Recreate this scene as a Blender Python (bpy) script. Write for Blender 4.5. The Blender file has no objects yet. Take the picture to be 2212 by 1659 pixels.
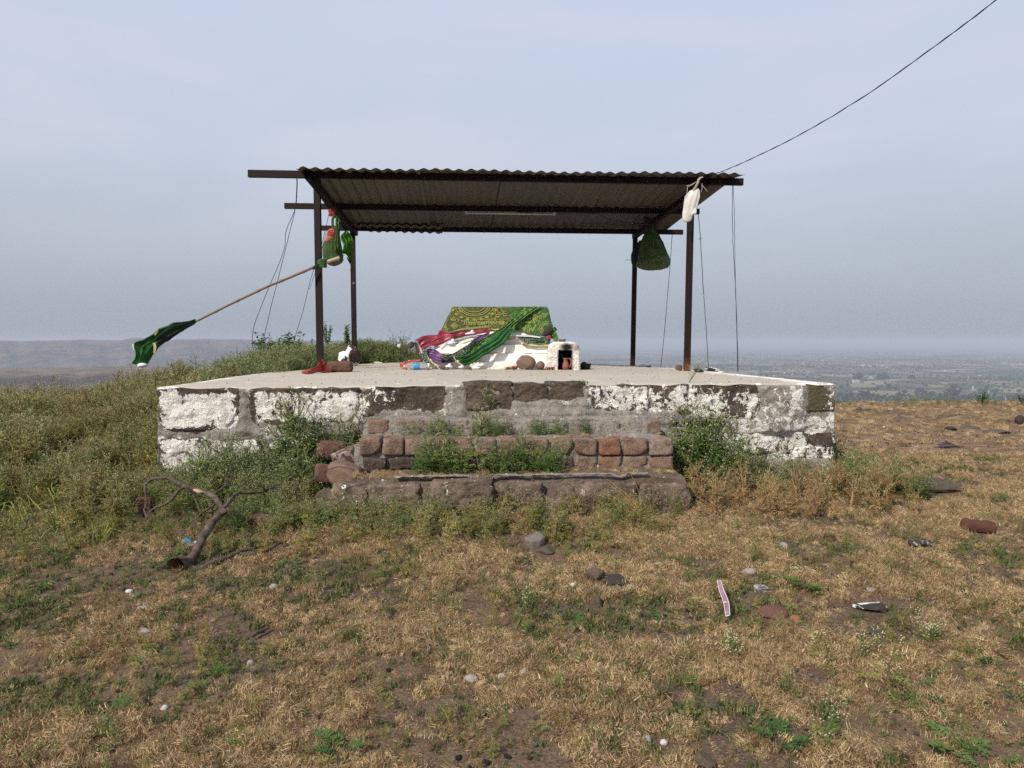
import bpy, bmesh, math, random
import numpy as np
from mathutils import Vector, noise as mn
from mathutils.bvhtree import BVHTree

SC = bpy.context.scene
COL = SC.collection
rnd = random.Random(7)
nrg = np.random.RandomState(11)

# ------------------------------------------------------------------ camera
PITCH = math.atan(91.5 / 1538.0)
cam_d = bpy.data.cameras.new("camera")
cam = bpy.data.objects.new("camera", cam_d)
COL.objects.link(cam)
cam.location = (0, 0, 0)                      # the eye is the origin, 1.1 m above the ground
cam.rotation_euler = (math.pi / 2 - PITCH, 0, 0)
cam_d.sensor_width = 36
cam_d.lens = 36 * 1538.0 / 2212.0
cam_d.clip_start = 0.05
cam_d.clip_end = 120000
SC.camera = cam

# ------------------------------------------------------------------ sun, sky, exposure
SUN_EL, SUN_AZ = math.radians(39), math.radians(-142)   # azimuth clockwise from +y (the view)
sd = Vector((math.sin(SUN_AZ) * math.cos(SUN_EL), math.cos(SUN_AZ) * math.cos(SUN_EL), math.sin(SUN_EL)))
sun_d = bpy.data.lights.new("sun", 'SUN')
sun_d.energy = 4.8
sun_d.angle = math.radians(0.9)
sun_d.color = (1.0, 0.93, 0.82)
sun = bpy.data.objects.new("sun", sun_d)
COL.objects.link(sun)
sun.rotation_euler = sd.to_track_quat('Z', 'Y').to_euler()

W = bpy.data.worlds.new("World")
SC.world = W
W.use_nodes = True


class G:
    """small node-graph writer"""
    def __init__(s, nt):
        s.t = nt

    def n(s, typ, ins=None, **props):
        nd = s.t.nodes.new(typ)
        for k, v in props.items():
            setattr(nd, k, v)
        for k, v in (ins or {}).items():
            sock = nd.inputs[k]
            if isinstance(v, bpy.types.NodeSocket):
                s.t.links.new(v, sock)
            elif isinstance(v, bpy.types.Node):
                s.t.links.new(v.outputs[0], sock)
            else:
                if sock.type == 'RGBA' and len(v) == 3:
                    v = (*v, 1)
                sock.default_value = v
        return nd

    def math(s, op, a, b=0.0, c=0.0, clamp=False):
        return s.n('ShaderNodeMath', {0: a, 1: b, 2: c}, operation=op, use_clamp=clamp).outputs[0]

    def mix(s, f, a, b, blend='MIX'):
        m = s.t.nodes.new('ShaderNodeMix')
        m.data_type = 'RGBA'
        m.blend_type = blend
        for i, v in ((0, f), (6, a), (7, b)):
            if isinstance(v, bpy.types.NodeSocket):
                s.t.links.new(v, m.inputs[i])
            else:
                if i and len(v) == 3:
                    v = (*v, 1)
                m.inputs[i].default_value = v
        return m.outputs[2]

    def ramp(s, f, stops, interp='LINEAR'):
        r = s.t.nodes.new('ShaderNodeValToRGB')
        r.color_ramp.interpolation = interp
        e = r.color_ramp.elements
        while len(e) < len(stops):
            e.new(0.5)
        for el, (p, c) in zip(e, stops):
            el.position = p
            el.color = (*c, 1) if len(c) == 3 else c
        s.t.links.new(f, r.inputs[0])
        return r.outputs[0]

    def step(s, f, lo, hi, a=0.0, b=1.0):
        return s.n('ShaderNodeMapRange', {0: f, 1: lo, 2: hi, 3: a, 4: b}, interpolation_type='SMOOTHSTEP').outputs[0]

    def noise(s, vec, scale, detail=3.0, rough=0.55, dist=0.0):
        ins = {'Scale': scale, 'Detail': detail, 'Roughness': rough, 'Distortion': dist}
        if vec is not None:
            ins['Vector'] = vec
        return s.n('ShaderNodeTexNoise', ins).outputs[0]

    def scale(s, vec, v):
        return s.n('ShaderNodeVectorMath', {0: vec, 1: v}, operation='MULTIPLY').outputs[0]


g = G(W.node_tree)
W.node_tree.nodes.clear()
sky = g.n('ShaderNodeTexSky', sky_type='NISHITA', sun_disc=False, sun_elevation=SUN_EL,
          sun_rotation=SUN_AZ, altitude=300, air_density=1.0, dust_density=4.0, ozone_density=1.5)
tc = g.n('ShaderNodeTexCoord')
sep = g.n('ShaderNodeSeparateXYZ', {0: tc.outputs['Generated']})
el = sep.outputs[2]
veil = g.ramp(g.math('MULTIPLY_ADD', el, 1.0, 0.02), [
    (0.0, (3.9, 4.4, 5.25)), (0.03, (4.1, 4.55, 5.35)), (0.14, (5.15, 5.65, 6.5)),
    (0.27, (6.4, 7.05, 8.3)), (0.5, (6.5, 7.4, 9.3)), (1.0, (5.6, 7.0, 9.8))])
# thin high cloud: streaks that thin out towards the horizon
mp = g.n('ShaderNodeVectorMath', {0: tc.outputs['Generated'], 1: (1.3, 1.3, 5.0)}, operation='MULTIPLY').outputs[0]
ci = g.noise(mp, 1.5, 5.0, 0.5, 0.7)
ci2 = g.noise(g.scale(mp, (2.2, 1.0, 3.0)), 1.3, 4.0, 0.55, 0.3)
cf = g.math('MULTIPLY', g.step(g.math('MULTIPLY_ADD', ci2, 0.35, ci), 0.52, 0.85), g.step(el, 0.02, 0.3))
veil2 = g.mix(g.math('MULTIPLY', cf, 0.55), veil, (7.5, 7.7, 8.8))
skyc = g.mix(0.86, sky.outputs[0], veil2)
bg = g.n('ShaderNodeBackground', {0: skyc, 1: 0.098})
wo = g.n('ShaderNodeOutputWorld', {0: bg})
SC.view_settings.view_transform = 'Standard'
SC.view_settings.look = 'None'
SC.view_settings.exposure = 0.0
SC.view_settings.gamma = 1.0
SC.view_settings.use_curve_mapping = False
SC.cycles.max_bounces = 6
SC.cycles.diffuse_bounces = 3
SC.cycles.transparent_max_bounces = 8
SC.cycles.volume_bounces = 0
SC.cycles.use_denoising = False
SC.cycles.denoising_prefilter = 'NONE'
SC.cycles.sample_clamp_indirect = 4


# ------------------------------------------------------------------ picture geometry: a point of the place from where it is seen and how far it is
CP, SP = math.cos(PITCH), math.sin(PITCH)


def at(px, py, D):
    kx, cy = (px - 1106.0) / 1538.0, (829.5 - py) / 1538.0
    z = D * (cy * CP - SP) / (CP + cy * SP)
    return Vector((kx * (D * CP - z * SP), D, z))


def sm(a, b, t):
    t = (t - a) / (b - a)
    t = 0.0 if t < 0 else 1.0 if t > 1 else t
    return t * t * (3 - 2 * t)


def face_y(x):
    return 4.925 + 0.075 * x


def ztop(x, y):
    t = (y - 4.9) / 5.8
    return -0.296 - 0.010 * sm(0.3, -2.3, x) * sm(.3, 0, t) - t * (0.012 + 0.010 * x * x + 0.012 * x)


def slab_x(y):
    l = -2.37 - 0.08 * sm(5.0, 6.8, y)
    r = 2.31 + 0.05 * sm(5, 8, y) - 0.30 * sm(8.4, 11, y)
    return l, r


def slab_back(x):
    return 10.86 + 0.075 * x + 0.05 * nz(x * 3, 1)


def nz(x, y, z=0.0):
    return mn.noise(Vector((x, y, z)))


BANK = [(2.6, 12.5), (3.6, 12.5), (4.8, 12.1), (5.75, 11.2), (6.25, 10.1), (6.75, 9.1), (7.6, 7.9), (9.0, 7.2)]


def bank_d(x, y):
    """distance to the rocky bank that crosses the right side"""
    x += 0.18 * nz(x * 1.3, y * 1.3, 6)
    y += 0.18 * nz(x * 1.3, y * 1.3, 16)
    m = 9.0
    for (ax, ay), (bx, by) in zip(BANK, BANK[1:]):
        dx, dy = bx - ax, by - ay
        t = max(0.0, min(1.0, ((x - ax) * dx + (y - ay) * dy) / (dx * dx + dy * dy)))
        m = min(m, math.hypot(x - ax - dx * t, y - ay - dy * t))
    return m


def ground(x, y):
    """height of the hilltop"""
    z = -1.17 + 0.16 * sm(1.5, 5, y)
    z -= 0.15 * sm(6, 13, y) * sm(-0.5, 3, x)
    z += 0.66 * sm(3.8, 8.8, y) * sm(-0.8, -2.7, x) * (1 - 0.62 * sm(-3.0, -5.8, x))
    z += 0.33 * math.exp(-((x + 1.7) / 0.75) ** 2 - ((y - 11.3) / 0.8) ** 2)
    z -= 0.09 * sm(-2.75, -3.4, x) * sm(6, 7.5, y)
    z += 0.0 * math.exp(-((x + 2.9) / 0.8) ** 2 - ((y - 9.0) / 1.4) ** 2)
    z += 0.035 * nz(x * 0.7, y * 0.7) + 0.018 * nz(x * 2.1, y * 2.1, 4) + 0.010 * nz(x * 6, y * 6, 7)
    # rocky bank across the right side
    if x > 2.4 and y > 7:
        b = bank_d(x, y)
        if b < .9:
            z += 0.060 * sm(0.75, 0.0, b) * (0.5 + 1.2 * nz(x * 2.3, y * 3, 2) + 0.8 * nz(x * 7, y * 9, 5))
    if -2.5 < x < 2.4 and 5.0 < y < slab_back(x) + .1:
        z = min(z, ztop(x, y) - 0.12)
    ye = 9.6 + 2.2 * sm(-4.6, -3.0, x) * 1.0 + 1.6 * sm(1.5, 3.2, x) + 0.3 * nz(x * 0.3, 9)
    d = y - ye
    if d > 0:
        z -= 0.36 * d * d / (d + 1.2)
    r = math.hypot(x, y)
    if r > 26:
        z -= 0.30 * (r - 26)
    return z


def hit(px, py, y0=1.4, y1=16.0):
    """where the sight line through a picture point meets the hilltop"""
    D = y0
    while D < y1:
        p = at(px, py, D)
        if p.z <= ground(p.x, p.y):
            lo, hi = D - 0.05, D
            for _ in range(12):
                m = (lo + hi) / 2
                p = at(px, py, m)
                if p.z <= ground(p.x, p.y):
                    hi = m
                else:
                    lo = m
            p = at(px, py, hi)
            return Vector((p.x, p.y, ground(p.x, p.y)))
        D += 0.05
    p = at(px, py, y1)
    return Vector((p.x, p.y, ground(p.x, p.y)))


# ------------------------------------------------------------------ object helpers
ORG = {}


def props(o, label=None, cat=None, group=None, kind=None):
    if label:
        o['label'] = label
    if cat:
        o['category'] = cat
    if group:
        o['group'] = group
    if kind:
        o['kind'] = kind
    return o


def thing(name, label, cat, loc, group=None):
    o = bpy.data.objects.new(name, None)
    o.empty_display_size = 0.1
    COL.objects.link(o)
    o.location = loc
    ORG[o] = Vector(loc)
    return props(o, label, cat, group)


class MB:
    def __init__(s):
        s.v, s.f, s.m, s.uv = [], [], [], []
        s.att = {}

    def add(s, vs, fs, mi=0):
        b = len(s.v)
        s.v.extend([tuple(v) for v in vs])
        for f in fs:
            s.f.append(tuple(i + b for i in f))
            s.m.append(mi)
        return b

    def build(s, name, mats, parent=None, origin=None, smooth=True, sharp=None):
        me = bpy.data.meshes.new(name)
        vs = np.array(s.v, dtype=np.float64).reshape(-1, 3)
        if parent is not None:
            org = ORG[parent]
        elif origin is not None:
            org = Vector(origin)
        else:
            lo, hi = vs.min(0), vs.max(0)
            org = Vector(((lo[0] + hi[0]) / 2, (lo[1] + hi[1]) / 2, lo[2]))
        vs = vs - np.array(org)
        me.from_pydata(vs.tolist(), [], s.f)
        if not isinstance(mats, (list, tuple)):
            mats = [mats]
        for m in mats:
            me.materials.append(m)
        if len(mats) > 1:
            me.polygons.foreach_set('material_index', s.m)
        me.polygons.foreach_set('use_smooth', [smooth] * len(me.polygons))
        if s.uv:
            ul = me.uv_layers.new(name='UVMap')
            li = np.zeros(len(me.loops), dtype=np.int32)
            me.loops.foreach_get('vertex_index', li)
            ul.data.foreach_set('uv', np.array(s.uv, dtype=np.float32)[li].ravel())
        for k, a in s.att.items():
            at_ = me.attributes.new(k, 'FLOAT', 'POINT')
            at_.data.foreach_set('value', np.array(a, dtype=np.float32))
        if sharp:
            me.set_sharp_from_angle(angle=math.radians(sharp))
        me.update()
        o = bpy.data.objects.new(name, me)
        COL.objects.link(o)
        if parent is not None:
            o.parent = parent
        else:
            o.location = org
        ORG[o] = Vector(org)
        return o


def box(mb, c, s, rz=0.0, mi=0):
    cx, cy, cz = c
    hx, hy, hz = s[0] / 2, s[1] / 2, s[2] / 2
    cr, sr = math.cos(rz), math.sin(rz)
    vs = []
    for dz in (-hz, hz):
        for dx, dy in ((-hx, -hy), (hx, -hy), (hx, hy), (-hx, hy)):
            vs.append((cx + dx * cr - dy * sr, cy + dx * sr + dy * cr, cz + dz))
    mb.add(vs, [(0, 3, 2, 1), (4, 5, 6, 7), (0, 1, 5, 4), (1, 2, 6, 5), (2, 3, 7, 6), (3, 0, 4, 7)], mi)


def frame(d):
    d = d.normalized()
    u = Vector((0, 0, 1)) if abs(d.z) < 0.9 else Vector((1, 0, 0))
    a = d.cross(u).normalized()
    return a, d.cross(a).normalized()


def tube(mb, pts, rad, seg=6, mi=0, cap=True):
    pts = [Vector(p) for p in pts]
    if not isinstance(rad, (list, tuple)):
        rad = [rad] * len(pts)
    a = b = None
    vs, fs = [], []
    for i, p in enumerate(pts):
        d = (pts[min(i + 1, len(pts) - 1)] - pts[max(i - 1, 0)])
        if a is None:
            a, b = frame(d)
        else:
            dn = d.normalized()
            a = (a - dn * a.dot(dn)).normalized()
            b = dn.cross(a)
        for k in range(seg):
            t = 2 * math.pi * k / seg
            vs.append(p + (a * math.cos(t) + b * math.sin(t)) * rad[i])
    n = len(pts)
    for i in range(n - 1):
        for k in range(seg):
            k2 = (k + 1) % seg
            fs.append((i * seg + k, i * seg + k2, (i + 1) * seg + k2, (i + 1) * seg + k))
    if cap:
        fs.append(tuple(range(seg))[::-1])
        fs.append(tuple((n - 1) * seg + k for k in range(seg)))
    mb.add(vs, fs, mi)


def square_tube(mb, p, q, w, h, mi=0, wall=0.004):
    """open-ended box section between two points"""
    p, q = Vector(p), Vector(q)
    d = (q - p).normalized()
    a = d.cross(Vector((0, 0, 1))).normalized() if abs(d.z) < 0.95 else Vector((1, 0, 0))
    b = a.cross(d).normalized()
    vs = []
    for e in (p, q):
        for ins in (0, wall):
            for sa, sb in ((-1, -1), (1, -1), (1, 1), (-1, 1)):
                vs.append(e + a * sa * (w / 2 - ins) + b * sb * (h / 2 - ins))
    fs = []
    for k in range(4):
        k2 = (k + 1) % 4
        fs += [(k, k2, 8 + k2, 8 + k), (4 + k2, 4 + k, 12 + k, 12 + k2), (k2, k, 4 + k, 4 + k2), (8 + k, 8 + k2, 12 + k2, 12 + k)]
    mb.add(vs, fs, mi)


def catmull(pts, n):
    pts = [Vector(p) for p in pts]
    out = []
    m = len(pts) - 1
    for i in range(n):
        t = i / (n - 1) * m
        k = min(int(t), m - 1)
        f = t - k
        p0, p1, p2, p3 = pts[max(k - 1, 0)], pts[k], pts[k + 1], pts[min(k + 2, m)]
        out.append(0.5 * ((2 * p1) + (p2 - p0) * f + (2 * p0 - 5 * p1 + 4 * p2 - p3) * f * f + (3 * p1 - p0 - 3 * p2 + p3) * f ** 3))
    return out


_ico = {}


def ico(sub):
    if sub not in _ico:
        bm = bmesh.new()
        bmesh.ops.create_icosphere(bm, subdivisions=sub, radius=1)
        _ico[sub] = ([v.co.copy() for v in bm.verts], [tuple(v.index for v in f.verts) for f in bm.faces])
        bm.free()
    return _ico[sub]


def rock(mb, c, s, seed, sub=3, cuts=9, rough=0.05, rz=0.0, depth=(0.62, 0.9), tilt=0.0, mi=0):
    """a stone: a ball cut by random planes, then roughened"""
    r = random.Random(seed)
    vs, fs = ico(sub)
    pl = []
    for _ in range(cuts):
        n = Vector((r.gauss(0, 1), r.gauss(0, 1), r.gauss(0, 1))).normalized()
        pl.append((n, r.uniform(*depth)))
    cr, sr = math.cos(rz), math.sin(rz)
    ct, st = math.cos(tilt), math.sin(tilt)
    out = []
    for v in vs:
        p = v.copy()
        for n, d in pl:
            e = p.dot(n) - d
            if e > 0:
                p -= n * e
        q = p * 2.2 + Vector((seed * 3.7, 0, 0))
        p += v * (rough * (mn.noise(q) + 0.6 * mn.noise(q * 2.7) + 0.35 * mn.noise(q * 6.5)))
        x, y, z = p.x * s[0] / 2, p.y * s[1] / 2, p.z * s[2] / 2
        x, z = x * ct - z * st, x * st + z * ct
        out.append((c[0] + x * cr - y * sr, c[1] + x * sr + y * cr, c[2] + z))
    return mb.add(out, fs, mi)


def cubegrid(n):
    key = ('c', n)
    if key not in _ico:
        bm = bmesh.new()
        bmesh.ops.create_cube(bm, size=2)
        if n > 1:
            bmesh.ops.subdivide_edges(bm, edges=bm.edges[:], cuts=n - 1, use_grid_fill=True)
        _ico[key] = ([v.co.copy() for v in bm.verts], [tuple(v.index for v in f.verts) for f in bm.faces])
        bm.free()
    return _ico[key]


def block(mb, c, s, seed, n=10, rnd_=0.12, rough=0.010, rz=0.0, chips=3, freq=9.0, skew=0.0, rx=0.0, ry=0.0):
    """a dressed or rough block: a subdivided box, edges worn round, faces uneven. Sizes in metres"""
    r = random.Random(seed * 13 + 5)
    vs, fs = cubegrid(n)
    hs = Vector((s[0] / 2, s[1] / 2, s[2] / 2))
    rad = rnd_ * min(s)
    cut = []
    for _ in range(chips):
        nn = Vector((r.choice((-1, 1)) * r.uniform(.4, 1), -r.uniform(.4, 1), r.choice((-1, 1)) * r.uniform(.4, 1))).normalized()
        cor = Vector((math.copysign(hs.x, nn.x), math.copysign(hs.y, nn.y), math.copysign(hs.z, nn.z)))
        cut.append((nn, nn.dot(cor) - r.uniform(0.10, 0.34) * min(s)))
    cr, sr = math.cos(rz), math.sin(rz)
    cx_, sx_ = math.cos(rx), math.sin(rx)
    cy_, sy_ = math.cos(ry), math.sin(ry)
    out = []
    for v in vs:
        p = Vector((v.x * hs.x, v.y * hs.y, v.z * hs.z))
        q = Vector((max(-hs.x + rad, min(hs.x - rad, p.x)), max(-hs.y + rad, min(hs.y - rad, p.y)), max(-hs.z + rad, min(hs.z - rad, p.z))))
        d = p - q
        nrm = d.normalized() if d.length > 1e-9 else Vector((0, 0, 0))
        if d.length > 1e-9:
            p = q + nrm * rad
        for nn, dd in cut:
            e = p.dot(nn) - dd
            if e > 0:
                p -= nn * e
        w = Vector((p.x + seed * 1.37, p.y + seed * 0.71, p.z)) * freq
        k = rough * (1.2 * mn.noise(w * 0.45) + mn.noise(w) + 0.7 * mn.noise(w * 2.3) + 0.45 * mn.noise(w * 5.1))
        p += nrm * k
        x, y, z = p.x + skew * p.z, p.y, p.z
        y, z = y * cx_ - z * sx_, y * sx_ + z * cx_
        x, z = x * cy_ + z * sy_, -x * sy_ + z * cy_
        out.append((c[0] + x * cr - y * sr, c[1] + x * sr + y * cr, c[2] + z))
    return mb.add(out, fs)


def grid(mb, fn, nu, nv, mi=0, closed_u=False):
    """fn(s, t) with s, t in 0..1"""
    vs, uv = [], []
    for j in range(nv + 1):
        for i in range(nu + (0 if closed_u else 1)):
            vs.append(fn(i / nu, j / nv))
            uv.append((i / nu, j / nv))
    w = nu if closed_u else nu + 1
    fs = []
    for j in range(nv):
        for i in range(nu):
            i2 = (i + 1) % w if closed_u else i + 1
            fs.append((j * w + i, j * w + i2, (j + 1) * w + i2, (j + 1) * w + i))
    mb.add(vs, fs, mi)
    mb.uv.extend(uv)


def loft(mb, A, B, nu=40, nv=16, pleat=0.012, folds=4, seed=0, phase=0.0, hem=0.0):
    """cloth between two edges, with folds running along it"""
    a, b = catmull(A, nu + 1), catmull(B, nu + 1)

    def fn(s, t):
        i = round(s * nu)
        p = a[i].lerp(b[i], t)
        d = (b[i] - a[i])
        w = d.length
        k = pleat * min(1.0, w / 0.12 + 0.2)
        ph = folds * math.pi * 2 * (t + 0.10 * nz(s * 3, seed)) + phase
        q = Vector((0, -1, 0.25))
        off = k * (math.sin(ph) + 0.5 * math.sin(ph * 2.1 + s * 6)) * (0.6 + 0.8 * nz(s * 4, t * 2, seed + 9))
        off += k * 1.3 * nz(p.x * 14, p.z * 14, seed)
        return p + q * off + Vector((0, 0, hem * (t - 0.5) * math.sin(s * 40)))
    grid(mb, fn, nu, nv)
HAZE = 0.00014
# ------------------------------------------------------------------ materials
def mat(name, fn, **kw):
    m = bpy.data.materials.new(name)
    m.use_nodes = True
    nt = m.node_tree
    nt.nodes.clear()
    g = G(nt)
    out = nt.nodes.new('ShaderNodeOutputMaterial')
    r = fn(g)                       # dict: color, rough, bump, strength, metal, trans ...
    p = nt.nodes.new('ShaderNodeBsdfPrincipled')
    g.t = nt

    def put(sock, v):
        if isinstance(v, bpy.types.NodeSocket):
            nt.links.new(v, p.inputs[sock])
        else:
            p.inputs[sock].default_value = (*v, 1) if isinstance(v, tuple) and len(v) == 3 else v
    put('Base Color', r['color'])
    put('Roughness', r.get('rough', 0.9))
    put('Metallic', r.get('metal', 0.0))
    p.inputs['Specular IOR Level'].default_value = r.get('spec', 0.3)
    if 'trans' in r:
        put('Transmission Weight', r['trans'])
        p.inputs['IOR'].default_value = r.get('ior', 1.45)
    if 'alpha' in r:
        put('Alpha', r['alpha'])
    if 'sheen' in r:
        p.inputs['Sheen Weight'].default_value = r['sheen']
    if 'bump' in r:
        b = g.n('ShaderNodeBump', {'Height': r['bump'], 'Distance': r.get('dist', 0.01), 'Strength': r.get('strength', 0.7)})
        nt.links.new(b.outputs[0], p.inputs['Normal'])
    sh = p.outputs[0]
    if 'leaf' in r:                 # light through a thin leaf or cloth
        tr = g.n('ShaderNodeBsdfTranslucent', {0: r['color']})
        ms = g.n('ShaderNodeMixShader', {0: r['leaf'], 1: sh, 2: tr.outputs[0]})
        sh = ms.outputs[0]
    nt.links.new(sh, out.inputs[0])
    return m


def pos(g):
    return g.n('ShaderNodeNewGeometry').outputs['Position']


def obj(g):
    return g.n('ShaderNodeTexCoord').outputs['Object']


def orand(g):
    return g.n('ShaderNodeObjectInfo').outputs['Random']


def attr(g, name):
    return g.n('ShaderNodeAttribute', attribute_name=name).outputs['Fac']


def oattr(g, name):
    return g.n('ShaderNodeAttribute', attribute_name=name, attribute_type='OBJECT').outputs['Fac']


def f_ground(g):
    p = pos(g)
    dry = attr(g, 'dry')
    n1 = g.noise(p, 1.6, 5, 0.6)
    n2 = g.noise(p, 14, 4, 0.65)
    n3 = g.noise(p, 90, 3, 0.7)
    dirt = g.mix(n1, (0.050, 0.034, 0.026), (0.12, 0.080, 0.058))
    dirt = g.mix(g.step(n3, 0.45, 0.7), dirt, (0.18, 0.135, 0.10))
    lit = g.mix(n3, (0.052, 0.034, 0.022), (0.27, 0.185, 0.105))
    thatch = g.step(g.math('ADD', g.math('MULTIPLY', n2, 0.6), g.math('MULTIPLY', n1, 0.55)), 0.44, 0.66)
    c = g.mix(g.math('MULTIPLY', thatch, g.math('MULTIPLY_ADD', dry, 0.75, 0.2)), dirt, lit)
    sand = g.mix(g.step(g.noise(g.scale(p, (1, 3, 1)), 5, 5, 0.7), 0.38, 0.62), (0.13, 0.082, 0.052), (0.34, 0.235, 0.145))
    sand = g.mix(g.math('MULTIPLY', g.step(n3, 0.5, 0.3), 0.5), sand, (0.09, 0.06, 0.04))
    c = g.mix(g.math('MULTIPLY', attr(g, 'sand'), 0.85), c, sand)
    c = g.mix(attr(g, 'bank'), c, g.mix(g.step(n2, .42, .6), (0.055, 0.038, 0.028), (0.20, 0.135, 0.085)))
    return dict(color=c, rough=1.0, spec=0.1, bump=g.math('ADD', n3, g.math('MULTIPLY', n2, 1.5)), dist=0.012, strength=0.9)


def f_plain(g):
    p = pos(g)
    s = g.n('ShaderNodeSeparateXYZ', {0: p})
    q0 = g.n('ShaderNodeVectorRotate', {'Vector': p, 'Angle': 0.32}, rotation_type='Z_AXIS').outputs[0]
    wob = g.n('ShaderNodeTexNoise', {'Vector': q0, 'Scale': 0.0011, 'Detail': 2.0}).outputs['Color']
    wv = g.n('ShaderNodeVectorMath', {0: wob, 1: (340, 340, 0)}, operation='MULTIPLY').outputs[0]
    q = g.n('ShaderNodeVectorMath', {0: q0, 1: wv}).outputs[0]
    q = g.scale(q, (1 / 170.0, 1 / 290.0, 0.0))
    v = g.n('ShaderNodeTexVoronoi', {'Vector': q, 'Scale': 1.0, 'Randomness': 0.9}, distance='CHEBYCHEV')
    wn = g.n('ShaderNodeSeparateColor', {0: v.outputs['Color']}).outputs[0]
    c = g.ramp(wn, [(0.0, (0.040, 0.062, 0.026)), (0.2, (0.075, 0.090, 0.042)), (0.36, (0.13, 0.105, 0.062)), (0.5, (0.18, 0.145, 0.088)),
                    (0.62, (0.080, 0.055, 0.044)), (0.74, (0.25, 0.21, 0.13)), (0.86, (0.065, 0.095, 0.036)), (0.95, (0.29, 0.225, 0.145))], 'CONSTANT')
    v2 = g.n('ShaderNodeTexVoronoi', {'Vector': q, 'Scale': 1.0, 'Randomness': 0.9}, distance='CHEBYCHEV', feature='F2')
    gap = g.math('SUBTRACT', v2.outputs['Distance'], v.outputs['Distance'])
    hedge = g.math('MULTIPLY', g.step(gap, 0.055, 0.015), g.step(g.noise(p, 0.006, 2), 0.42, 0.55))
    c = g.mix(g.math('MULTIPLY', hedge, 0.8), c, (0.018, 0.026, 0.013))
    scr = g.step(g.noise(p, 0.045, 3, 0.7), 0.60, 0.66)
    big = g.step(g.noise(p, 0.0009, 4, 0.6), 0.47, 0.62)
    c = g.mix(g.math('MULTIPLY', g.math('MULTIPLY', scr, big), 0.75), c, (0.016, 0.026, 0.012))
    c = g.mix(g.math('MULTIPLY', g.noise(p, 0.02, 4), 0.5), c, (0.07, 0.06, 0.04))
    # stony scrub where the land stands above the plain
    hi = g.step(s.outputs[2], -168, -150)
    sc1 = g.noise(g.scale(p, (0.004, 0.004, 0.03)), 1.0, 5, 0.65)
    scrub = g.mix(g.step(sc1, 0.40, 0.6), (0.045, 0.032, 0.028), (0.115, 0.080, 0.058))
    scrub = g.mix(g.step(g.noise(p, 0.02, 3, 0.7), 0.55, 0.68), scrub, (0.030, 0.032, 0.020))
    top = attr(g, 'field')
    scrub = g.mix(top, scrub, g.mix(g.step(g.noise(p, 0.012, 2), 0.42, 0.55), (0.17, 0.12, 0.075), (0.10, 0.085, 0.052)))
    return dict(color=g.mix(hi, c, scrub), rough=1.0, spec=0.05)


def wash_mix(g, base, f, p, sc=22.0, white=(0.84, 0.81, 0.76)):
    """whitewash left on the high grain of the surface; f says how much of it survives"""
    a = g.noise(p, sc * 1.05, 5, 0.62, 0.8)
    b = g.noise(g.scale(p, (1, 1, 0.7)), sc * 0.36, 3, 0.55, 0.5)
    c = g.noise(p, sc * 4.5, 4, 0.75)
    h = g.math('ADD', g.math('ADD', g.math('MULTIPLY', a, 0.42), g.math('MULTIPLY', b, 0.38)), g.math('MULTIPLY', c, 0.22))
    t = g.math('MULTIPLY_ADD', f, -0.185, 0.62)
    m = g.step(g.math('SUBTRACT', h, t), -0.006, 0.012)
    dirtw = g.mix(g.step(g.noise(p, 40, 4, 0.7), 0.45, 0.85), white, (0.50, 0.46, 0.40))
    dirtw = g.mix(g.math('MULTIPLY', g.step(g.noise(g.scale(p, (1, 1, .30)), 11, 5, 0.7), 0.48, 0.66), 0.55), dirtw, (0.40, 0.36, 0.30))
    dirtw = g.mix(g.math('MULTIPLY', g.step(g.noise(p, 95, 3, 0.7), 0.56, 0.66), 0.55), dirtw, (0.22, 0.18, 0.14))
    return g.mix(m, base, dirtw), m


def f_stone(g):
    p = pos(g)
    r = orand(g)
    n1 = g.noise(p, 5, 4, 0.6)
    n2 = g.noise(p, 55, 5, 0.7)
    c = g.mix(g.step(n1, 0.3, 0.7), (0.050, 0.038, 0.030), (0.135, 0.100, 0.074))
    c = g.mix(g.math('MULTIPLY', g.step(n2, 0.5, 0.75), 0.6), c, (0.20, 0.155, 0.115))
    c = g.mix(g.math('MULTIPLY', g.step(n2, 0.5, 0.3), 0.6), c, (0.022, 0.018, 0.016))
    c = g.mix(g.step(r, 0.75, 1.0), c, g.mix(n1, (0.07, 0.058, 0.038), (0.16, 0.13, 0.08)))
    c, m = wash_mix(g, c, attr(g, 'wash'), p)
    return dict(color=c, rough=0.92, spec=0.25, bump=g.math('ADD', n2, g.math('MULTIPLY', m, 0.35)), dist=0.022, strength=1.0)


def f_step_stone(g):
    p = pos(g)
    n1 = g.noise(p, 6, 4, 0.6)
    n2 = g.noise(p, 55, 5, 0.72)
    c = g.mix(g.step(n1, 0.35, 0.65), (0.115, 0.082, 0.062), (0.21, 0.155, 0.118))
    c = g.mix(g.math('MULTIPLY', g.step(n2, 0.5, 0.72), 0.6), c, (0.30, 0.235, 0.18))
    c = g.mix(g.math('MULTIPLY', g.step(n2, 0.48, 0.3), 0.6), c, (0.05, 0.036, 0.028))
    c, m = wash_mix(g, c, attr(g, 'wash'), p)
    return dict(color=c, rough=0.95, spec=0.15, bump=g.math('ADD', n2, n1), dist=0.02, strength=1.0)


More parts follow.
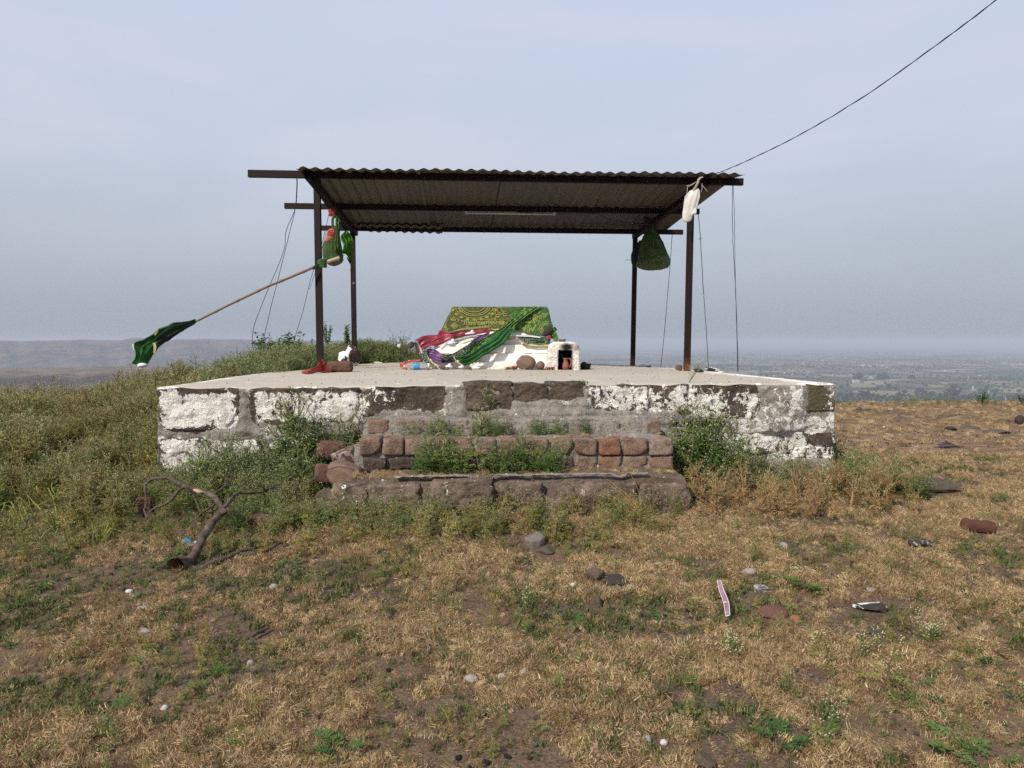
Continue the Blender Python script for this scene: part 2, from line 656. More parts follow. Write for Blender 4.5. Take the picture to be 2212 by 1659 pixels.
def f_mortar(g):
    p = pos(g)
    n1 = g.noise(p, 7, 4, 0.6)
    n2 = g.noise(p, 70, 5, 0.75)
    n3 = g.noise(p, 24, 5, 0.7, 0.5)
    c = g.mix(n1, (0.24, 0.21, 0.18), (0.43, 0.39, 0.345))
    c = g.mix(g.math('MULTIPLY', g.step(n3, 0.52, 0.36), 0.6), c, (0.12, 0.10, 0.085))
    c = g.mix(g.math('MULTIPLY', g.step(n2, 0.55, 0.8), 0.6), c, (0.45, 0.41, 0.36))
    c = g.mix(attr(g, 'soil'), c, g.mix(n2, (0.10, 0.065, 0.046), (0.24, 0.165, 0.12)))
    c, m = wash_mix(g, c, attr(g, 'wash'), p, 26)
    return dict(color=c, rough=0.95, spec=0.2, bump=g.math('ADD', n2, g.math('MULTIPLY', n3, 1.4)), dist=0.022, strength=1.0)


def f_slab(g):
    p = pos(g)
    n1 = g.noise(p, 1.7, 5, 0.6)
    n2 = g.noise(p, 60, 4, 0.7)
    st = g.noise(g.scale(p, (1.0, 9.0, 1.0)), 3, 4, 0.6)
    c = g.mix(n1, (0.33, 0.285, 0.225), (0.47, 0.42, 0.345))
    c = g.mix(g.math('MULTIPLY', g.step(st, 0.42, 0.62), 0.35), c, (0.56, 0.50, 0.42))
    c = g.mix(g.math('MULTIPLY', g.step(n2, 0.56, 0.7), 0.4), c, (0.17, 0.145, 0.12))
    c = g.mix(g.step(g.noise(p, 9, 5, 0.8), 0.60, 0.72), c, (0.22, 0.195, 0.165))
    c, m = wash_mix(g, c, attr(g, 'wash'), p, 18)
    return dict(color=c, rough=0.93, spec=0.2, bump=g.math('ADD', n2, n1), dist=0.006, strength=0.6)


def f_brick(g):
    p = pos(g)
    r = orand(g)
    n1 = g.noise(p, 11, 4, 0.65)
    n2 = g.noise(p, 75, 4, 0.7)
    c = g.ramp(r, [(0, (0.14, 0.066, 0.048)), (0.35, (0.165, 0.095, 0.066)), (0.65, (0.13, 0.085, 0.064)), (1, (0.19, 0.105, 0.072))])
    dust = g.step(g.math('ADD', g.math('MULTIPLY', n1, 0.6), g.math('MULTIPLY', n2, 0.4)), 0.40, 0.62)
    c = g.mix(g.math('MULTIPLY', dust, 0.8), c, (0.29, 0.205, 0.148))
    c = g.mix(g.math('MULTIPLY', g.step(n1, 0.47, 0.30), 0.75), c, (0.075, 0.055, 0.044))
    dab = g.math('MULTIPLY', oattr(g, 'paint'), g.step(g.noise(p, 30, 5, 0.7), 0.46, 0.56))
    c = g.mix(g.math('MULTIPLY', dab, 0.85), c, (0.30, 0.095, 0.042))
    pl = g.math('MULTIPLY', oattr(g, 'plaster'), g.step(g.noise(p, 20, 5, 0.7), 0.36, 0.56))
    c = g.mix(pl, c, (0.30, 0.27, 0.235))
    return dict(color=c, rough=0.95, spec=0.15, bump=g.math('ADD', n2, n1), dist=0.014, strength=1.0)


def f_loose(cols, n2s=60.0, speck=0.5, ps=17, pt_=.52):
    def f(g):
        p = obj(g)
        q = g.n('ShaderNodeVectorMath', {0: p, 1: g.n('ShaderNodeObjectInfo').outputs['Location']}).outputs[0]
        n1 = g.noise(q, 14, 4, 0.6)
        n2 = g.noise(q, n2s, 4, 0.7)
        c = g.mix(n1, cols[0], cols[1])
        c = g.mix(g.math('MULTIPLY', g.step(n2, 0.55, 0.75), speck), c, cols[2])
        pt = g.math('MULTIPLY', oattr(g, 'paint'), g.step(g.noise(q, ps, 4, 0.6, 0.8), pt_, pt_ + .03))
        c = g.mix(pt, c, (0.78, 0.76, 0.72))
        return dict(color=c, rough=0.9, spec=0.25, bump=g.math('ADD', n2, n1), dist=0.010, strength=1.0)
    return f


def f_metal(g):
    p = pos(g)
    n1 = g.noise(g.scale(p, (3, 3, 1)), 4, 5, 0.65)
    n2 = g.noise(p, 60, 3, 0.7)
    c = g.mix(n1, (0.006, 0.0035, 0.003), (0.017, 0.0085, 0.0068))
    c = g.mix(g.math('MULTIPLY', g.step(n2, 0.60, 0.75), 0.7), c, (0.085, 0.034, 0.018))
    s = g.n('ShaderNodeSeparateXYZ', {0: p}).outputs[2]
    foot = g.math('MULTIPLY', g.step(g.math('MULTIPLY_ADD', n1, 0.25, s), -0.02, -0.17), g.step(n1, 0.35, 0.6))
    c = g.mix(foot, c, (0.13, 0.045, 0.02))
    return dict(color=c, rough=g.math('MULTIPLY_ADD', n2, 0.3, 0.5), spec=0.2, bump=n2, dist=0.002, strength=0.5)


def f_sheet(g):
    p = pos(g)
    n1 = g.noise(g.scale(p, (14, 0.8, 1)), 1.0, 5, 0.7)
    n2 = g.noise(p, 30, 4, 0.7)
    r = orand(g)
    c = g.mix(n1, (0.060, 0.053, 0.042), (0.20, 0.175, 0.138))
    c = g.mix(g.math('MULTIPLY', g.step(n1, 0.52, 0.72), 0.65), c, (0.16, 0.085, 0.045))
    c = g.mix(g.math('MULTIPLY', g.step(n2, 0.60, 0.72), 0.5), c, (0.04, 0.033, 0.03))
    c = g.mix(g.math('MULTIPLY', r, 0.3), c, (0.13, 0.13, 0.125))
    return dict(color=c, rough=0.62, metal=0.25, spec=0.4, bump=n2, dist=0.002, strength=0.4)


def f_plaster(g):
    p = pos(g)
    n1 = g.noise(p, 8, 4, 0.6)
    n2 = g.noise(p, 60, 4, 0.7)
    s = g.n('ShaderNodeSeparateXYZ', {0: p}).outputs[2]
    c = g.mix(g.step(n1, 0.5, 0.9), (0.80, 0.76, 0.70), (0.62, 0.57, 0.50))
    foot = g.math('MULTIPLY', g.step(g.math('MULTIPLY_ADD', n1, 0.10, s), -0.20, -0.262), g.step(n2, 0.42, 0.6))
    c = g.mix(g.math('MULTIPLY', foot, 0.7), c, (0.20, 0.16, 0.12))
    c = g.mix(g.math('MULTIPLY', g.step(g.noise(p, 22, 4, 0.8), 0.62, 0.70), 0.6), c, (0.42, 0.36, 0.29))
    return dict(color=c, rough=0.9, spec=0.2, bump=g.math('ADD', n2, n1), dist=0.006, strength=0.6)


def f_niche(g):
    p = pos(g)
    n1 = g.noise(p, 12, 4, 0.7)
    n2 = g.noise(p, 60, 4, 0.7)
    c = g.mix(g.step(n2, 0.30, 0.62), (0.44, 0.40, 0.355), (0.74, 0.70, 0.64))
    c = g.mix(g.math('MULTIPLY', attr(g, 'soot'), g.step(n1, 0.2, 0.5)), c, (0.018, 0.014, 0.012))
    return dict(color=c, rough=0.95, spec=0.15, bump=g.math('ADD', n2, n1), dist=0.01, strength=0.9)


def f_chadar(c0, c1, gold, k=1.0):
    """printed cloth: scroll-like gold lines, bands and a border"""
    def f(g):
        p = obj(g)
        q = g.scale(p, (1, 0.2, 1))
        a = g.noise(q, 15 * k, 2.0, 0.5, 1.8)
        fr = g.n('ShaderNodeMath', {0: g.math('MULTIPLY', a, 9.0)}, operation='FRACT').outputs[0]
        line = g.step(g.math('ABSOLUTE', g.math('SUBTRACT', fr, 0.5)), 0.15, 0.05)
        b = g.n('ShaderNodeTexVoronoi', {'Vector': q, 'Scale': 22.0 * k}, feature='DISTANCE_TO_EDGE').outputs[0]
        dots = g.step(b, 0.10, 0.05)
        big = g.step(g.noise(q, 5 * k, 2), 0.44, 0.52)
        pat = g.mix(big, dots, line)
        pf = g.n('ShaderNodeSeparateColor', {0: pat}).outputs[0]
        wv = g.noise(p, 140, 2, 0.5)
        c = g.mix(g.noise(q, 6, 3), c0, c1)
        c = g.mix(g.math('MULTIPLY', pf, g.math('MULTIPLY_ADD', wv, 0.55, 0.12)), c, gold)
        return dict(color=c, rough=0.75, spec=0.3, bump=g.math('ADD', pf, wv), dist=0.002, strength=0.5, sheen=0.2, leaf=0.12)
    return f


def f_cloth(c0, c1, rough=0.8, leaf=0.15, sheen=0.2, spec=0.3, dots=None, dk=60.0):
    def f(g):
        p = obj(g)
        n = g.noise(p, 9, 4, 0.6)
        c = g.mix(g.step(n, 0.3, 0.7), c0, c1)
        if dots:
            v = g.n('ShaderNodeTexVoronoi', {'Vector': p, 'Scale': dk, 'Randomness': 0.25}).outputs['Distance']
            c = g.mix(g.step(v, 0.36, 0.26), c, dots)
        w = g.noise(p, 160, 2, 0.5)
        return dict(color=c, rough=rough, spec=spec, bump=g.math('ADD', w, n), dist=0.003, strength=0.4, sheen=sheen, leaf=leaf)
    return f


def f_plant(cols, leaf=0.35, rw=0.65):
    def f(g):
        r = orand(g)
        k = attr(g, 'hue')
        c = g.ramp(g.math('ADD', g.math('MULTIPLY', r, rw), g.math('MULTIPLY', k, 1 - rw)), cols)
        return dict(color=c, rough=0.7, spec=0.25, leaf=leaf)
    return f


def f_flat(c, rough=0.8, spec=0.3, metal=0.0):
    return lambda g: dict(color=g.mix(g.noise(obj(g), 30, 3), tuple(x * 0.8 for x in c), c), rough=rough, spec=spec, metal=metal)


def f_bark(g):
    p = obj(g)
    n = g.noise(g.scale(p, (1, 1, 1)), 34, 5, 0.7, 0.6)
    n2 = g.noise(p, 6, 3)
    c = g.mix(g.step(n, 0.35, 0.65), (0.038, 0.027, 0.020), (0.115, 0.085, 0.066))
    c = g.mix(g.math('MULTIPLY', g.step(n2, 0.55, 0.75), 0.6), c, (0.20, 0.165, 0.135))
    return dict(color=c, rough=0.9, spec=0.2, bump=n, dist=0.006, strength=0.9)


M = {}
M['ground'] = mat('dry_hilltop_soil', f_ground)
M['plain'] = mat('far_fields', f_plain)
M['stone'] = mat('basalt_with_whitewash', f_stone)
M['step_stone'] = mat('dusty_step_stone', f_step_stone)
M['mortar'] = mat('lime_mortar', f_mortar)
M['slab'] = mat('worn_concrete', f_slab)
M['brick'] = mat('old_brick', f_brick)
M['rock_brown'] = mat('brown_rock', f_loose(((0.055, 0.042, 0.032), (0.135, 0.10, 0.074), (0.21, 0.165, 0.12))))
M['rock_grey'] = mat('grey_rock', f_loose(((0.085, 0.072, 0.062), (0.20, 0.175, 0.15), (0.30, 0.27, 0.235))))
M['rock_dark'] = mat('dark_rock', f_loose(((0.020, 0.017, 0.015), (0.060, 0.050, 0.042), (0.12, 0.10, 0.085))))
M['rock_red'] = mat('red_rock', f_loose(((0.080, 0.040, 0.030), (0.165, 0.085, 0.060), (0.25, 0.165, 0.12))))
M['laterite'] = mat('laterite_core', f_loose(((0.07, 0.028, 0.02), (0.13, 0.055, 0.038), (0.26, 0.13, 0.085)), 110))
M['pebble'] = mat('pale_pebble', f_loose(((0.24, 0.21, 0.18), (0.40, 0.365, 0.325), (0.50, 0.46, 0.41)), 90, 0.3))
M['white_stone'] = mat('white_pebble', f_loose(((0.46, 0.43, 0.38), (0.66, 0.63, 0.58), (0.74, 0.72, 0.68)), 90, 0.3))
M['metal'] = mat('brown_painted_steel', f_metal)
M['metal_rust'] = mat('rusted_hook', f_flat((0.14, 0.055, 0.03), 0.8))
M['sheet'] = mat('weathered_sheet', f_sheet)
M['plaster'] = mat('white_plaster', f_plaster)
M['niche'] = mat('sooty_plaster', f_niche)
M['chadar'] = mat('olive_gold_cloth', f_chadar((0.020, 0.033, 0.008), (0.050, 0.062, 0.012), (0.40, 0.37, 0.055)))
M['chadar_dark'] = mat('brown_gold_cloth', f_chadar((0.040, 0.032, 0.010), (0.062, 0.052, 0.014), (0.36, 0.30, 0.055)))
M['green_gold'] = mat('green_gold_cloth', f_chadar((0.010, 0.055, 0.010), (0.022, 0.10, 0.016), (0.33, 0.42, 0.07), 0.8))
M['green'] = mat('green_cloth', f_cloth((0.010, 0.065, 0.012), (0.022, 0.125, 0.022)))
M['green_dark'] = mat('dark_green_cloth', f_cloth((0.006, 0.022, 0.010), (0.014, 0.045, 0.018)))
M['green_dots'] = mat('dotted_green_cloth', f_cloth((0.006, 0.026, 0.012), (0.014, 0.050, 0.022), dots=(0.50, 0.52, 0.42), dk=75))
M['green_bag'] = mat('olive_green_bundle', f_cloth((0.030, 0.075, 0.018), (0.080, 0.15, 0.040), leaf=0.35))
M['green_bag_dots'] = mat('spotted_bundle_bottom', f_cloth((0.03, 0.065, 0.016), (0.065, 0.115, 0.028), dots=(0.42, 0.34, 0.16), dk=60, leaf=0.2))
M['lime'] = mat('lime_green_cloth', f_cloth((0.035, 0.16, 0.012), (0.085, 0.30, 0.022), leaf=0.45, rough=0.5))
M['red'] = mat('crimson_satin', f_cloth((0.15, 0.008, 0.022), (0.28, 0.020, 0.045), rough=0.38, spec=0.5, leaf=0.05))
M['red_dots'] = mat('red_dotted_cloth', f_cloth((0.30, 0.022, 0.018), (0.46, 0.045, 0.03), dots=(0.75, 0.6, 0.5), dk=70))
M['red_gauze'] = mat('red_gauze', f_cloth((0.30, 0.035, 0.03), (0.50, 0.085, 0.065), leaf=0.3))
M['salmon'] = mat('salmon_cloth', f_cloth((0.50, 0.16, 0.11), (0.62, 0.24, 0.17), leaf=0.35))
M['dark_plastic'] = mat('dark_plastic', f_flat((0.05, 0.03, 0.06), 0.5))
M['purple'] = mat('purple_satin', f_cloth((0.018, 0.008, 0.026), (0.15, 0.05, 0.19), rough=0.35, spec=0.6, leaf=0.03))
M['silver'] = mat('silver_hem', f_cloth((0.20, 0.20, 0.20), (0.62, 0.62, 0.60), rough=0.5, leaf=0.0, dots=(0.08, 0.08, 0.08), dk=110))
M['white_cloth'] = mat('white_cloth', f_cloth((0.60, 0.57, 0.52), (0.74, 0.72, 0.68), leaf=0.2))
M['lilac_white'] = mat('cool_white_cloth', f_cloth((0.62, 0.62, 0.66), (0.78, 0.78, 0.82), leaf=0.1))
M['gold'] = mat('gold_thread', f_flat((0.30, 0.29, 0.065), 0.6, 0.4))
M['gold_trim'] = mat('gold_trim', f_cloth((0.34, 0.26, 0.08), (0.62, 0.52, 0.24), rough=0.4, spec=0.6, leaf=0.0, dots=(0.05, 0.05, 0.02), dk=120))
M['bark'] = mat('grey_brown_bark', f_bark)
M['raw_wood'] = mat('split_wood', f_flat((0.50, 0.34, 0.20)))
M['rot_wood'] = mat('rotten_wood', f_flat((0.11, 0.055, 0.025)))
M['bamboo'] = mat('bamboo', f_flat((0.20, 0.125, 0.078), 0.6))
M['bamboo_end'] = mat('bamboo_bare', f_flat((0.46, 0.37, 0.27), 0.7))
M['wire'] = mat('grey_wire', f_flat((0.035, 0.038, 0.045), 0.5))
M['cable'] = mat('black_cable', f_flat((0.018, 0.018, 0.028), 0.5))
M['rope'] = mat('pale_rope', f_flat((0.40, 0.36, 0.30)))
M['lamp_tube'] = mat('unlit_tube', f_flat((0.66, 0.68, 0.62), 0.4))
M['clay'] = mat('terracotta', f_loose(((0.22, 0.085, 0.055), (0.34, 0.14, 0.095), (0.40, 0.22, 0.16)), 90, 0.3))
M['clay_dull'] = mat('dull_clay', f_loose(((0.13, 0.085, 0.060), (0.22, 0.15, 0.11), (0.28, 0.20, 0.15)), 90, 0.3))
M['husk'] = mat('coconut_husk', f_flat((0.24, 0.105, 0.045)))
M['black_pot'] = mat('sooty_iron', f_flat((0.018, 0.016, 0.015), 0.8))
M['pet'] = mat('clear_plastic', lambda g: dict(color=(0.80, 0.82, 0.82), rough=0.12, trans=0.85, ior=1.15, spec=0.6))
M['blue'] = mat('blue_label', f_flat((0.02, 0.26, 0.52), 0.5))
M['packet'] = mat('magenta_packet', f_cloth((0.17, 0.04, 0.08), (0.40, 0.24, 0.28), rough=0.4, leaf=0.0))
M['packet_white'] = mat('white_packet_edge', f_flat((0.74, 0.70, 0.68), 0.5))
M['haze_house'] = mat('pale_house_wall', f_flat((0.46, 0.44, 0.40)))
M['window_dark'] = mat('dark_window', f_flat((0.05, 0.05, 0.05), 0.3))
M['roof_grey'] = mat('grey_roof', f_flat((0.42, 0.42, 0.42)))
M['tree_leaf'] = mat('far_tree_leaf', f_plant([(0, (0.014, 0.026, 0.010)), (1, (0.040, 0.060, 0.022))], 0.15))
M['trunk'] = mat('tree_trunk', f_flat((0.09, 0.065, 0.045)))
M['weed_leaf'] = mat('weed_leaf', f_plant([(0, (0.040, 0.095, 0.020)), (0.35, (0.095, 0.18, 0.034)), (0.7, (0.20, 0.26, 0.055)), (1, (0.30, 0.30, 0.085))]))
M['weed_stem'] = mat('weed_stem', f_plant([(0, (0.07, 0.12, 0.04)), (1, (0.17, 0.17, 0.07))], 0.1))
M['flower'] = mat('weed_flower', f_plant([(0, (0.34, 0.38, 0.16)), (1, (0.60, 0.58, 0.36))], 0.2))
M['dry_leaf'] = mat('drying_weed', f_plant([(0, (0.13, 0.17, 0.036)), (0.4, (0.28, 0.28, 0.070)), (0.75, (0.42, 0.34, 0.11)), (0.9, (0.33, 0.19, 0.07)), (1, (0.22, 0.10, 0.045))]))
M['dry_stem'] = mat('drying_stem', f_plant([(0, (0.13, 0.13, 0.045)), (1, (0.24, 0.17, 0.075))], 0.1))
M['straw'] = mat('dead_grass', f_plant([(0, (0.080, 0.050, 0.027)), (0.3, (0.22, 0.14, 0.070)), (0.65, (0.52, 0.365, 0.19)), (1, (0.86, 0.69, 0.42))], 0.3))
M['green_grass'] = mat('live_grass', f_plant([(0, (0.065, 0.095, 0.028)), (1, (0.17, 0.175, 0.065))]))
M['herb'] = mat('herb_leaf', f_plant([(0, (0.035, 0.095, 0.025)), (0.6, (0.075, 0.15, 0.038)), (1, (0.14, 0.21, 0.055))]))
M['gold_straw'] = mat('golden_dry_stalk', f_plant([(0, (0.36, 0.22, 0.075)), (1, (0.55, 0.38, 0.15))], 0.2))
M['rust_leaf'] = mat('rusty_dry_leaf', f_plant([(0, (0.24, 0.12, 0.045)), (0.5, (0.34, 0.20, 0.085)), (1, (0.42, 0.30, 0.14))], 0.2))
M['rust_stem'] = mat('rusty_dry_stem', f_plant([(0, (0.20, 0.11, 0.05)), (1, (0.36, 0.25, 0.12))], 0.1))
M['painted_rock'] = mat('paint_streaked_rock', f_loose(((0.030, 0.025, 0.021), (0.085, 0.070, 0.056), (0.14, 0.12, 0.10)), ps=6, pt_=.53))
# ------------------------------------------------------------------ the hilltop: one sheet, fine where the eye is near
def axis(parts):
    out = []
    for a, b, st in parts:
        n = max(1, int(round((b - a) / st)))
        out += [a + (b - a) * i / n for i in range(n)]
    out.append(parts[-1][1])
    return out


def sheet(name, xs, ys, fn, m, kind='structure', atts=None):
    nx, ny = len(xs), len(ys)
    vs = [(x, y, fn(x, y)) for y in ys for x in xs]
    fs = [(j * nx + i, j * nx + i + 1, (j + 1) * nx + i + 1, (j + 1) * nx + i) for j in range(ny - 1) for i in range(nx - 1)]
    mb = MB()
    mb.v, mb.f, mb.m = vs, fs, [0] * len(fs)
    if atts:
        mb.att = {k: [f(x, y) for y in ys for x in xs] for k, f in atts.items()}
    o = mb.build(name, m, origin=(0, 0, 0))
    props(o, kind=kind)
    return o


def dryness(x, y):
    """1 where dead grass lies, 0 where weeds grow"""
    d = 1 - 0.6 * sm(1.5, -3.0, x + (y - 5) * 0.25) * sm(3.2, 4.6, y)
    d -= 0.5 * sm(0.30, 0.6, 0.5 + nz(x * 0.8, y * 0.8, 3))
    bare = max(math.exp(-((x + 1.95) / 0.35) ** 2 - ((y - 3.75) / 0.22) ** 2), math.exp(-((x + 1.75) / 0.4) ** 2 - ((y - 3.2) / 0.2) ** 2))
    d -= 0.9 * bare
    d -= 0.55 * math.exp(-((x + 1.3) / 0.7) ** 2 - ((y - 2.9) / 0.35) ** 2) * (.6 + nz(x * 5, y * 5))
    return max(0.0, min(1.0, d))


xs = axis([(-60, -16, 4), (-16, -8, 0.4), (-8, -4, 0.10), (-4, 5, 0.045), (5, 12, 0.09), (12, 18, 0.4), (18, 60, 4)])
ys = axis([(-40, 0, 4), (0, 1.5, 0.15), (1.5, 6, 0.045), (6, 13.5, 0.075), (13.5, 20, 0.25), (20, 60, 2)])
def sandy(x, y):
    return sm(2.3, 3.0, x + .4 * nz(x, y, 3)) * sm(5.0, 6.6, y + .8 * nz(x * .7, y * .7, 12)) * (.75 + .5 * nz(x * .9, y * 1.6, 9))


def bank(x, y):
    if x < 2.4 or y < 7:
        return 0.0
    return max(0.0, min(1.0, sm(0.45, 0.12, bank_d(x, y)) * (.75 + 1.2 * nz(x * 2.2, y * 3.5, 5))))


sheet('ground', xs, ys, ground, M['ground'], atts={'dry': dryness, 'sand': sandy, 'bank': bank})


# ------------------------------------------------------------------ the country below: plain, table-topped ridge on the left, one nearer plateau
def far_h(az, r):
    """az in degrees from the view axis"""
    x, y = math.sin(math.radians(az)) * r, math.cos(math.radians(az)) * r
    hill = -3.5 - 0.33 * max(0, r - 40)
    base = -180 + 2.0 * nz(x * 0.0004, y * 0.0004)
    z = max(hill, base) if r < 700 else base
    fld = 0.0
    # plateau with an ochre field on it
    e = sm(-22, -26.5, az + 2.0 * nz(r * 0.004, 2)) 
    if e > 0 and r > 900:
        rim = 2000 + 130 * nz(az * 0.35, 5) + 40 * nz(az * 1.7, 2)
        t = -75 + 1.6 * nz(x * 0.004, y * 0.004)
        if r < rim:
            q = t - 0.12 * (rim - r) + 7 * nz(x * 0.008, y * 0.008, 3)
        elif r < 2500:
            q = t
            fld = 1.0
        else:
            q = t - 0.10 * (r - 2500)
        z = max(z, -180 + (q + 180) * e)
    # far ridge
    px = 1106 + 1538 * math.tan(math.radians(az))
    e = sm(-2.0, -14, az + 1.5 * nz(r * 0.0006, 7)) * sm(-88, -60, az)
    if e > 0 and r > 3600:
        yl = 735.5 + 2.6 * nz(px * 0.008, 1) + 1.2 * nz(px * 0.03, 2) - 6.5 * math.exp(-((px - 300) / 26) ** 2) - 3.0 * math.exp(-((px - 455) / 80) ** 2) + 1.5 * sm(60, -60, px)
        top = (738 - yl) / 1538.0 * 6500
        g1 = 1 - abs(nz(az * 0.6, r * 0.0006, 3)) * 1.5
        g2 = nz(az * 1.6, r * 0.0018, 8) + .5 * nz(az * 3.7, r * .004, 2)
        start = 4700 + 160 * g2 + 420 * (1 - g1) + 350 * nz(az * 0.3, 4)
        t = sm(0, 1650, r - start)
        q = -180 + (top + 180) * e * (t ** 0.85)
        q += 7 * g2 * math.sin(min(1, t) * math.pi)
        z = max(z, q)
    # a low bench in front of it
    e = sm(-8, -20, az)
    if e > 0 and 2500 < r < 5200:
        q = -180 + 42 * e * sm(2800, 3300, r + 300 * nz(az * 0.5, 6)) * sm(5100, 4600, r)
        z = max(z, q)
    return x, y, z, fld


azs = axis([(-180, -60, 6), (-60, -42, 1.5), (-42, 42, 0.22), (42, 60, 1.5), (60, 180, 6)])
rs = [44 * (1.0335 ** k) for k in range(200)]
rs = [r for r in rs if r < 31000] + [31000]
mb = MB()
fld = []
for r in rs:
    for az in azs[:-1]:
        x, y, z, fl = far_h(az, r)
        mb.v.append((x, y, z))
        fld.append(fl)
w = len(azs) - 1
for j in range(len(rs) - 1):
    for i in range(w):
        i2 = (i + 1) % w
        mb.f.append((j * w + i, j * w + i2, (j + 1) * w + i2, (j + 1) * w + i))
mb.m = [0] * len(mb.f)
mb.f = [f[::-1] for f in mb.f]
mb.att = {'field': fld}
props(mb.build('plain', M['plain'], origin=(0, 0, 0)), kind='structure')

# the air
mb = MB()
box(mb, (0, 0, -63), (64000, 64000, 238))
hz = bpy.data.materials.new('haze')
hz.use_nodes = True
hz.node_tree.nodes.clear()
gh = G(hz.node_tree)
pv = gh.n('ShaderNodeVolumePrincipled')
pv.inputs['Color'].default_value = (0.65, 0.715, 0.825, 1)
pv.inputs['Density'].default_value = HAZE
pv.inputs['Anisotropy'].default_value = 0.0
ho = gh.n('ShaderNodeOutputMaterial')
hz.node_tree.links.new(pv.outputs[0], ho.inputs['Volume'])
props(mb.build('haze', hz, origin=(0, 0, 0), smooth=False), kind='stuff')


# ------------------------------------------------------------------ instancing over points (only for what nobody could count)
def gn_scatter(name, pts, rots, scl, idx, coll):
    me = bpy.data.meshes.new(name)
    me.from_pydata([tuple(p) for p in pts], [], [])
    for k, typ, data, key in (('rot', 'FLOAT_VECTOR', rots, 'vector'), ('scl', 'FLOAT', scl, 'value'), ('idx', 'INT', idx, 'value')):
        a = me.attributes.new(k, typ, 'POINT')
        a.data.foreach_set(key, np.array(data, dtype=np.int32 if typ == 'INT' else np.float32).ravel())
    o = bpy.data.objects.new(name, me)
    COL.objects.link(o)
    nt = bpy.data.node_groups.new(name + '_nodes', 'GeometryNodeTree')
    nt.interface.new_socket('Geometry', in_out='INPUT', socket_type='NodeSocketGeometry')
    nt.interface.new_socket('Geometry', in_out='OUTPUT', socket_type='NodeSocketGeometry')
    N = nt.nodes
    gi, go = N.new('NodeGroupInput'), N.new('NodeGroupOutput')
    ip = N.new('GeometryNodeInstanceOnPoints')
    ci_ = N.new('GeometryNodeCollectionInfo')
    ci_.inputs['Collection'].default_value = coll
    ci_.inputs['Separate Children'].default_value = True
    ci_.inputs['Reset Children'].default_value = True

    def na(nm, t):
        n = N.new('GeometryNodeInputNamedAttribute')
        n.data_type = t
        n.inputs[0].default_value = nm
        return n.outputs[0]
    L = nt.links.new
    L(gi.outputs[0], ip.inputs['Points'])
    L(ci_.outputs[0], ip.inputs['Instance'])
    ip.inputs['Pick Instance'].default_value = True
    L(na('idx', 'INT'), ip.inputs['Instance Index'])
    er = N.new('FunctionNodeEulerToRotation')
    L(na('rot', 'FLOAT_VECTOR'), er.inputs[0])
    L(er.outputs[0], ip.inputs['Rotation'])
    L(na('scl', 'FLOAT'), ip.inputs['Scale'])
    L(ip.outputs[0], go.inputs[0])
    md = o.modifiers.new('scatter', 'NODES')
    md.node_group = nt
    props(o, kind='stuff')
    return o


SRC = {}
KEEP = []                                  # round spots that must stay clear of grass


def source(cname, objs):
    """objects kept off the scene, used only as scattered copies"""
    c = bpy.data.collections.new(cname)
    for k, o in enumerate(objs):
        COL.objects.unlink(o)
        o.name = cname + '_%02d' % k
        c.objects.link(o)
    SRC[cname] = (c, len(objs))
    return c


# ---- plant builders. All stand on the origin
def leaf(mb, hue, base, d, up, ln, wd, h, mi, curl=0.3):
    """a small pointed leaf: two quads"""
    d = d.normalized()
    s = d.cross(up).normalized()
    n = s.cross(d)
    m = base + d * ln * 0.5 + n * ln * 0.10
    t = base + d * ln - n * ln * curl * 0.5
    b = mb.add([base, m + s * wd / 2, t, m - s * wd / 2], [(0, 1, 2, 3)], mi)
    hue.extend([h] * 4)


def thin(mb, hue, pts, r0, r1, h, mi):
    n = len(mb.v)
    m = len(pts)
    tube(mb, pts, [r0 + (r1 - r0) * i / (m - 1) for i in range(m)], 3, mi, cap=False)
    hue.extend([h] * (len(mb.v) - n))


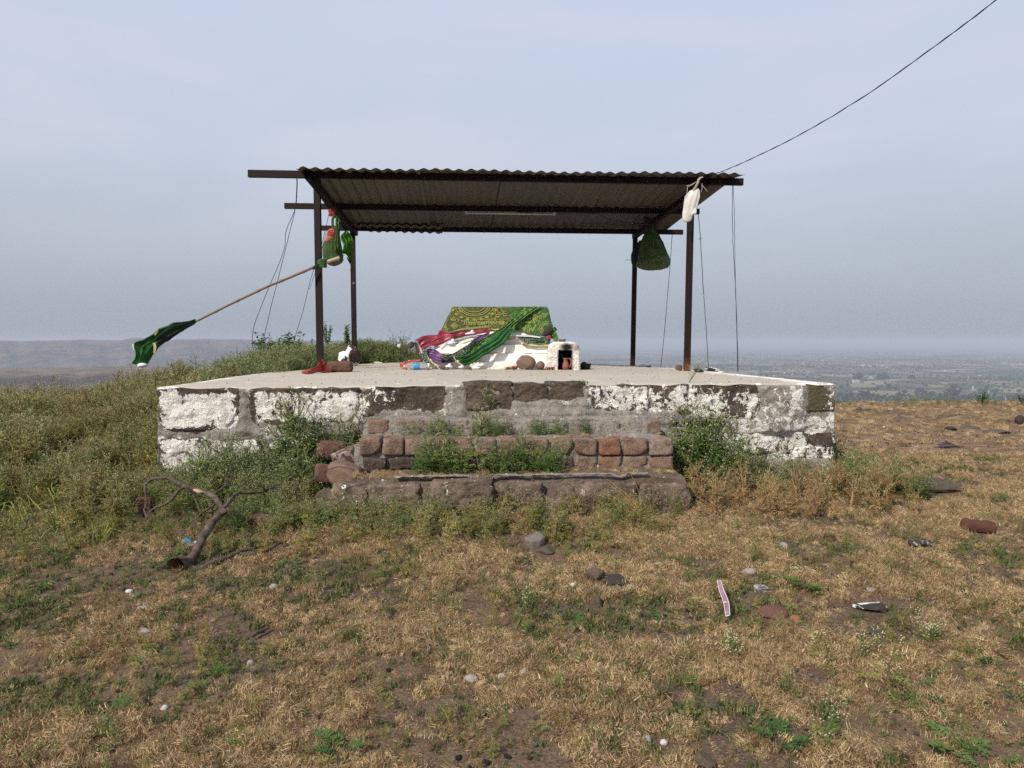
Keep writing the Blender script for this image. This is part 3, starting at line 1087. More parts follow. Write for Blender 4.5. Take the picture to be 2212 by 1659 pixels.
def weed(seed, h, flowers=1.0, leafy=1.0, lean=0.15, mats=('weed_stem', 'weed_leaf', 'flower')):
    """bushy weed: forked stems, cut leaves low down, sprays of tiny white heads on top"""
    r = random.Random(seed)
    mb, hue = MB(), []
    ns = r.choice((1, 2, 2, 3))
    for s in range(ns):
        a = r.uniform(0, 6.28)
        tip = Vector((math.cos(a) * lean * h * r.uniform(.4, 1.6), math.sin(a) * lean * h * r.uniform(.4, 1.6), h * r.uniform(0.75, 1.0)))
        st = [tip * t + Vector((nz(t * 3, seed + s) * .06 * h, nz(t * 3, seed + s, 4) * .06 * h, 0)) * t for t in (0, .25, .5, .75, 1)]
        thin(mb, hue, st, 0.0035, 0.0012, r.random(), 0)
        nb = r.randint(6, 9)
        for k in range(nb):
            t = 0.12 + 0.85 * k / nb
            p = st[0].lerp(st[-1], t) if False else catmull(st, 21)[int(t * 20)]
            b = a + k * 2.4 + r.uniform(-.4, .4)
            L = h * (0.42 - 0.22 * t) * r.uniform(.7, 1.3)
            d = Vector((math.cos(b), math.sin(b), r.uniform(.5, 1.3))).normalized()
            q = p + d * L
            q.z += 0.0
            if t < 0.75 and r.random() < leafy:
                # cut leaf: a rib with side lobes
                dl = Vector((math.cos(b), math.sin(b), r.uniform(.05, .7))).normalized()
                Ll = L * r.uniform(.55, .95)
                hh = r.random()
                nl = 5
                for j in range(nl):
                    f = (j + 1) / (nl + 0.5)
                    pc = p + dl * Ll * f + Vector((0, 0, -Ll * 0.25 * f * f))
                    for sgn in (-1, 1):
                        sd_ = dl.cross(Vector((0, 0, 1))).normalized() * sgn
                        dd = dl * 0.8 + sd_ * 0.9 + Vector((0, 0, r.uniform(-.2, .3)))
                        leaf(mb, hue, pc, dd, Vector((0, 0, 1)), Ll * 0.34 * (1.1 - 0.5 * f), Ll * 0.12, hh, 1)
                leaf(mb, hue, p + dl * Ll * .7, dl, Vector((0, 0, 1)), Ll * 0.42, Ll * 0.12, hh, 1)
            if t > 0.3:
                thin(mb, hue, [p, p.lerp(q, .5) + Vector((0, 0, .01 * h)), q], 0.0016, 0.0008, r.random(), 0)
                for j in range(r.randint(2, 4)):
                    q0 = p.lerp(q, r.uniform(.45, 1))
                    e = q0 + Vector((r.uniform(-1, 1), r.uniform(-1, 1), r.uniform(.3, 1.5))) * h * 0.075
                    thin(mb, hue, [q0, e], 0.0009, 0.0006, r.random(), 0)
                    if r.random() < 0.7:
                        leaf(mb, hue, q0, Vector((r.uniform(-1, 1), r.uniform(-1, 1), r.uniform(0, 1))), Vector((0, 0, 1)), h * .07, h * .018, r.random(), 1)
                    if r.random() < flowers:
                        for _ in range(r.randint(1, 3)):
                            f = e + Vector((r.uniform(-1, 1), r.uniform(-1, 1), r.uniform(-.6, 1))) * 0.009
                            s_ = r.uniform(.0020, .0034)
                            n0 = len(mb.v)
                            mb.add([f + Vector((0, 0, s_)), f + Vector((s_, 0, 0)), f + Vector((0, s_, 0)), f - Vector((s_, 0, 0)), f - Vector((0, s_, 0)), f - Vector((0, 0, s_))],
                                   [(0, 1, 2), (0, 2, 3), (0, 3, 4), (0, 4, 1), (5, 2, 1), (5, 3, 2), (5, 4, 3), (5, 1, 4)], 2)
                            hue.extend([r.random()] * 6)
    mb.att = {'hue': hue}
    return mb, [M[m] for m in mats]


def tuft(seed, n, h, spread, mats=('straw',), curl=1.0, wd=0.0022):
    """a small tuft of curled dead grass"""
    r = random.Random(seed)
    mb, hue = MB(), []
    for k in range(n):
        a = r.uniform(0, 6.28)
        if r.random() < .05:
            wd_ = wd * 1.7
        else:
            wd_ = wd
        base = Vector((r.gauss(0, spread), r.gauss(0, spread), 0))
        L = h * r.uniform(.5, 1.3)
        out = Vector((math.cos(a), math.sin(a), 0)) * r.uniform(.2, 1.1) * curl
        p1 = base + (Vector((0, 0, 1)) + out * .5).normalized() * L * .5
        p2 = p1 + (Vector((0, 0, r.uniform(-.5, .8))) + out * 1.2 + Vector((r.uniform(-.4, .4), r.uniform(-.4, .4), 0))).normalized() * L * .5
        s = Vector((-math.sin(a), math.cos(a), 0)) * wd_ * r.uniform(.7, 1.5)
        hh = r.random()
        mb.add([base - s, base + s, p1 + s * .8, p1 - s * .8, p2], [(0, 1, 2, 3), (3, 2, 4)], 0)
        hue.extend([hh] * 5)
    mb.att = {'hue': hue}
    return mb, [M[m] for m in mats]


def herb(seed, h, mats=('weed_stem', 'herb')):
    """low plant with feathered compound leaves"""
    r = random.Random(seed)
    mb, hue = MB(), []
    for k in range(r.randint(4, 7)):
        a = r.uniform(0, 6.28)
        d = Vector((math.cos(a), math.sin(a), r.uniform(.35, 1.1))).normalized()
        L = h * r.uniform(.7, 1.2)
        pts = [d * L * t + Vector((0, 0, -L * .35 * t * t)) for t in (0, .33, .66, 1)]
        thin(mb, hue, pts, 0.0014, 0.0007, .3, 0)
        hh = r.random()
        n = r.randint(4, 6)
        for j in range(n):
            t = 0.3 + 0.7 * (j + 1) / n
            p = d * L * t + Vector((0, 0, -L * .35 * t * t))
            for sg in (-1, 1):
                s = d.cross(Vector((0, 0, 1))).normalized() * sg
                leaf(mb, hue, p, s + d * .35 + Vector((0, 0, r.uniform(-.1, .3))), Vector((0, 0, 1)), L * .26, L * .14, hh, 1, .1)
        leaf(mb, hue, pts[-1], d, Vector((0, 0, 1)), L * .26, L * .14, hh, 1, .1)
    mb.att = {'hue': hue}
    return mb, [M[m] for m in mats]


def src_list(cname, items):
    obs = []
    for k, (mb, ms) in enumerate(items):
        obs.append(mb.build('%s_%02d' % (cname, k), ms, origin=(0, 0, 0), smooth=False))
    return source(cname, obs)


src_list('src_weed', [weed(k, 0.30, 0.55) for k in range(7)])
src_list('src_olive_weed', [weed(20 + k, 0.26, 0.45, 0.9, mats=('dry_stem', 'dry_leaf', 'flower')) for k in range(7)])
src_list('src_tuft', [tuft(k, 70, 0.021 if k % 3 else .030, 0.013 if k % 2 else .022, wd=0.0006, curl=1.5 if k % 3 else .9) for k in range(10)])
src_list('src_green_tuft', [tuft(30 + k, 14, 0.045, 0.012, ('green_grass',), 0.6) for k in range(4)])
src_list('src_long_straw', [tuft(50 + k, 14, 0.11, 0.02, ('dry_leaf',), 0.45, 0.0018) for k in range(4)])
src_list('src_herb', [herb(k, 0.06) for k in range(5)])


def scatter(name, cname, n, region, dens, s0=(0.7, 1.3), tilt=0.15, seed=1, zfn=ground, sink=0.0, label=None, near=None, keep=True):
    """rejection-sampled points in the visible wedge"""
    r = random.Random(seed)
    c, k = SRC[cname]
    P, R, S, I = [], [], [], []
    (x0, x1), (y0, y1) = region
    tries = 0
    while len(P) < n and tries < n * 14:
        tries += 1
        if near:                                  # more points where the picture shows them larger
            y = y0 + (y1 - y0) * r.random() ** near
        else:
            y = r.uniform(y0, y1)
        x = r.uniform(x0, x1)
        if abs(x) > y * 0.80 + 0.5:
            continue
        if keep and any((x - a) ** 2 + (y - b) ** 2 < c * c for a, b, c in KEEP):
            continue
        d = dens(x, y)
        if r.random() > d:
            continue
        P.append((x, y, zfn(x, y) - sink))
        R.append((r.gauss(0, tilt), r.gauss(0, tilt), r.uniform(0, 6.28)))
        S.append(r.uniform(*s0) * (0.75 + 0.25 * min(1.0, d * 1.5)))
        I.append(r.randrange(k))
    o = gn_scatter(name, P, R, S, I, c)
    if label:
        o['label'] = label
    return o


def on_slab(x, y, m=0.0):
    if y < face_y(x) - m or y > slab_back(x) or abs(x) > 3.2:
        return False
    l, r_ = slab_x(y)
    return l - m < x < r_ + m


def in_steps(x, y):
    w = face_y(x) - y
    return (abs(x + 0.02) < 1.06 and 0 <= w < 0.86) or (-1.25 < x < -0.9 and 0 < w < 0.7)


def patch(x, y, f=1.2, lo=0.42, hi=0.6, s=0.0):
    return sm(lo, hi, 0.5 + nz(x * f, y * f, s) + 0.4 * nz(x * f * 3, y * f * 3, s + 5))


def d_tuft(x, y):
    if on_slab(x, y) or in_steps(x, y):
        return 0
    d = 0.10 + 1.0 * patch(x, y, 2.3, 0.36, 0.60)
    d *= .12 + .88 * patch(x, y, 9.0, .40, .60, 17)
    d *= .55 + .45 * sm(-.3, .35, nz(x * .6, y * .9, 33) + .15 * x)
    d *= 0.35 + 0.65 * dryness(x, y)
    d *= 1 - .85 * sandy(x, y)
    d *= 1 - .8 * bank(x, y)
    # bare earth spot and soot spot
    d *= 1 - math.exp(-((x - 1.02) / .13) ** 2 - ((y - 2.35) / .08) ** 2)
    return d


def d_weed_left(x, y):
    """the overgrown slope left of the platform"""
    if on_slab(x, y) or in_steps(x, y):
        return 0
    e = sm(-1.7, -3.0, x + 0.5 * nz(y * .7, 3) + sm(5.2, 4.0, y) * 0.9 * 0) * sm(3.3, 4.9, y + 0.25 * x + 1.0)
    e *= 0.12 + 1.0 * patch(x, y, 2.0, 0.36, 0.6, 2)
    e *= 1 - 0.75 * math.exp(-((x + 3.2) / 1.3) ** 2 - ((y - 7.3) / 0.75) ** 2)
    e *= 1 - 0.72 * sm(7.8, 9.2, y) * sm(-3.6, -4.4, x)
    e *= 1 - 0.85 * max(math.exp(-((x + 1.95) / 0.4) ** 2 - ((y - 3.85) / 0.28) ** 2), math.exp(-((x + 3.2) / 0.3) ** 2 - ((y - 5.2) / 0.35) ** 2))
    return e


def d_wall_left(x, y):
    w = face_y(x) - y
    if in_steps(x, y) or w < 0.02:
        return 0
    a = sm(0.75, 0.30, w) * sm(-2.6, -1.6, x) * sm(-1.10, -1.32, x)
    b = 0.5 * sm(1.15, 0.85, w) * sm(0.35, 0.7, w + 0.1) * sm(-1.9, -1.2, x) * sm(0.1, -0.6, x) * (1 if w > 0.86 or x < -1.1 else 0)
    return max(a, b)


def d_wall_right(x, y):
    w = face_y(x) - y
    if in_steps(x, y) or on_slab(x, y, 0.02):
        return 0
    a = sm(0.55, 0.2, w) * sm(1.05, 1.15, x) * sm(1.75, 1.5, x) if w > 0.02 else 0
    b = 0.35 * sm(0.7, 0.35, w) * sm(1.1, 1.3, x) * sm(3.0, 2.5, x) if w > 0.02 else 0
    c = 0.7 * sm(0.6, 0.1, x - 2.34) * sm(4.4, 4.8, y) * sm(7.4, 6.4, y) if x > 2.34 else 0
    return max(a, b, c)


def d_mound(x, y):
    """thick bushes behind the left half of the platform and along its left side"""
    if on_slab(x, y, -0.05):
        return 0
    a = sm(6.3, 7.6, y) * sm(10.9, 10.2, y) * sm(-3.5, -2.9, x) * (1 if x < -2.2 else 0)
    b = sm(9.8, 10.4, y) * sm(12.2, 11.6, y) * sm(-4.3, -3.4, x) * sm(-1.15, -1.4, x)
    return max(a, b)


# ------------------------------------------------------------------ the platform
def kx(px):
    return (px - 1106.0) / 1538.0


def on_face(px, py, back=0.0):
    """point of the platform's front plane seen at a picture point; back > 0 lies deeper"""
    D = 5.0
    for _ in range(6):
        p = at(px, py, D)
        D = face_y(p.x) + back
    return at(px, py, D)


def to_px(p):
    dep = p[1] * CP - p[2] * SP
    return 1106 + 1538 * p[0] / dep, 829.5 - 1538 * (p[2] * CP + p[1] * SP) / dep


# where whitewash survives on the front: (x0, x1, y0, y1, amount)
WASH = [(350, 512, 850, 925, .92), (345, 400, 845, 925, .8), (548, 800, 846, 912, .92), (800, 868, 838, 880, .42),
        (343, 480, 946, 1015, 1.1), (480, 562, 950, 1010, .85), (575, 675, 932, 970, 1.25), (640, 692, 970, 1004, 1.1), (350, 560, 985, 1040, .85),
        (1268, 1480, 832, 888, .84), (1480, 1640, 826, 905, .72), (1640, 1735, 832, 905, .50), (1560, 1792, 898, 930, .72),
        (1470, 1792, 924, 972, .93), (1560, 1790, 960, 992, .75), (1766, 1800, 1000, 1050, .85), (1700, 1745, 838, 900, .66), (1790, 1802, 830, 990, .8)]
DARK = [(1737, 1790, 836, 886, 1.0), (1745, 1796, 936, 960, 1.0), (860, 1262, 826, 886, .55), (1530, 1650, 826, 850, .35), (515, 548, 838, 930, .9)]


def wash_at(p):
    px, py = to_px(p)
    px += 7 * nz(px * .03, py * .05)
    py += 5 * nz(px * .04, py * .04, 5)
    w = 0.14
    for x0, x1, y0, y1, a in WASH:
        k = sm(x0 - 9, x0 + 9, px) * sm(x1 + 9, x1 - 9, px) * sm(y0 - 6, y0 + 6, py) * sm(y1 + 7, y1 - 7, py)
        w = max(w, a * .95 * k)
    for x0, x1, y0, y1, a in DARK:
        k = sm(x0 - 6, x0 + 6, px) * sm(x1 + 6, x1 - 6, px) * sm(y0 - 5, y0 + 5, py) * sm(y1 + 5, y1 - 5, py)
        w = w * (1 - a * k)
    return w


YAW = math.atan(0.075)
plat = thing('stone_platform', 'waist high stone platform with peeling whitewash and a grey concrete top under the shed', 'platform', (0, 4.9, -1.05))

# stones of the front: px box in the picture, how far they stand out, roughness
FRONT = [
    (342, 519, 837, 930, .030, .014), (538, 772, 838, 917, .030, .016), (774, 962, 829, 893, .030, .018), (1002, 1104, 824, 884, .034, .016),
    (1107, 1180, 826, 878, .026, .014), (1181, 1262, 824, 872, .030, .014), (1270, 1395, 828, 892, .028, .012), (1397, 1482, 827, 893, .028, .012),
    (1485, 1650, 823, 904, .032, .020), (1738, 1800, 822, 888, .030, .008),
    (343, 452, 946, 1030, .026, .016), (458, 560, 950, 1030, .014, .014), (575, 694, 934, 1012, .020, .016), (700, 790, 936, 1000, .004, .016),
    (1560, 1642, 918, 950, -.004, .016), (1480, 1600, 950, 1000, .006, .014), (1602, 1742, 934, 978, .020, .012), (1744, 1800, 934, 962, .032, .006),
    (1640, 1798, 966, 992, .018, .014),
    (345, 470, 1034, 1075, .01, .012), (475, 640, 1032, 1075, .008, .012)]
for k, (x0, x1, y0, y1, pr, ro) in enumerate(FRONT):
    c = on_face((x0 + x1) / 2, (y0 + y1) / 2)
    L, Rr = on_face(x0, (y0 + y1) / 2), on_face(x1, (y0 + y1) / 2)
    T, B = on_face((x0 + x1) / 2, y0), on_face((x0 + x1) / 2, y1)
    w, h = (Rr - L).length, T.z - B.z
    dp = 0.26
    mb = MB()
    n = 22 if w > 0.28 else 16
    block(mb, (c.x, c.y + dp / 2 - pr * .62, c.z), (w, dp, h), 40 + k, n + 10, 0.030, ro * .8, YAW, 2, 15.0)
    mb.v = [(v[0], v[1], min(v[2], ztop(v[0], v[1]) + ((0.016, .004, .012)[k - 3] if k in (3, 4, 5) else -.008) + .012 * nz(v[0] * 7, k))) for v in mb.v]
    mb.att = {'wash': [wash_at(v) for v in mb.v]}
    mb.build('stone', M['stone'], plat)

# mortar: one uneven skin over the core, lumpier where it was smeared across the joints
SMEAR = [(960, 1004, 828, 905, .030), (1640, 1738, 830, 930, .035), (1105, 1270, 866, 915, .040), (519, 538, 838, 935, .028), (800, 1460, 886, 915, .030),
         (1262, 1272, 830, 880, .03), (545, 760, 912, 940, .02), (1470, 1700, 903, 935, .028), (1640, 1790, 990, 1050, .035), (440, 700, 925, 950, .016)]


def mortar_fn(s, t):
    px = 341 + (1801 - 341) * s
    py = 836 - 10 * sm(0.1, 0.45, s) - 4 * s + (1112 - 830) * t
    p = on_face(px, py)
    k = 0.001 + 0.020 * nz(p.x * 5, p.z * 5) + 0.015 * nz(p.x * 14, p.z * 16, 2) + 0.010 * nz(p.x * 38, p.z * 38, 5)
    for x0, x1, y0, y1, a in SMEAR:
        k += a * sm(x0 - 14, x0 + 10, px) * sm(x1 + 14, x1 - 10, px) * sm(y0 - 8, y0 + 6, py) * sm(y1 + 8, y1 - 6, py)
    # an opening where a stone has gone
    k -= 0.09 * sm(1480, 1500, px) * sm(1575, 1555, px) * sm(908, 918, py) * sm(948, 936, py)
    return Vector((p.x - 0.0, p.y - k, min(p.z, ztop(p.x, p.y) - 0.012)))


mb = MB()
grid(mb, mortar_fn, 300, 70)
mb.att = {'wash': [wash_at(v) for v in mb.v], 'soil': [0.35 * sm(-.75, -.95, v[2]) for v in mb.v]}
mb.build('mortar', M['mortar'], plat)
# sides and back of the core
mb = MB()


def side(xf, n=30):
    def fn(s, t):
        y = face_y(xf(5)) + 0.02 + (10.7 - 5.0) * s
        x = xf(y)
        z = ztop(x, y) - 0.01 - 0.9 * t
        return Vector((x + 0.02 * nz(y * 6, z * 6, 3) + 0.012 * nz(y * 20, z * 20), y, z))
    return fn


grid(mb, side(lambda y: slab_x(y)[1] - 0.015), 90, 14)
grid(mb, side(lambda y: slab_x(y)[0] + 0.015), 90, 14)
grid(mb, lambda s, t: Vector((-2.45 + 4.5 * s, slab_back(-2.45 + 4.5 * s) - .03, ztop(-2.45 + 4.5 * s, 10.8) - 0.01 - 0.9 * t)), 60, 10)
mb.att = {'wash': [0.5 if v[0] > 2 else 0.3 for v in mb.v], 'soil': [0.2] * len(mb.v)}
mb.build('side_wall', M['mortar'], plat)

# concrete top


def top_fn(s, t):
    x0 = -2.39 + 4.72 * s
    yb = slab_back(x0)
    yf = face_y(x0) + .085 * sm(-.38, -.33, x0) * sm(.54, .49, x0) - 0.004 + 0.014 * nz(x0 * 5, 1) + 0.010 * nz(x0 * 17, 2)
    y = yf + (yb - yf) * (t ** 1.5)
    l, r = slab_x(y)
    x = l + (r - l) * s + (0.020 * nz(y * 4, 5) + 0.015 * nz(y * 15, 8)) * (1 if s > .97 or s < .03 else 0)
    z = ztop(x, y) + 0.004 * nz(x * 1.5, y * 1.5, 6) + 0.0025 * nz(x * 7, y * 7)
    if t < 0.02:
        z -= 0.008
    z += 0.016 * sm(0.02, 0.0, t) * nz(x * 7, 3)
    return Vector((x, y, z))


mb = MB()
grid(mb, top_fn, 190, 90)
nv_ = len(mb.v)
ring = [i for i in range(191)]
# a thin apron that closes the slab's edge at the front and the sides
w_ = 191
low = mb.add([(mb.v[i][0], mb.v[i][1] + .004, mb.v[i][2] - 0.014 - 0.010 * nz(mb.v[i][0] * 9, 3)) for i in ring], [])
for i in range(190):
    mb.f.append((i, low + i, low + i + 1, i + 1))
    mb.m.append(0)
for col in (0, 190):
    idx = [j * w_ + col for j in range(91)]
    lw = mb.add([(mb.v[i][0], mb.v[i][1], mb.v[i][2] - 0.05) for i in idx], [])
    for j in range(90):
        mb.f.append((idx[j], lw + j, lw + j + 1, idx[j + 1]))
        mb.m.append(0)
mb.uv = []


def slab_wash(v):
    l, r = slab_x(v[1])
    d = min(v[0] - l, r - v[0])
    fr = v[1] - face_y(v[0])
    w = 0.0
    w = max(w, (0.95 if v[0] > 1 else 0.62) * sm(0.16 + 0.14 * nz(v[1] * 3, 2), 0.0, d))
    w = max(w, 0.55 * sm(0.05 + 0.04 * nz(v[0] * 3, 7), -0.02, fr) * sm(-.25, .25, nz(v[0] * 2.2, 4) + 0.1))
    if v[0] > 1.25:
        w = max(w, 0.9 * sm(1.3, 2.2, v[0]) * sm(0.42 + .2 * nz(v[0] * 2, v[1]), 0.05, d))
    return w


mb.att = {'wash': [slab_wash(v) for v in mb.v]}
mb.build('concrete_top', M['slab'], plat)

# ------------------------------------------------------------------ the steps
steps = thing('steps', 'three crumbling brick and stone steps with weeds in the middle of the platform front', 'steps', (0, 4.5, -1.05))
ZA, ZB, ZC = -0.510, -0.612, -0.800


def at_w(px, py, w):
    return on_face(px, py, -w)


def core(name, u0, u1, w0, w1, z0, z1, seed, soil, lump=0.02, nu=110, skirt=True):
    """a filled step: uneven top and front. w measured out from the platform face"""
    mb = MB()

    def P(u, w, z):
        x = u
        return Vector((x, face_y(x) - w, z))

    def topf(s, t):
        u = u0 + (u1 - u0) * s
        w = w0 + (w1 - w0) * t
        z = z1 + lump * (0.8 * nz(u * 4, w * 8, seed) + 0.5 * nz(u * 13, w * 15, seed) + 0.25 * nz(u * 35, w * 35, seed))
        z -= 0.02 * sm(0.85, 1.0, t)
        e = 1 - min(1, min(s, 1 - s) * 14)
        z -= 0.03 * e * e
        return P(u, w + 0.010 * nz(u * 8, seed) * t, z)

    def frontf(s, t):
        u = u0 + (u1 - u0) * s
        a = topf(s, 1.0)
        z = a.z + (z0 - a.z) * t
        k = lump * (0.9 * nz(u * 7, z * 9, seed + 3) + 0.6 * nz(u * 22, z * 22, seed + 3))
        return Vector((a.x, a.y - k * min(1, t * 5) - 0.02 * t, z))
    grid(mb, topf, nu, 18)
    grid(mb, frontf, nu, 18)
    for uu, sg in ((u0, 0), (u1, 1)):
        grid(mb, lambda s, t, sg=sg: (lambda a: Vector((a.x + 0.01 * nz(a.y * 20, t * 8), a.y, a.z + (z0 - a.z) * t)))(topf(sg, s)), 14, 8)
    mb.att = {'soil': [min(1, soil + 0.4 * nz(v[0] * 3, v[1] * 3, seed + 7)) for v in mb.v], 'wash': [0.0] * len(mb.v)}
    mb.uv = []
    return mb.build(name, M['mortar'], steps)


core('plaster_bed', -0.975, 0.985, -0.02, 0.212, ZB - 0.02, ZA, 1, 0.0)
core('plaster_bed', -0.985, 1.015, 0.0, 0.43, ZC - 0.02, ZB, 2, 0.12)
core('soil_bed', -0.955, 1.060, 0.05, 0.745, -1.16, ZC - 0.006, 3, 0.85, 0.026, 130)
core('soil_bed', -1.20, -0.86, 0.0, 0.55, -1.12, -0.90, 4, 0.85, 0.03, 30)


def brick(parent, px0, px1, py0, py1, w, seed, dp=0.16, paint=0.0, plaster=0.0, out=0.012, ry=0.0, rough=0.0042, chips=2, label=None):
    a, b = at_w(px0, (py0 + py1) / 2, w), at_w(px1, (py0 + py1) / 2, w)
    t, d = at_w((px0 + px1) / 2, py0, w), at_w((px0 + px1) / 2, py1, w)
    c = (a + b) / 2
    mb = MB()
    block(mb, (c.x, c.y + dp / 2 - out, (t.z + d.z) / 2), ((b - a).length, dp, t.z - d.z), seed, 9, 0.040, rough * .8, YAW, chips, 22.0, ry=ry)
    o = mb.build('brick', M['brick'], parent)
    o['paint'] = paint
    o['plaster'] = plaster
    if label:
        o['label'] = label
    return o


# top step: stretchers mostly buried in plaster
for k, (a, b, pl) in enumerate([(794, 838, 0.15), (842, 945, .55), (949, 1010, .8), (1014, 1060, .9), (1292, 1338, .9), (1340, 1392, .9), (1396, 1424, .3)]):
    brick(steps, a, b, 907, 936, 0.215, 300 + k, 0.14, 0, pl, 0.004 + 0.012 * (pl < .5), label='red brown end brick of the top step' if k == 0 else None)
# second step: a course of headers
xs_ = [774, 823, 872, 921, 972, 1023, 1074, 1126, 1187, 1238, 1291, 1344, 1399]
xe_ = [821, 870, 918, 968, 1019, 1070, 1122, 1183, 1235, 1288, 1340, 1396, 1452]
for k, (a, b) in enumerate(zip(xs_, xe_)):
    o = brick(steps, a + 1, b - 1, 948 + rnd.uniform(-1, 1.5), 983 + rnd.uniform(-1, 1), 0.455, 320 + k, 0.20, 1.0 if k == 10 else 0.0, 0.6 if k == 12 else 0.1, 0.012 + rnd.uniform(-.004, .006),
              rnd.uniform(-.02, .02), label='brick with an orange painted face in the second step' if k == 10 else None)
xs_ = [1126, 1183, 1238, 1291, 1344, 1399]
xe_ = [1180, 1235, 1288, 1340, 1396, 1452]
for k, (a, b) in enumerate(zip(xs_, xe_)):
    brick(steps, a + 1, b - 1, 986, 1012, 0.455, 340 + k, 0.20, 0.55 if k == 3 else 0.0, .2, 0.006 + rnd.uniform(-.003, .004))
# rubble under the left half of that course
for k, (a, b, c_, d_) in enumerate([(788, 838, 986, 1014), (842, 905, 986, 1008), (910, 960, 987, 1010), (965, 1040, 987, 1012), (1044, 1120, 987, 1012)]):
    p = at_w((a + b) / 2, (c_ + d_) / 2, 0.40)
    mb = MB()
    block(mb, (p.x, p.y, p.z), (0.92 * (b - a) / 1538 * 4.5, 0.18, (d_ - c_) / 1538 * 4.5), 360 + k, 11, 0.09, 0.008, YAW, 3, 18)
    mb.att = {'wash': [0.30 if k == 0 else 0.1] * len(mb.v)}
    mb.build('stone', M['stone'], steps)
# bottom step: big boulders set on edge
for k, (a, b, c_, d_, n, pr) in enumerate([(712, 790, 1050, 1105, 12, 0.0), (792, 905, 1046, 1104, 14, .01), (930, 1063, 1030, 1098, 18, .055), (1074, 1170, 1040, 1118, 16, .03),
                                           (1174, 1240, 1046, 1115, 12, .015), (1248, 1372, 1042, 1104, 14, .012), (1376, 1405, 1040, 1085, 8, 0), (1404, 1487, 1044, 1118, 15, .05)]):
    p = at_w((a + b) / 2, (c_ + d_) / 2, 0.765)
    mb = MB()
    block(mb, (p.x, p.y + 0.11 - pr, p.z), ((b - a) / 1538 * 4.15, 0.24, (d_ - c_) / 1538 * 4.18), 380 + k, n + 6, 0.10, 0.013, YAW, 4, 13)
    mb.v = [(v[0], v[1], min(v[2], ZC - .004 + .01 * nz(v[0] * 6, k))) for v in mb.v]
    mb.att = {'wash': [0.03 + (0.12 if k in (1, 7) and v[2] > -0.86 else 0) for v in mb.v]}
    mb.build('stone', M['step_stone'], steps)
# crust of cement along its upper edge
mb = MB()


def crust(s, t):
    px = 850 + (1400 - 850) * s
    w = 0.765 - 0.05 * t + 0.02 * nz(px * .02, 3)
    p = at_w(px, 1026 + 7 * nz(px * .012, 2) + (6 if px > 1240 else -4 * sm(900, 1000, px)), w)
    on = sm(-.25, 0.0, nz(px * 0.013, 8) + 0.12)
    return Vector((p.x, p.y + 0.01, ZC + 0.004 + (0.006 + 0.008 * nz(px * .06, t * 3)) * on - 0.03 * (1 - on) + 0.003 * math.sin(t * math.pi)))


grid(mb, crust, 120, 5)
mb.uv = []
mb.att = {'wash': [0.15] * len(mb.v), 'soil': [0.0] * len(mb.v)}
mb.build('cement_crust', M['mortar'], steps)


# ------------------------------------------------------------------ loose bricks and stones: (name, label, cat, px, py(base), width px, height px, depth ratio, material, kind)
def loose(name, label, cat, px, py, wpx, hpx, m, seed, kind='rock', dr=0.8, sink=0.25, rz=0.0, tilt=0.0, sub=3, paint=0.0, D=None, on=None, group=None, rx=0.0, cuts=9, rough=0.05):
    if on is not None:
        p = on
    elif D is not None:
        p = at(px, py, D)
    else:
        p = hit(px, py)
    dist = p.y
    w, h = wpx / 1538 * dist, hpx / 1538 * dist
    mb = MB()
    cz = p.z + h * (0.5 - sink)
    if kind == 'rock':
        rock(mb, (p.x, p.y + w * dr * 0.3, cz), (w * 1.16, w * dr * 1.1, h * 1.3), seed, sub, cuts, rough, rz, (.42, .86) if cuts > 5 else (.6, .9), tilt)
    else:
        block(mb, (p.x, p.y + w * dr * 0.3, cz), (w, w * dr, h), seed, 8, 0.07, 0.005, rz, 3, 20, rx=rx, ry=tilt)
    o = mb.build(name, m)
    props(o, label, cat, group)
    if kind == 'rock' and wpx > 20:
        o.data.set_sharp_from_angle(angle=math.radians(28))
    o['paint'] = paint
    if on is None:
        KEEP.append((p.x, p.y + w * dr * .15, w * .5 + .015))
        KEEP.append((p.x, p.y - w * .35, w * .4))
    return o


# ------------------------------------------------------------------ the shed
shed = thing('shed', 'open steel shed with four brown posts and a corrugated sheet roof standing on the platform', 'shed', (-0.1, 9.5, -0.3))
UX, VY = Vector((0.9973, 0.0732, 0)), Vector((-0.0732, 0.9973, 0))
O_ = Vector((-2.14, 7.95, 0))


def fr(u, v, z):
    return O_ + UX * u + VY * v + Vector((0, 0, z))


ZF, ZM, ZK = 1.830, 1.742, 1.655      # centre heights of the three purlins
VM = 1.38
for u, v, zt in ((0, 0, ZF - .037), (4.18, 0, ZF - .037), (0, 2.6, ZK - .037), (4.18, 2.6, ZK - .037)):
    p = fr(u, v, 0)
    mb = MB()
    b = Vector((p.x, p.y, ztop(p.x, p.y) - 0.03))
    square_tube(mb, b, (p.x + (0.02 if u > 1 else -0.004), p.y, zt), 0.066, 0.066)
    mb.build('post', M['metal'], shed, smooth=False)


def px_u(px, v):
    """u on the line v whose picture column is px"""
    u = 2.0
    for _ in range(20):
        q = fr(u, v, 1.7)
        x, _y = to_px(q)
        u += (px - x) / 190.0
    return u


for xa, xb, v, z, h in ((537, 1604, 0.0, ZF, .076), (615, 1510, VM, ZM, .070), (688, 1475, 2.6, ZK, .070)):
    mb = MB()
    square_tube(mb, fr(px_u(xa, v), v, z), fr(px_u(xb, v), v, z), 0.05, h)
    mb.build('roof_beam', M['metal'], shed, smooth=False)
for ua, ub in ((0.03 - .115, 0.03), (4.36, 4.20)):
    mb = MB()
    square_tube(mb, fr(ua, -0.10, ZF - 0.028), fr(ub, 2.66, ZK - 0.066), 0.07, 0.066)
    mb.build('rafter', M['metal'], shed, smooth=False)


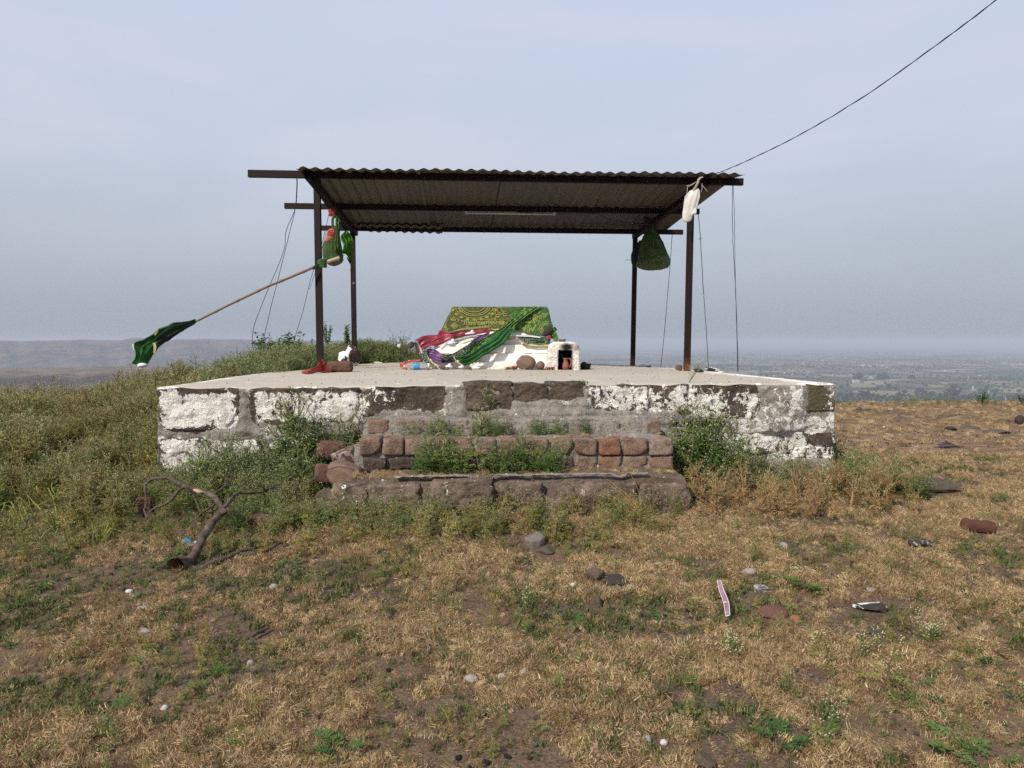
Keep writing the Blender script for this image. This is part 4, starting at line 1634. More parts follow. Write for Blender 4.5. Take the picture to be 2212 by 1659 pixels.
def roof_z(v):
    return ZF + .040 - (ZF - ZK) / 2.6 * v


def corr(name, u0, u1, v0, v1, dz, seed, amp=0.0105, pitch=0.127, lab=None, bend=0.0):
    nu = int((u1 - u0) / pitch * 10)
    mb = MB()

    def fn(s, t, lo=0.0):
        u = u0 + (u1 - u0) * s
        v = v0 + (v1 - v0) * t + 0.010 * nz(u * 3, seed)
        z = roof_z(v) + dz + amp * math.sin(u / pitch * 2 * math.pi) + amp
        z += 0.014 * nz(u * 1.1, v, seed) + 0.008 * nz(u * 4, v * 2, seed) - 0.20 * max(0, -v)
        z += bend * (sm(0.25, 0.0, s)) * sm(0.6, 1, t)
        if s < 0.02 or s > .98:
            z += -0.010
        return fr(u, v, z - lo)
    grid(mb, fn, nu, 10)
    b0 = len(mb.v)
    grid(mb, lambda s, t: fn(s, t, 0.003), nu, 10)
    mb.uv = []
    n = nu + 1
    # closed edge all round
    for i in range(nu):
        for j in (0, 10):
            a = j * n + i
            mb.f.append((a, a + 1, b0 + a + 1, b0 + a) if j == 0 else (a + 1, a, b0 + a, b0 + a + 1))
            mb.m.append(0)
    o = mb.build(name, M['sheet'], shed)
    if lab:
        o['label'] = lab
    return o


corr('roof_sheet', -0.17, 1.13, -0.26, 2.72, 0.0, 1)
corr('roof_sheet', 1.08, 2.12, -0.27, 2.76, 0.012, 2)
corr('roof_sheet', 2.04, 3.30, -0.27, 2.74, 0.002, 3)
corr('roof_sheet', 3.24, 4.72, -0.27, 2.76, 0.014, 4)
corr('roof_sheet', 0.02, 1.30, 2.42, 2.86, -0.045, 5, 0.0125, 0.127, 'short torn sheet hanging under the back left corner of the roof', 0.03)
# J-hooks that hold the sheets down
hm = {}
for v, z, n in ((0.0, ZF, 14), (VM, ZM, 7), (2.6, ZK, 11)):
    for k in range(n):
        u = 0.2 + 4.3 * (k + 0.5 * rnd.random()) / n
        p = fr(u, v - 0.028, z)
        mb = MB()
        tube(mb, [p + Vector((0, .004, .05)), p + Vector((0, 0, -.01)), p + Vector((0, .01, -.046)), p + Vector((0, .03, -.050))], 0.0028, 4)
        mb.build('hook_bolt', M['metal_rust'], shed)
# brackets on the right rafter
for v, px in ((1.1, 0), (1.55, 0)):
    p = fr(4.30, v, ZM - 0.09)
    mb = MB()
    tube(mb, [p + Vector((-.11, -.02, -.02)), p + Vector((-.11, -.03, -.06)), p + Vector((.06, -.03, -.045)), p + Vector((.06, -.03, 0))], 0.006, 5)
    mb.build('bracket', M['metal_rust'], shed)

# fluorescent batten
t = thing('tube_light', 'white fluorescent tube fixed under the middle roof beam', 'tube light', fr(2.1, VM, ZM - .06))
ua, ub = px_u(1004, VM), px_u(1200, VM)
mb = MB()
square_tube(mb, fr(ua, VM, ZM - 0.052), fr(ub, VM, ZM - 0.052), 0.032, 0.026)
mb.build('batten', M['lamp_tube'], t, smooth=False)
mb = MB()
tube(mb, [fr(ua + .03, VM - .03, ZM - .066), fr(ub - .03, VM - .03, ZM - .066)], 0.011, 8)
mb.build('tube', M['lamp_tube'], t)
for u in (ua + .02, ub - .02):
    mb = MB()
    q = fr(u, VM - .022, ZM - .062)
    box(mb, q, (0.03, 0.036, 0.034), YAW)
    mb.build('end_cap', M['lamp_tube'], t, smooth=False)


def wire(label, pts, r, m='wire', name='wire', group=None, knots=(), wob=0.004, cat='wire', seg=5):
    pts = catmull(pts, max(8, len(pts) * 7))
    pts = [p + Vector((wob * nz(i * .6, 3, r * 900), wob * nz(i * .6, 9, r * 900), 0)) for i, p in enumerate(pts)]
    mb = MB()
    tube(mb, pts, r, seg)
    o = mb.build(name, M[m])
    props(o, label, cat, group)
    for i in knots:
        mk = MB()
        p = pts[int(i * (len(pts) - 1))]
        rock(mk, p, (0.022, 0.022, 0.03), 5, 1)
        for s in (-1, 1):
            tube(mk, [p, p + Vector((s * .03, 0, .012 * s))], 0.002, 3)
        mk.build('knot', M['rope'], o)
    return o


wire('black cable sagging under the roof from the tube light towards the right rafter', [fr(ub - .5, VM - .03, ZM - .045), fr(ub + .1, VM - .03, ZM - .06), fr(ub + .55, VM, ZM - .045), fr(3.55, 1.5, ZM - .09), fr(3.9, 1.6, ZM - .125), fr(4.18, 1.7, ZM - .115)], 0.004, 'cable', 'cable', knots=(0.82,), cat='cable')
DW = 7.9


def w2(seq):
    return [at(x, y, d) for x, y, d in seq]


wire('thin guy wire from the front beam end running down left, bent outwards, nearer the flag', w2([(641, 386, 7.85), (640, 425, 7.9), (636, 455, 8), (618, 500, 8.2), (612, 545, 8.3), (573, 640, 8.5), (548, 708, 8.7), (545, 750, 8.8)]), 0.0035)
wire('thin guy wire from the front beam end, the straighter one of the left pair', w2([(642.5, 386, 7.85), (641, 430, 7.9), (636, 460, 8), (625, 505, 8.2), (604, 590, 8.4), (585, 665, 8.6), (567, 745, 8.8)]), 0.0035)
wire('thin guy wire running down left from the back beam behind the left post', w2([(712, 455, 9.2), (690, 550, 9.5), (672, 600, 9.6), (655, 670, 9.8), (634, 738, 10)]), 0.0035)
wire('thin guy wire crossing behind the stick tied to the left post', w2([(705, 500, 9.4), (684, 580, 9.6), (668, 625, 9.7)]), 0.0030)
wire('thin wire hanging beside the back left post', w2([(766, 545, 10.4), (764, 620, 10.4), (762, 690, 10.5), (760, 740, 10.6)]), 0.0040, knots=(0.3,))
wire('thin wire hanging from the right end of the front beam, left of its twin', w2([(1582, 392, 8.3), (1582, 470, 8.3), (1584, 540, 8.35), (1588, 610, 8.4), (1591, 700, 8.4), (1593.5, 803, 8.5)]), 0.0035)
wire('thin wire hanging from the right end of the front beam, right of its twin', w2([(1583, 392, 8.3), (1586, 450, 8.3), (1587, 520, 8.35), (1588.5, 610, 8.4), (1592, 700, 8.4), (1594.5, 802, 8.5)]), 0.0030)
wire('knotted wire hanging from the end of the middle beam right of the front post', w2([(1508, 460, 9.5), (1512, 500, 9.4), (1515, 550, 9.3), (1519, 620, 9.2), (1524, 690, 9.1), (1530.5, 793, 9.0)]), 0.0042, knots=(0.28, 0.68))
wire('wire hanging from the right end of the back beam', w2([(1452, 505, 10.9), (1447, 580, 10.8), (1440, 660, 10.7), (1434, 730, 10.6), (1427, 796, 10.4)]), 0.0042)
mb = MB()
cp = catmull(w2([(1519, 381, 8.13), (1540, 376, 8.0), (1566, 368, 7.7), (1640, 335, 7.0), (1735, 287, 6.3), (1870, 206, 5.5), (2020, 99, 4.8), (2151, 0, 4.35), (2400, -210, 3.8), (2800, -600, 3.2)]), 220)
for s in (0, math.pi):
    pts = []
    for i, p in enumerate(cp):
        a = s + i * 0.42
        pts.append(p + Vector((0.3 * math.cos(a), math.sin(a) * .3, math.cos(a))) * 0.0030 + Vector((0, 0, 0.004 * nz(i * .16, 4))))
    tube(mb, pts, 0.0030, 5)
props(mb.build('power_cable', M['cable']), 'dark twisted power cable rising from the shed roof across the sky to the top right', 'cable')


# ------------------------------------------------------------------ the tomb
def z3(x, y, D):
    """a point of the tomb close-up"""
    return at(829.4 + x * .211, 639.4 + y * .211, D)


tomb = thing('tomb', 'stepped white plastered grave under the shed, draped with green and red cloths', 'grave', (-0.3, 8.3, -0.29))


def zb(y):
    return ztop(-0.3, y) - 0.004


# four tiers: (left px, right px, top y, bottom y, front distance)
for k, (xl, xr, yt, yb, D, dpt) in enumerate([(440, 1700, 676, 752, 7.80, 1.15), (470, 1700, 591, 676, 7.84, 1.05), (512, 1705, 497, 591, 7.88, .95), (715, 1690, 417, 497, 7.93, .82)]):
    L, Rr = z3(xl, (yt + yb) / 2, D), z3(xr, (yt + yb) / 2, D)
    T, B = z3(1000, yt, D), z3(1000, yb, D)
    mb = MB()
    block(mb, ((L.x + Rr.x) / 2, D + dpt / 2, (T.z + B.z) / 2 - (0.012 if k == 0 else 0)), (Rr.x - L.x, dpt, T.z - B.z + (0.03 if k == 0 else 0)), 500 + k, 22, 0.09, 0.006, 0, 1, 5)
    mb.build('tier', M['plaster'], tomb)

# the ridge: a coffin-shaped cap that the cloths cover
XR0, XR1 = z3(575, 380, 8.0).x, z3(1728, 380, 8.0).x
XT0, XT1 = z3(705, 115, 8.16).x, z3(1650, 115, 8.16).x
ZT, ZL = z3(1000, 113, 8.16).z, z3(1000, 400, 7.98).z


def ridge(a, t, off=0.0, t0=0.0):
    """point on the cap: a in 0..1 goes round, t 0 at the foot, 1 at the top edge"""
    bx0, bx1 = XR0 + (XT0 - XR0) * t - off, XR1 + (XT1 - XR1) * (max(t, 0.0) ** 1.25) + off
    by0, by1 = 7.98 + 0.17 * t - off, 8.72 - 0.20 * t + off
    # walk round a rounded rectangle: right side, back, left side, front (left to right)
    w, d = bx1 - bx0, by1 - by0
    a = a % 1.0
    A0, A1, A2, A3 = .0955, .4045, .5955, .9045
    if a < A0:
        X, Y = 1.0, a / A0
    elif a < A1:
        X, Y = 1 - 2 * (a - A0) / (A1 - A0), 1.0
    elif a < A2:
        X, Y = -1.0, 1 - 2 * (a - A1) / (A2 - A1)
    elif a < A3:
        X, Y = -1 + 2 * (a - A2) / (A3 - A2), -1.0
    else:
        X, Y = 1.0, -1 + (a - A3) / (1 - A3)
    rx_, ry_ = 1 - .045 / w * 2, 1 - .045 / d * 2
    ox, oy = (abs(X) - rx_) * w / 2, (abs(Y) - ry_) * d / 2
    if ox > 0 and oy > 0:
        k = .045 / math.hypot(ox, oy)
        X = math.copysign(rx_ + ox * k / (w / 2), X)
        Y = math.copysign(ry_ + oy * k / (d / 2), Y)
    return Vector(((bx0 + bx1) / 2 + X * w / 2, (by0 + by1) / 2 + Y * d / 2, ZL + (ZT - ZL) * t))


mb = MB()
grid(mb, lambda s, t: ridge(s, t * .99, -0.012), 64, 8, closed_u=True)
n0 = len(mb.v)
mb.add([ridge(i / 64, .99, -0.012) for i in range(64)], [tuple(range(64))])
mb.uv = []
mb.build('cap', M['plaster'], tomb)


def drape(name, m, lab, off, wob, a0, a1, foot, cap=True, seed=0, nu=150, trim=None, taper=0.0):
    """cloth thrown over the cap: foot(a) is where its lower hem lies, in t (may be below 0)"""
    mb = MB()

    def fn(s, t):
        a = a0 + (a1 - a0) * s
        lo = foot(a)
        tt = lo + (1 - lo) * (t / 0.8) if t < 0.8 else 1.0
        p = ridge(a, tt, off)
        if t >= 0.8:
            q = (t - 0.8) / 0.2
            mid = Vector(((XT0 + XT1) / 2 + (p.x - (XT0 + XT1) / 2) * (1 - taper), 8.33, p.z + 0.006))
            e = p.lerp(Vector((p.x, 8.33, p.z + 0.004)), q)
            p = e + Vector((0, 0, 0.008 * math.sin(q * math.pi / 2)))
        else:
            w = wob * (1 - tt) ** 1.0
            n_ = Vector((p.x - (XR0 + XR1) / 2, (p.y - 8.35) * 2.2, 0)).normalized()
            p += n_ * (w * (math.sin(a * 88 + 3 * nz(a * 9, seed)) * 0.5 + nz(a * 22, tt * 2, seed)))
            p += n_ * 0.010 * nz(p.x * 7, p.z * 7, seed + 3) - Vector((0, 0, .010 * abs(nz(p.x * 5, 2, seed)) * sm(.6, 1, tt)))
        return p
    grid(mb, fn, nu, 26)
    mb.uv = []
    o = mb.build(name, m)
    props(o, lab, 'cloth')
    if trim:
        mt = MB()
        grid(mt, lambda s, t: fn(s, 0) + Vector((0, -0.006, -0.010 * t + 0.012 + 0.004 * math.sin(s * 260))), nu * 2, 2)
        mt.uv = []
        mt.build('gold_trim', M['gold_trim'], o)
    return o


def foot_main(a):
    # front side spans a in .5..1 (y < centre)
    p = ridge(a, 0)
    k = (p.x - XR0) / (XR1 - XR0)
    if p.y < 8.3:
        return 0.03 + 0.16 * sm(0.16, 0.5, k) * sm(1.2, .5, k) - 0.02 * math.sin(k * 14)
    return 0.1


ch = drape('embroidered_cloth', M['chadar'], 'olive green cloth with gold embroidery, crescents and stars spread over the top of the grave', 0.012, 0.010, 0.0, 1.0, foot_main, seed=2, trim=True, nu=220)

# embroidery: gold ribbons a few millimetres proud of the front of the cloth


def on_front(x, y, off=0.020):
    """a point of the cap's front from its place in the tomb close-up"""
    D = 8.06
    for _ in range(5):
        p = z3(x, y, D)
        t = (p.z - ZL) / (ZT - ZL)
        D = 7.98 + 0.17 * t - off - 0.004
    return z3(x, y, D)


def ribbon(mb, pts, w=1.0):
    """flat gold line through picture points"""
    pts = [Vector((max(p[0], 712 - 130 * (p[1] - 115) / 265), p[1], 0)) for p in pts]
    A, B = [], []
    for i, p in enumerate(pts):
        d = (pts[min(i + 1, len(pts) - 1)] - pts[max(i - 1, 0)])
        if d.length < 1e-6:
            d = Vector((1, 0, 0))
        n = Vector((-d.y, d.x, 0)).normalized() * w
        A.append(on_front(p.x + n.x, p.y + n.y))
        B.append(on_front(p.x - n.x, p.y - n.y))
    n = len(pts)
    mb.add(A + B, [(i, i + 1, n + i + 1, n + i) for i in range(n - 1)])


def arc(cx, cy, r, a0, a1, n=24, ry=None):
    return [(cx + r * math.cos(math.radians(a0 + (a1 - a0) * i / n)), cy + (ry or r) * math.sin(math.radians(a0 + (a1 - a0) * i / n))) for i in range(n + 1)]


def star(cx, cy, r):
    return [(cx + (r if i % 2 == 0 else r * .42) * math.sin(i * math.pi / 5), cy - (r if i % 2 == 0 else r * .42) * math.cos(i * math.pi / 5)) for i in range(11)]


mb = MB()
for r_ in (118, 150, 172, 205):                                   # medallion rings
    ribbon(mb, arc(925, 78, r_, 18, 162, 40, r_ * .72), 2.2 if r_ < 200 else 1.6)
for k in range(9):                                                # petals round it
    a = 22 + k * 17
    c_ = (925 + 236 * math.cos(math.radians(a)), 84 + 160 * math.sin(math.radians(a)))
    if c_[1] > 122:
        for m_ in range(7):
            b = m_ * 360 / 7
            ribbon(mb, [c_, (c_[0] + 19 * math.cos(math.radians(b)), c_[1] + 15 * math.sin(math.radians(b)))], 2.6)
for k in range(6):                                                # scallops
    a = 25 + k * 26
    ribbon(mb, arc(925 + 290 * math.cos(math.radians(a)), 84 + 188 * math.sin(math.radians(a)), 40, a - 95, a + 95, 12, 30), 1.5) if 84 + 188 * math.sin(math.radians(a)) > 130 else None
for cx, cy, r_ in ((712, 230, 30), (1165, 205, 20), (1240, 195, 18)):   # crescents
    for q in range(4):
        ribbon(mb, arc(cx, cy - q * 2.0, r_ - q, 10, 185 if r_ > 25 else 320, 20, r_ * .75), 1.6)
for cx, cy, r_ in ((718, 226, 11), (765, 245, 8), (800, 258, 8), (775, 212, 7), (1172, 208, 8), (720, 305, 9), (1222, 165, 9)):
    ribbon(mb, star(cx, cy, r_), 1.5)
for q in range(4):                                                # nested squares at the corner
    h = 42 - q * 10
    ribbon(mb, [(722 - h, 305), (722, 305 - h * .8), (722 + h, 305), (722, 305 + h * .8), (722 - h, 305)], 1.6)
for off in (0, 9, 20):
    ribbon(mb, [(655 + off * 1.2, 175), (600 + off * 1.5, 290), (640 + off, 372), (800, 345 - off * .6), (1080, 318 - off * .7)], 1.6)
ribbon(mb, [(790, 252), (1000, 240), (1290, 236)], 1.5)
r9 = random.Random(4)
x = 812                                                           # a band of flowing script-like scrolls
while x < 1285:
    c_ = 278 + r9.uniform(-8, 8)
    pts = []
    for i in range(16):
        t_ = i / 15
        pts.append((x + 26 * t_ + 9 * math.sin(t_ * r9.uniform(5, 9)), c_ + 17 * math.sin(t_ * 6.3 * r9.uniform(.8, 1.5) + x) * (1 - .3 * t_)))
    ribbon(mb, pts, 2.0)
    if r9.random() < .6:
        ribbon(mb, [(x + 8, c_ - 22), (x + 12, c_ + 14)], 1.9)
    x += r9.uniform(15, 22)
for cx, cy in ((612, 300), (632, 345)):
    ribbon(mb, arc(cx, cy, 20, 0, 360, 18, 22), 1.6)
    ribbon(mb, star(cx, cy, 10), 1.4)
mb.build('embroidery', M['gold'], ch)

# second cloth, brighter green, over the right end, its corner pulled down across the front


def foot_r(a):
    p = ridge(a, 0)
    k = (p.x - XR0) / (XR1 - XR0)
    if p.y < 8.3:
        return 0.12 - 0.20 * sm(0.74, 0.92, k) + 0.05 * math.sin(k * 30)
    return 0.0


g2 = drape('embroidered_cloth', M['green_gold'], 'bright green cloth with light scroll pattern over the right end of the grave', 0.026, 0.014, 0.785, 1.09, foot_r, seed=6, nu=120)
mb = MB()
for pts, w_ in (([(1300, 330), (1420, 255), (1490, 268), (1560, 215), (1690, 170)], 1.8), ([(1305, 345), (1430, 268), (1490, 280), (1570, 228), (1690, 182)], 1.6),
                (arc(1660, 330, 50, 120, 300, 20), 2.4), (arc(1660, 330, 36, 120, 300, 20), 2.0), (arc(1660, 330, 66, 125, 290, 20), 2.0), (star(1537, 195, 17), 2.0), (star(1500, 188, 8), 1.4), (star(1495, 230, 8), 1.4)):
    ribbon_pts = pts
    A = []
    ribbon(mb, ribbon_pts, w_)
for k in range(26):
    cx, cy = r9.choice(((1350, 295), (1400, 310), (1560, 260), (1600, 235), (1640, 200), (1560, 160), (1455, 330), (1500, 330), (1530, 345), (1610, 330)))
    cx += r9.uniform(-24, 24)
    cy += r9.uniform(-12, 12)
    a = r9.uniform(0, 360)
    ribbon(mb, arc(cx, cy, r9.uniform(7, 15), a, a + r9.uniform(150, 300), 10), 1.7)
for x in (1450, 1465, 1480, 1498):
    ribbon(mb, [(x, 295), (1440 + (x - 1450) * 1.8, 375)], 2.2)
for k in range(len(mb.v)):
    mb.v[k] = (mb.v[k][0], mb.v[k][1] - 0.019, mb.v[k][2])
mb.build('embroidery', M['gold'], g2)


def cloth(name, label, m, A, B, parent=None, nu=48, nv=18, pleat=.012, folds=4, seed=0, phase=0., cat='cloth', trim=None, fn=None):
    f = fn or z3
    mb = MB()
    loft(mb, [f(*p) for p in A], [f(*p) for p in B], nu, nv, pleat, folds, seed, phase)
    o = mb.build(name, m, parent)
    if parent is None:
        props(o, label, cat)
    if trim:
        n = nu + 1
        row = [Vector(mb.v[(nv if trim > 0 else 0) * n + i]) for i in range(n)]
        mt = MB()
        A2 = [p + Vector((0, -.006, .004)) for p in row]
        B2 = [p + Vector((0, -.008, -.013 + .004 * math.sin(i * 2.1))) for i, p in enumerate(row)]
        mt.add(A2 + B2, [(i, i + 1, n + i + 1, n + i) for i in range(n - 1)])
        mt.build('gold_trim', M['gold_trim'], o)
    return o


# the pulled-down corner: upper part patterned and bunched, lower part plain
band = cloth('green_cloth', 'bunched bright green cloth falling diagonally across the front of the grave to its foot', M['green_gold'],
             [(1385, 108, 8.10), (1300, 232, 8.0), (1200, 325, 7.92), (1080, 395, 7.86), (980, 455, 7.80), (880, 545, 7.74), (820, 600, 7.70)],
             [(1610, 108, 8.10), (1450, 215, 8.0), (1345, 300, 7.92), (1330, 345, 7.86), (1160, 420, 7.78), (1020, 500, 7.72), (930, 575, 7.68)], nu=80, nv=22, pleat=.016, folds=3.2, seed=3)
cloth('lower_half', None, M['green'],
      [(1310, 335, 7.86), (1210, 350, 7.80), (1130, 430, 7.74), (1010, 500, 7.69), (900, 580, 7.66), (800, 612, 7.66), (715, 622, 7.68)],
      [(1345, 345, 7.86), (1300, 395, 7.80), (1220, 490, 7.75), (1110, 560, 7.71), (1000, 625, 7.69), (900, 690, 7.69), (822, 716, 7.70)], band, 70, 20, .014, 2.6, 5)
mt = MB()
e = [z3(x, y, 7.665) for x, y in [(718, 622), (735, 655), (758, 682), (788, 700), (822, 716)]]
e = catmull(e, 30)
for i, p in enumerate(e):
    rock(mt, p + Vector((0, -.008, 0)), (.016, .012, .014), i, 1)
mt.build('gold_trim', M['gold_trim'], band)

red = cloth('red_satin_cloth', 'crimson satin cloth spilling from under the embroidered cloth towards the left', M['red'],
            [(318, 450, 7.86), (390, 412, 7.90), (470, 400, 7.94), (548, 396, 7.96), (575, 352, 7.97), (690, 372, 7.955), (850, 350, 7.945), (1095, 335, 7.94)],
            [(372, 618, 7.76), (395, 560, 7.78), (440, 530, 7.80), (480, 508, 7.83), (560, 508, 7.86), (690, 445, 7.88), (850, 408, 7.90), (1085, 372, 7.91)], nu=70, nv=24, pleat=.014, folds=2.6, seed=8)
cloth('silver_hem', None, M['silver'], [(308, 452, 7.83), (335, 475, 7.80), (362, 530, 7.77), (382, 590, 7.75)], [(345, 462, 7.83), (362, 500, 7.80), (385, 545, 7.77), (402, 582, 7.75)], red, 20, 4, .003, 1, 1)
cloth('inner_fold', None, M['green_dark'], [(300, 470, 7.87), (322, 520, 7.86), (332, 570, 7.85), (336, 628, 7.83)], [(335, 478, 7.86), (358, 535, 7.84), (372, 590, 7.82), (385, 635, 7.80)], red, 20, 6, .008, 2, 1)
cloth('scallop_edge', None, M['silver'], [(560, 508, 7.85), (690, 455, 7.87), (850, 412, 7.89), (950, 398, 7.90)], [(556, 520, 7.845), (690, 468, 7.865), (850, 424, 7.885), (950, 408, 7.895)], red, 40, 3, .002, 6, 1)

cloth('purple_satin_cloth', 'purple and black satin cloth crumpled on the lower left steps of the grave', M['purple'],
      [(1085, 370, 7.90), (985, 405, 7.86), (905, 455, 7.82), (850, 510, 7.79), (770, 560, 7.77), (690, 600, 7.75), (600, 590, 7.76), (520, 545, 7.78), (440, 545, 7.78)],
      [(1075, 395, 7.88), (1020, 430, 7.83), (950, 500, 7.78), (880, 575, 7.75), (800, 630, 7.72), (700, 680, 7.70), (590, 690, 7.70), (500, 665, 7.72), (440, 610, 7.74)], nu=90, nv=24, pleat=.022, folds=4.5, seed=12)
cloth('dotted_green_scarf', 'dark green scarf with white dots lying under the diagonal green cloth', M['green_dots'],
      [(930, 452, 7.78), (845, 505, 7.75), (775, 550, 7.73), (700, 590, 7.71), (620, 603, 7.71), (575, 612, 7.72)],
      [(915, 500, 7.76), (850, 570, 7.73), (790, 610, 7.70), (720, 655, 7.69), (640, 655, 7.69), (585, 640, 7.71)], nu=60, nv=14, pleat=.012, folds=3, seed=15)
cloth('dotted_green_scarf', 'dark green dotted scarf with gold edge hanging at the left corner of the grave', M['green_dots'],
      [(402, 540, 7.75), (395, 590, 7.73), (385, 640, 7.71), (372, 668, 7.70)], [(440, 545, 7.74), (450, 620, 7.71), (500, 680, 7.69), (560, 715, 7.68)], nu=30, nv=14, pleat=.010, folds=2, seed=17, trim=1)
cloth('dotted_green_scarf', 'dotted green scarf with scalloped gold hem below the bright green cloth', M['green_dots'],
      [(1372, 418, 7.885), (1440, 400, 7.885), (1520, 405, 7.885), (1620, 408, 7.885), (1705, 425, 7.885)], [(1385, 452, 7.86), (1440, 484, 7.85), (1520, 500, 7.85), (1610, 505, 7.85), (1702, 498, 7.86)], nu=60, nv=14, pleat=.010, folds=2.4, seed=19, trim=1)
cloth('white_hem', 'strip of white lining showing above the dotted scarf on the right', M['white_cloth'],
      [(1300, 396, 7.87), (1400, 402, 7.87), (1520, 404, 7.87), (1600, 418, 7.87)], [(1310, 410, 7.86), (1410, 414, 7.86), (1520, 420, 7.86), (1600, 430, 7.86)], nu=40, nv=5, pleat=.006, folds=1.5, seed=21)
cloth('gold_fringe', 'short piece of gold fringed cloth between the diagonal cloth and the scarf on the right', M['gold_trim'],
      [(1262, 436, 7.87), (1310, 425, 7.87), (1360, 420, 7.87)], [(1268, 452, 7.86), (1310, 444, 7.86), (1362, 434, 7.86)], nu=20, nv=4, pleat=.006, folds=1.5, seed=22)
cloth('red_dotted_cloth', 'red dotted cloth curled round the neck of the plastic bottle', M['red_dots'],
      [(372, 645, 7.78), (300, 652, 7.76), (235, 662, 7.74), (185, 680, 7.70), (163, 705, 7.66), (175, 738, 7.64), (232, 748, 7.62)],
      [(380, 672, 7.76), (310, 676, 7.74), (250, 690, 7.72), (215, 702, 7.68), (200, 712, 7.66), (208, 726, 7.64), (245, 742, 7.62)], nu=60, nv=10, pleat=.010, folds=2.4, seed=24)
cloth('green_strap', 'rolled green cloth strip lying behind the plastic bottle', M['green'],
      [(345, 618, 7.80), (300, 636, 7.79), (260, 640, 7.78), (225, 645, 7.76), (200, 665, 7.74)], [(345, 636, 7.79), (300, 650, 7.78), (262, 650, 7.77), (235, 658, 7.75), (206, 680, 7.73)], nu=40, nv=8, pleat=.010, folds=1.2, seed=26)
cloth('green_cloth', 'tail of green patterned cloth hanging off the right end of the grave above the niche', M['green_gold'],
      [(1722, 300, 7.97), (1745, 335, 7.93), (1768, 380, 7.90), (1785, 430, 7.88), (1778, 462, 7.87)], [(1700, 318, 7.97), (1712, 370, 7.94), (1725, 410, 7.90), (1738, 450, 7.88), (1748, 466, 7.87)], nu=30, nv=12, pleat=.012, folds=2.5, seed=28)
cloth('black_cloth', 'scrap of black cloth sticking up at the right end of the grave', M['green_dark'],
      [(1735, 322, 8.0), (1752, 318, 8.0), (1775, 345, 8.0)], [(1735, 345, 7.99), (1752, 355, 7.99), (1770, 352, 7.99)], nu=14, nv=8, pleat=.012, folds=1.5, seed=30)
cloth('red_cloth', 'small bit of red cloth beside the dark rock at the right end', M['red'],
      [(1655, 425, 7.86), (1680, 408, 7.86), (1710, 405, 7.86)], [(1665, 440, 7.85), (1690, 440, 7.85), (1715, 445, 7.85)], nu=14, nv=6, pleat=.01, folds=1.5, seed=31)

# the lamp niche at the right end
nich = thing('lamp_niche', 'small whitewashed lamp niche with sooty arch at the right end of the grave', 'niche', z3(1845, 752, 7.75))
NX0, NX1 = z3(1680, 600, 7.72).x, z3(2010, 600, 7.72).x
NZ0, NZ1 = z3(1840, 756, 7.72).z - 0.01, z3(1840, 470, 7.72).z
OX0, OX1 = z3(1784, 650, 7.72).x, z3(1928, 650, 7.72).x
OZ1 = z3(1840, 553, 7.72).z
mb = MB()
NY0, NY1 = 7.72, 8.12
cxn = (NX0 + NX1) / 2


def outl(a):
    """outer outline, a 0..1 from left foot over the top to right foot"""
    hw = (NX1 - NX0) / 2
    H = NZ1 - NZ0
    r = 0.085
    segs = [H - r, r * math.pi / 2, 2 * (hw - r), r * math.pi / 2, H - r]
    L = sum(segs) * a
    if L < segs[0]:
        return cxn - hw, NZ0 + L
    L -= segs[0]
    if L < segs[1]:
        t = L / r
        return cxn - hw + r - r * math.cos(t), NZ1 - r + r * math.sin(t)
    L -= segs[1]
    if L < segs[2]:
        return cxn - hw + r + L, NZ1
    L -= segs[2]
    if L < segs[3]:
        t = L / r
        return cxn + hw - r + r * math.sin(t), NZ1 - r + r * math.cos(t)
    L -= segs[3]
    return cxn + hw, NZ1 - r - L


def inl(a):
    hw = (OX1 - OX0) / 2
    H = OZ1 - NZ0
    c = (OX0 + OX1) / 2
    L = (2 * H + 2 * hw) * a
    if L < H:
        return c - hw, NZ0 + L
    L -= H
    if L < 2 * hw:
        return c - hw + L, OZ1
    return c + hw, OZ1 - (L - 2 * hw)


def nn_(x, y, z):
    return Vector((x + .006 * nz(z * 30, y * 30), y - 0.008 * nz(x * 22, z * 22, 3) - 0.005 * nz(x * 60, z * 60), z + 0.005 * nz(x * 40, y * 30)))


grid(mb, lambda s, t: nn_(*(lambda o: (o[0], NY1 - (NY1 - NY0 - .02) * t, o[1]))(outl(s))), 90, 22)
grid(mb, lambda s, t: nn_(outl(s)[0] + (inl(s)[0] - outl(s)[0]) * t, NY0 + 0.02 * (1 - sm(0, .18, t)), outl(s)[1] + (inl(s)[1] - outl(s)[1]) * t), 90, 16)
grid(mb, lambda s, t: nn_(inl(s)[0], NY0 + 0.30 * t, inl(s)[1]), 60, 8)
mb.uv = []
mb.add([(OX0 - .005, NY0 + .295, NZ0), (OX1 + .005, NY0 + .295, NZ0), (OX1 + .005, NY0 + .295, OZ1 + .01), (OX0 - .005, NY0 + .295, OZ1 + .01)], [(0, 1, 2, 3)])


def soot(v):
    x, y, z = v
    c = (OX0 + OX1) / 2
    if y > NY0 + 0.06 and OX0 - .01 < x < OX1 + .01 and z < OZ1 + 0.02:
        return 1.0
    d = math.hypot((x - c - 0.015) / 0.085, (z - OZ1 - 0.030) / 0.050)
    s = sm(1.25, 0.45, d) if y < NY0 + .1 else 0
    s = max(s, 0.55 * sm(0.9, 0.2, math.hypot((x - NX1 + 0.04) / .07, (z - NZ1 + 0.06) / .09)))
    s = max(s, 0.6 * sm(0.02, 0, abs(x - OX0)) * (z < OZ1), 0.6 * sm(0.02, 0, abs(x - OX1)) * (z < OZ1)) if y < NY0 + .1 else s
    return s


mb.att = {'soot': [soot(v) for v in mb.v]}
mb.build('masonry', M['niche'], nich)
# ------------------------------------------------------------------ things on the platform


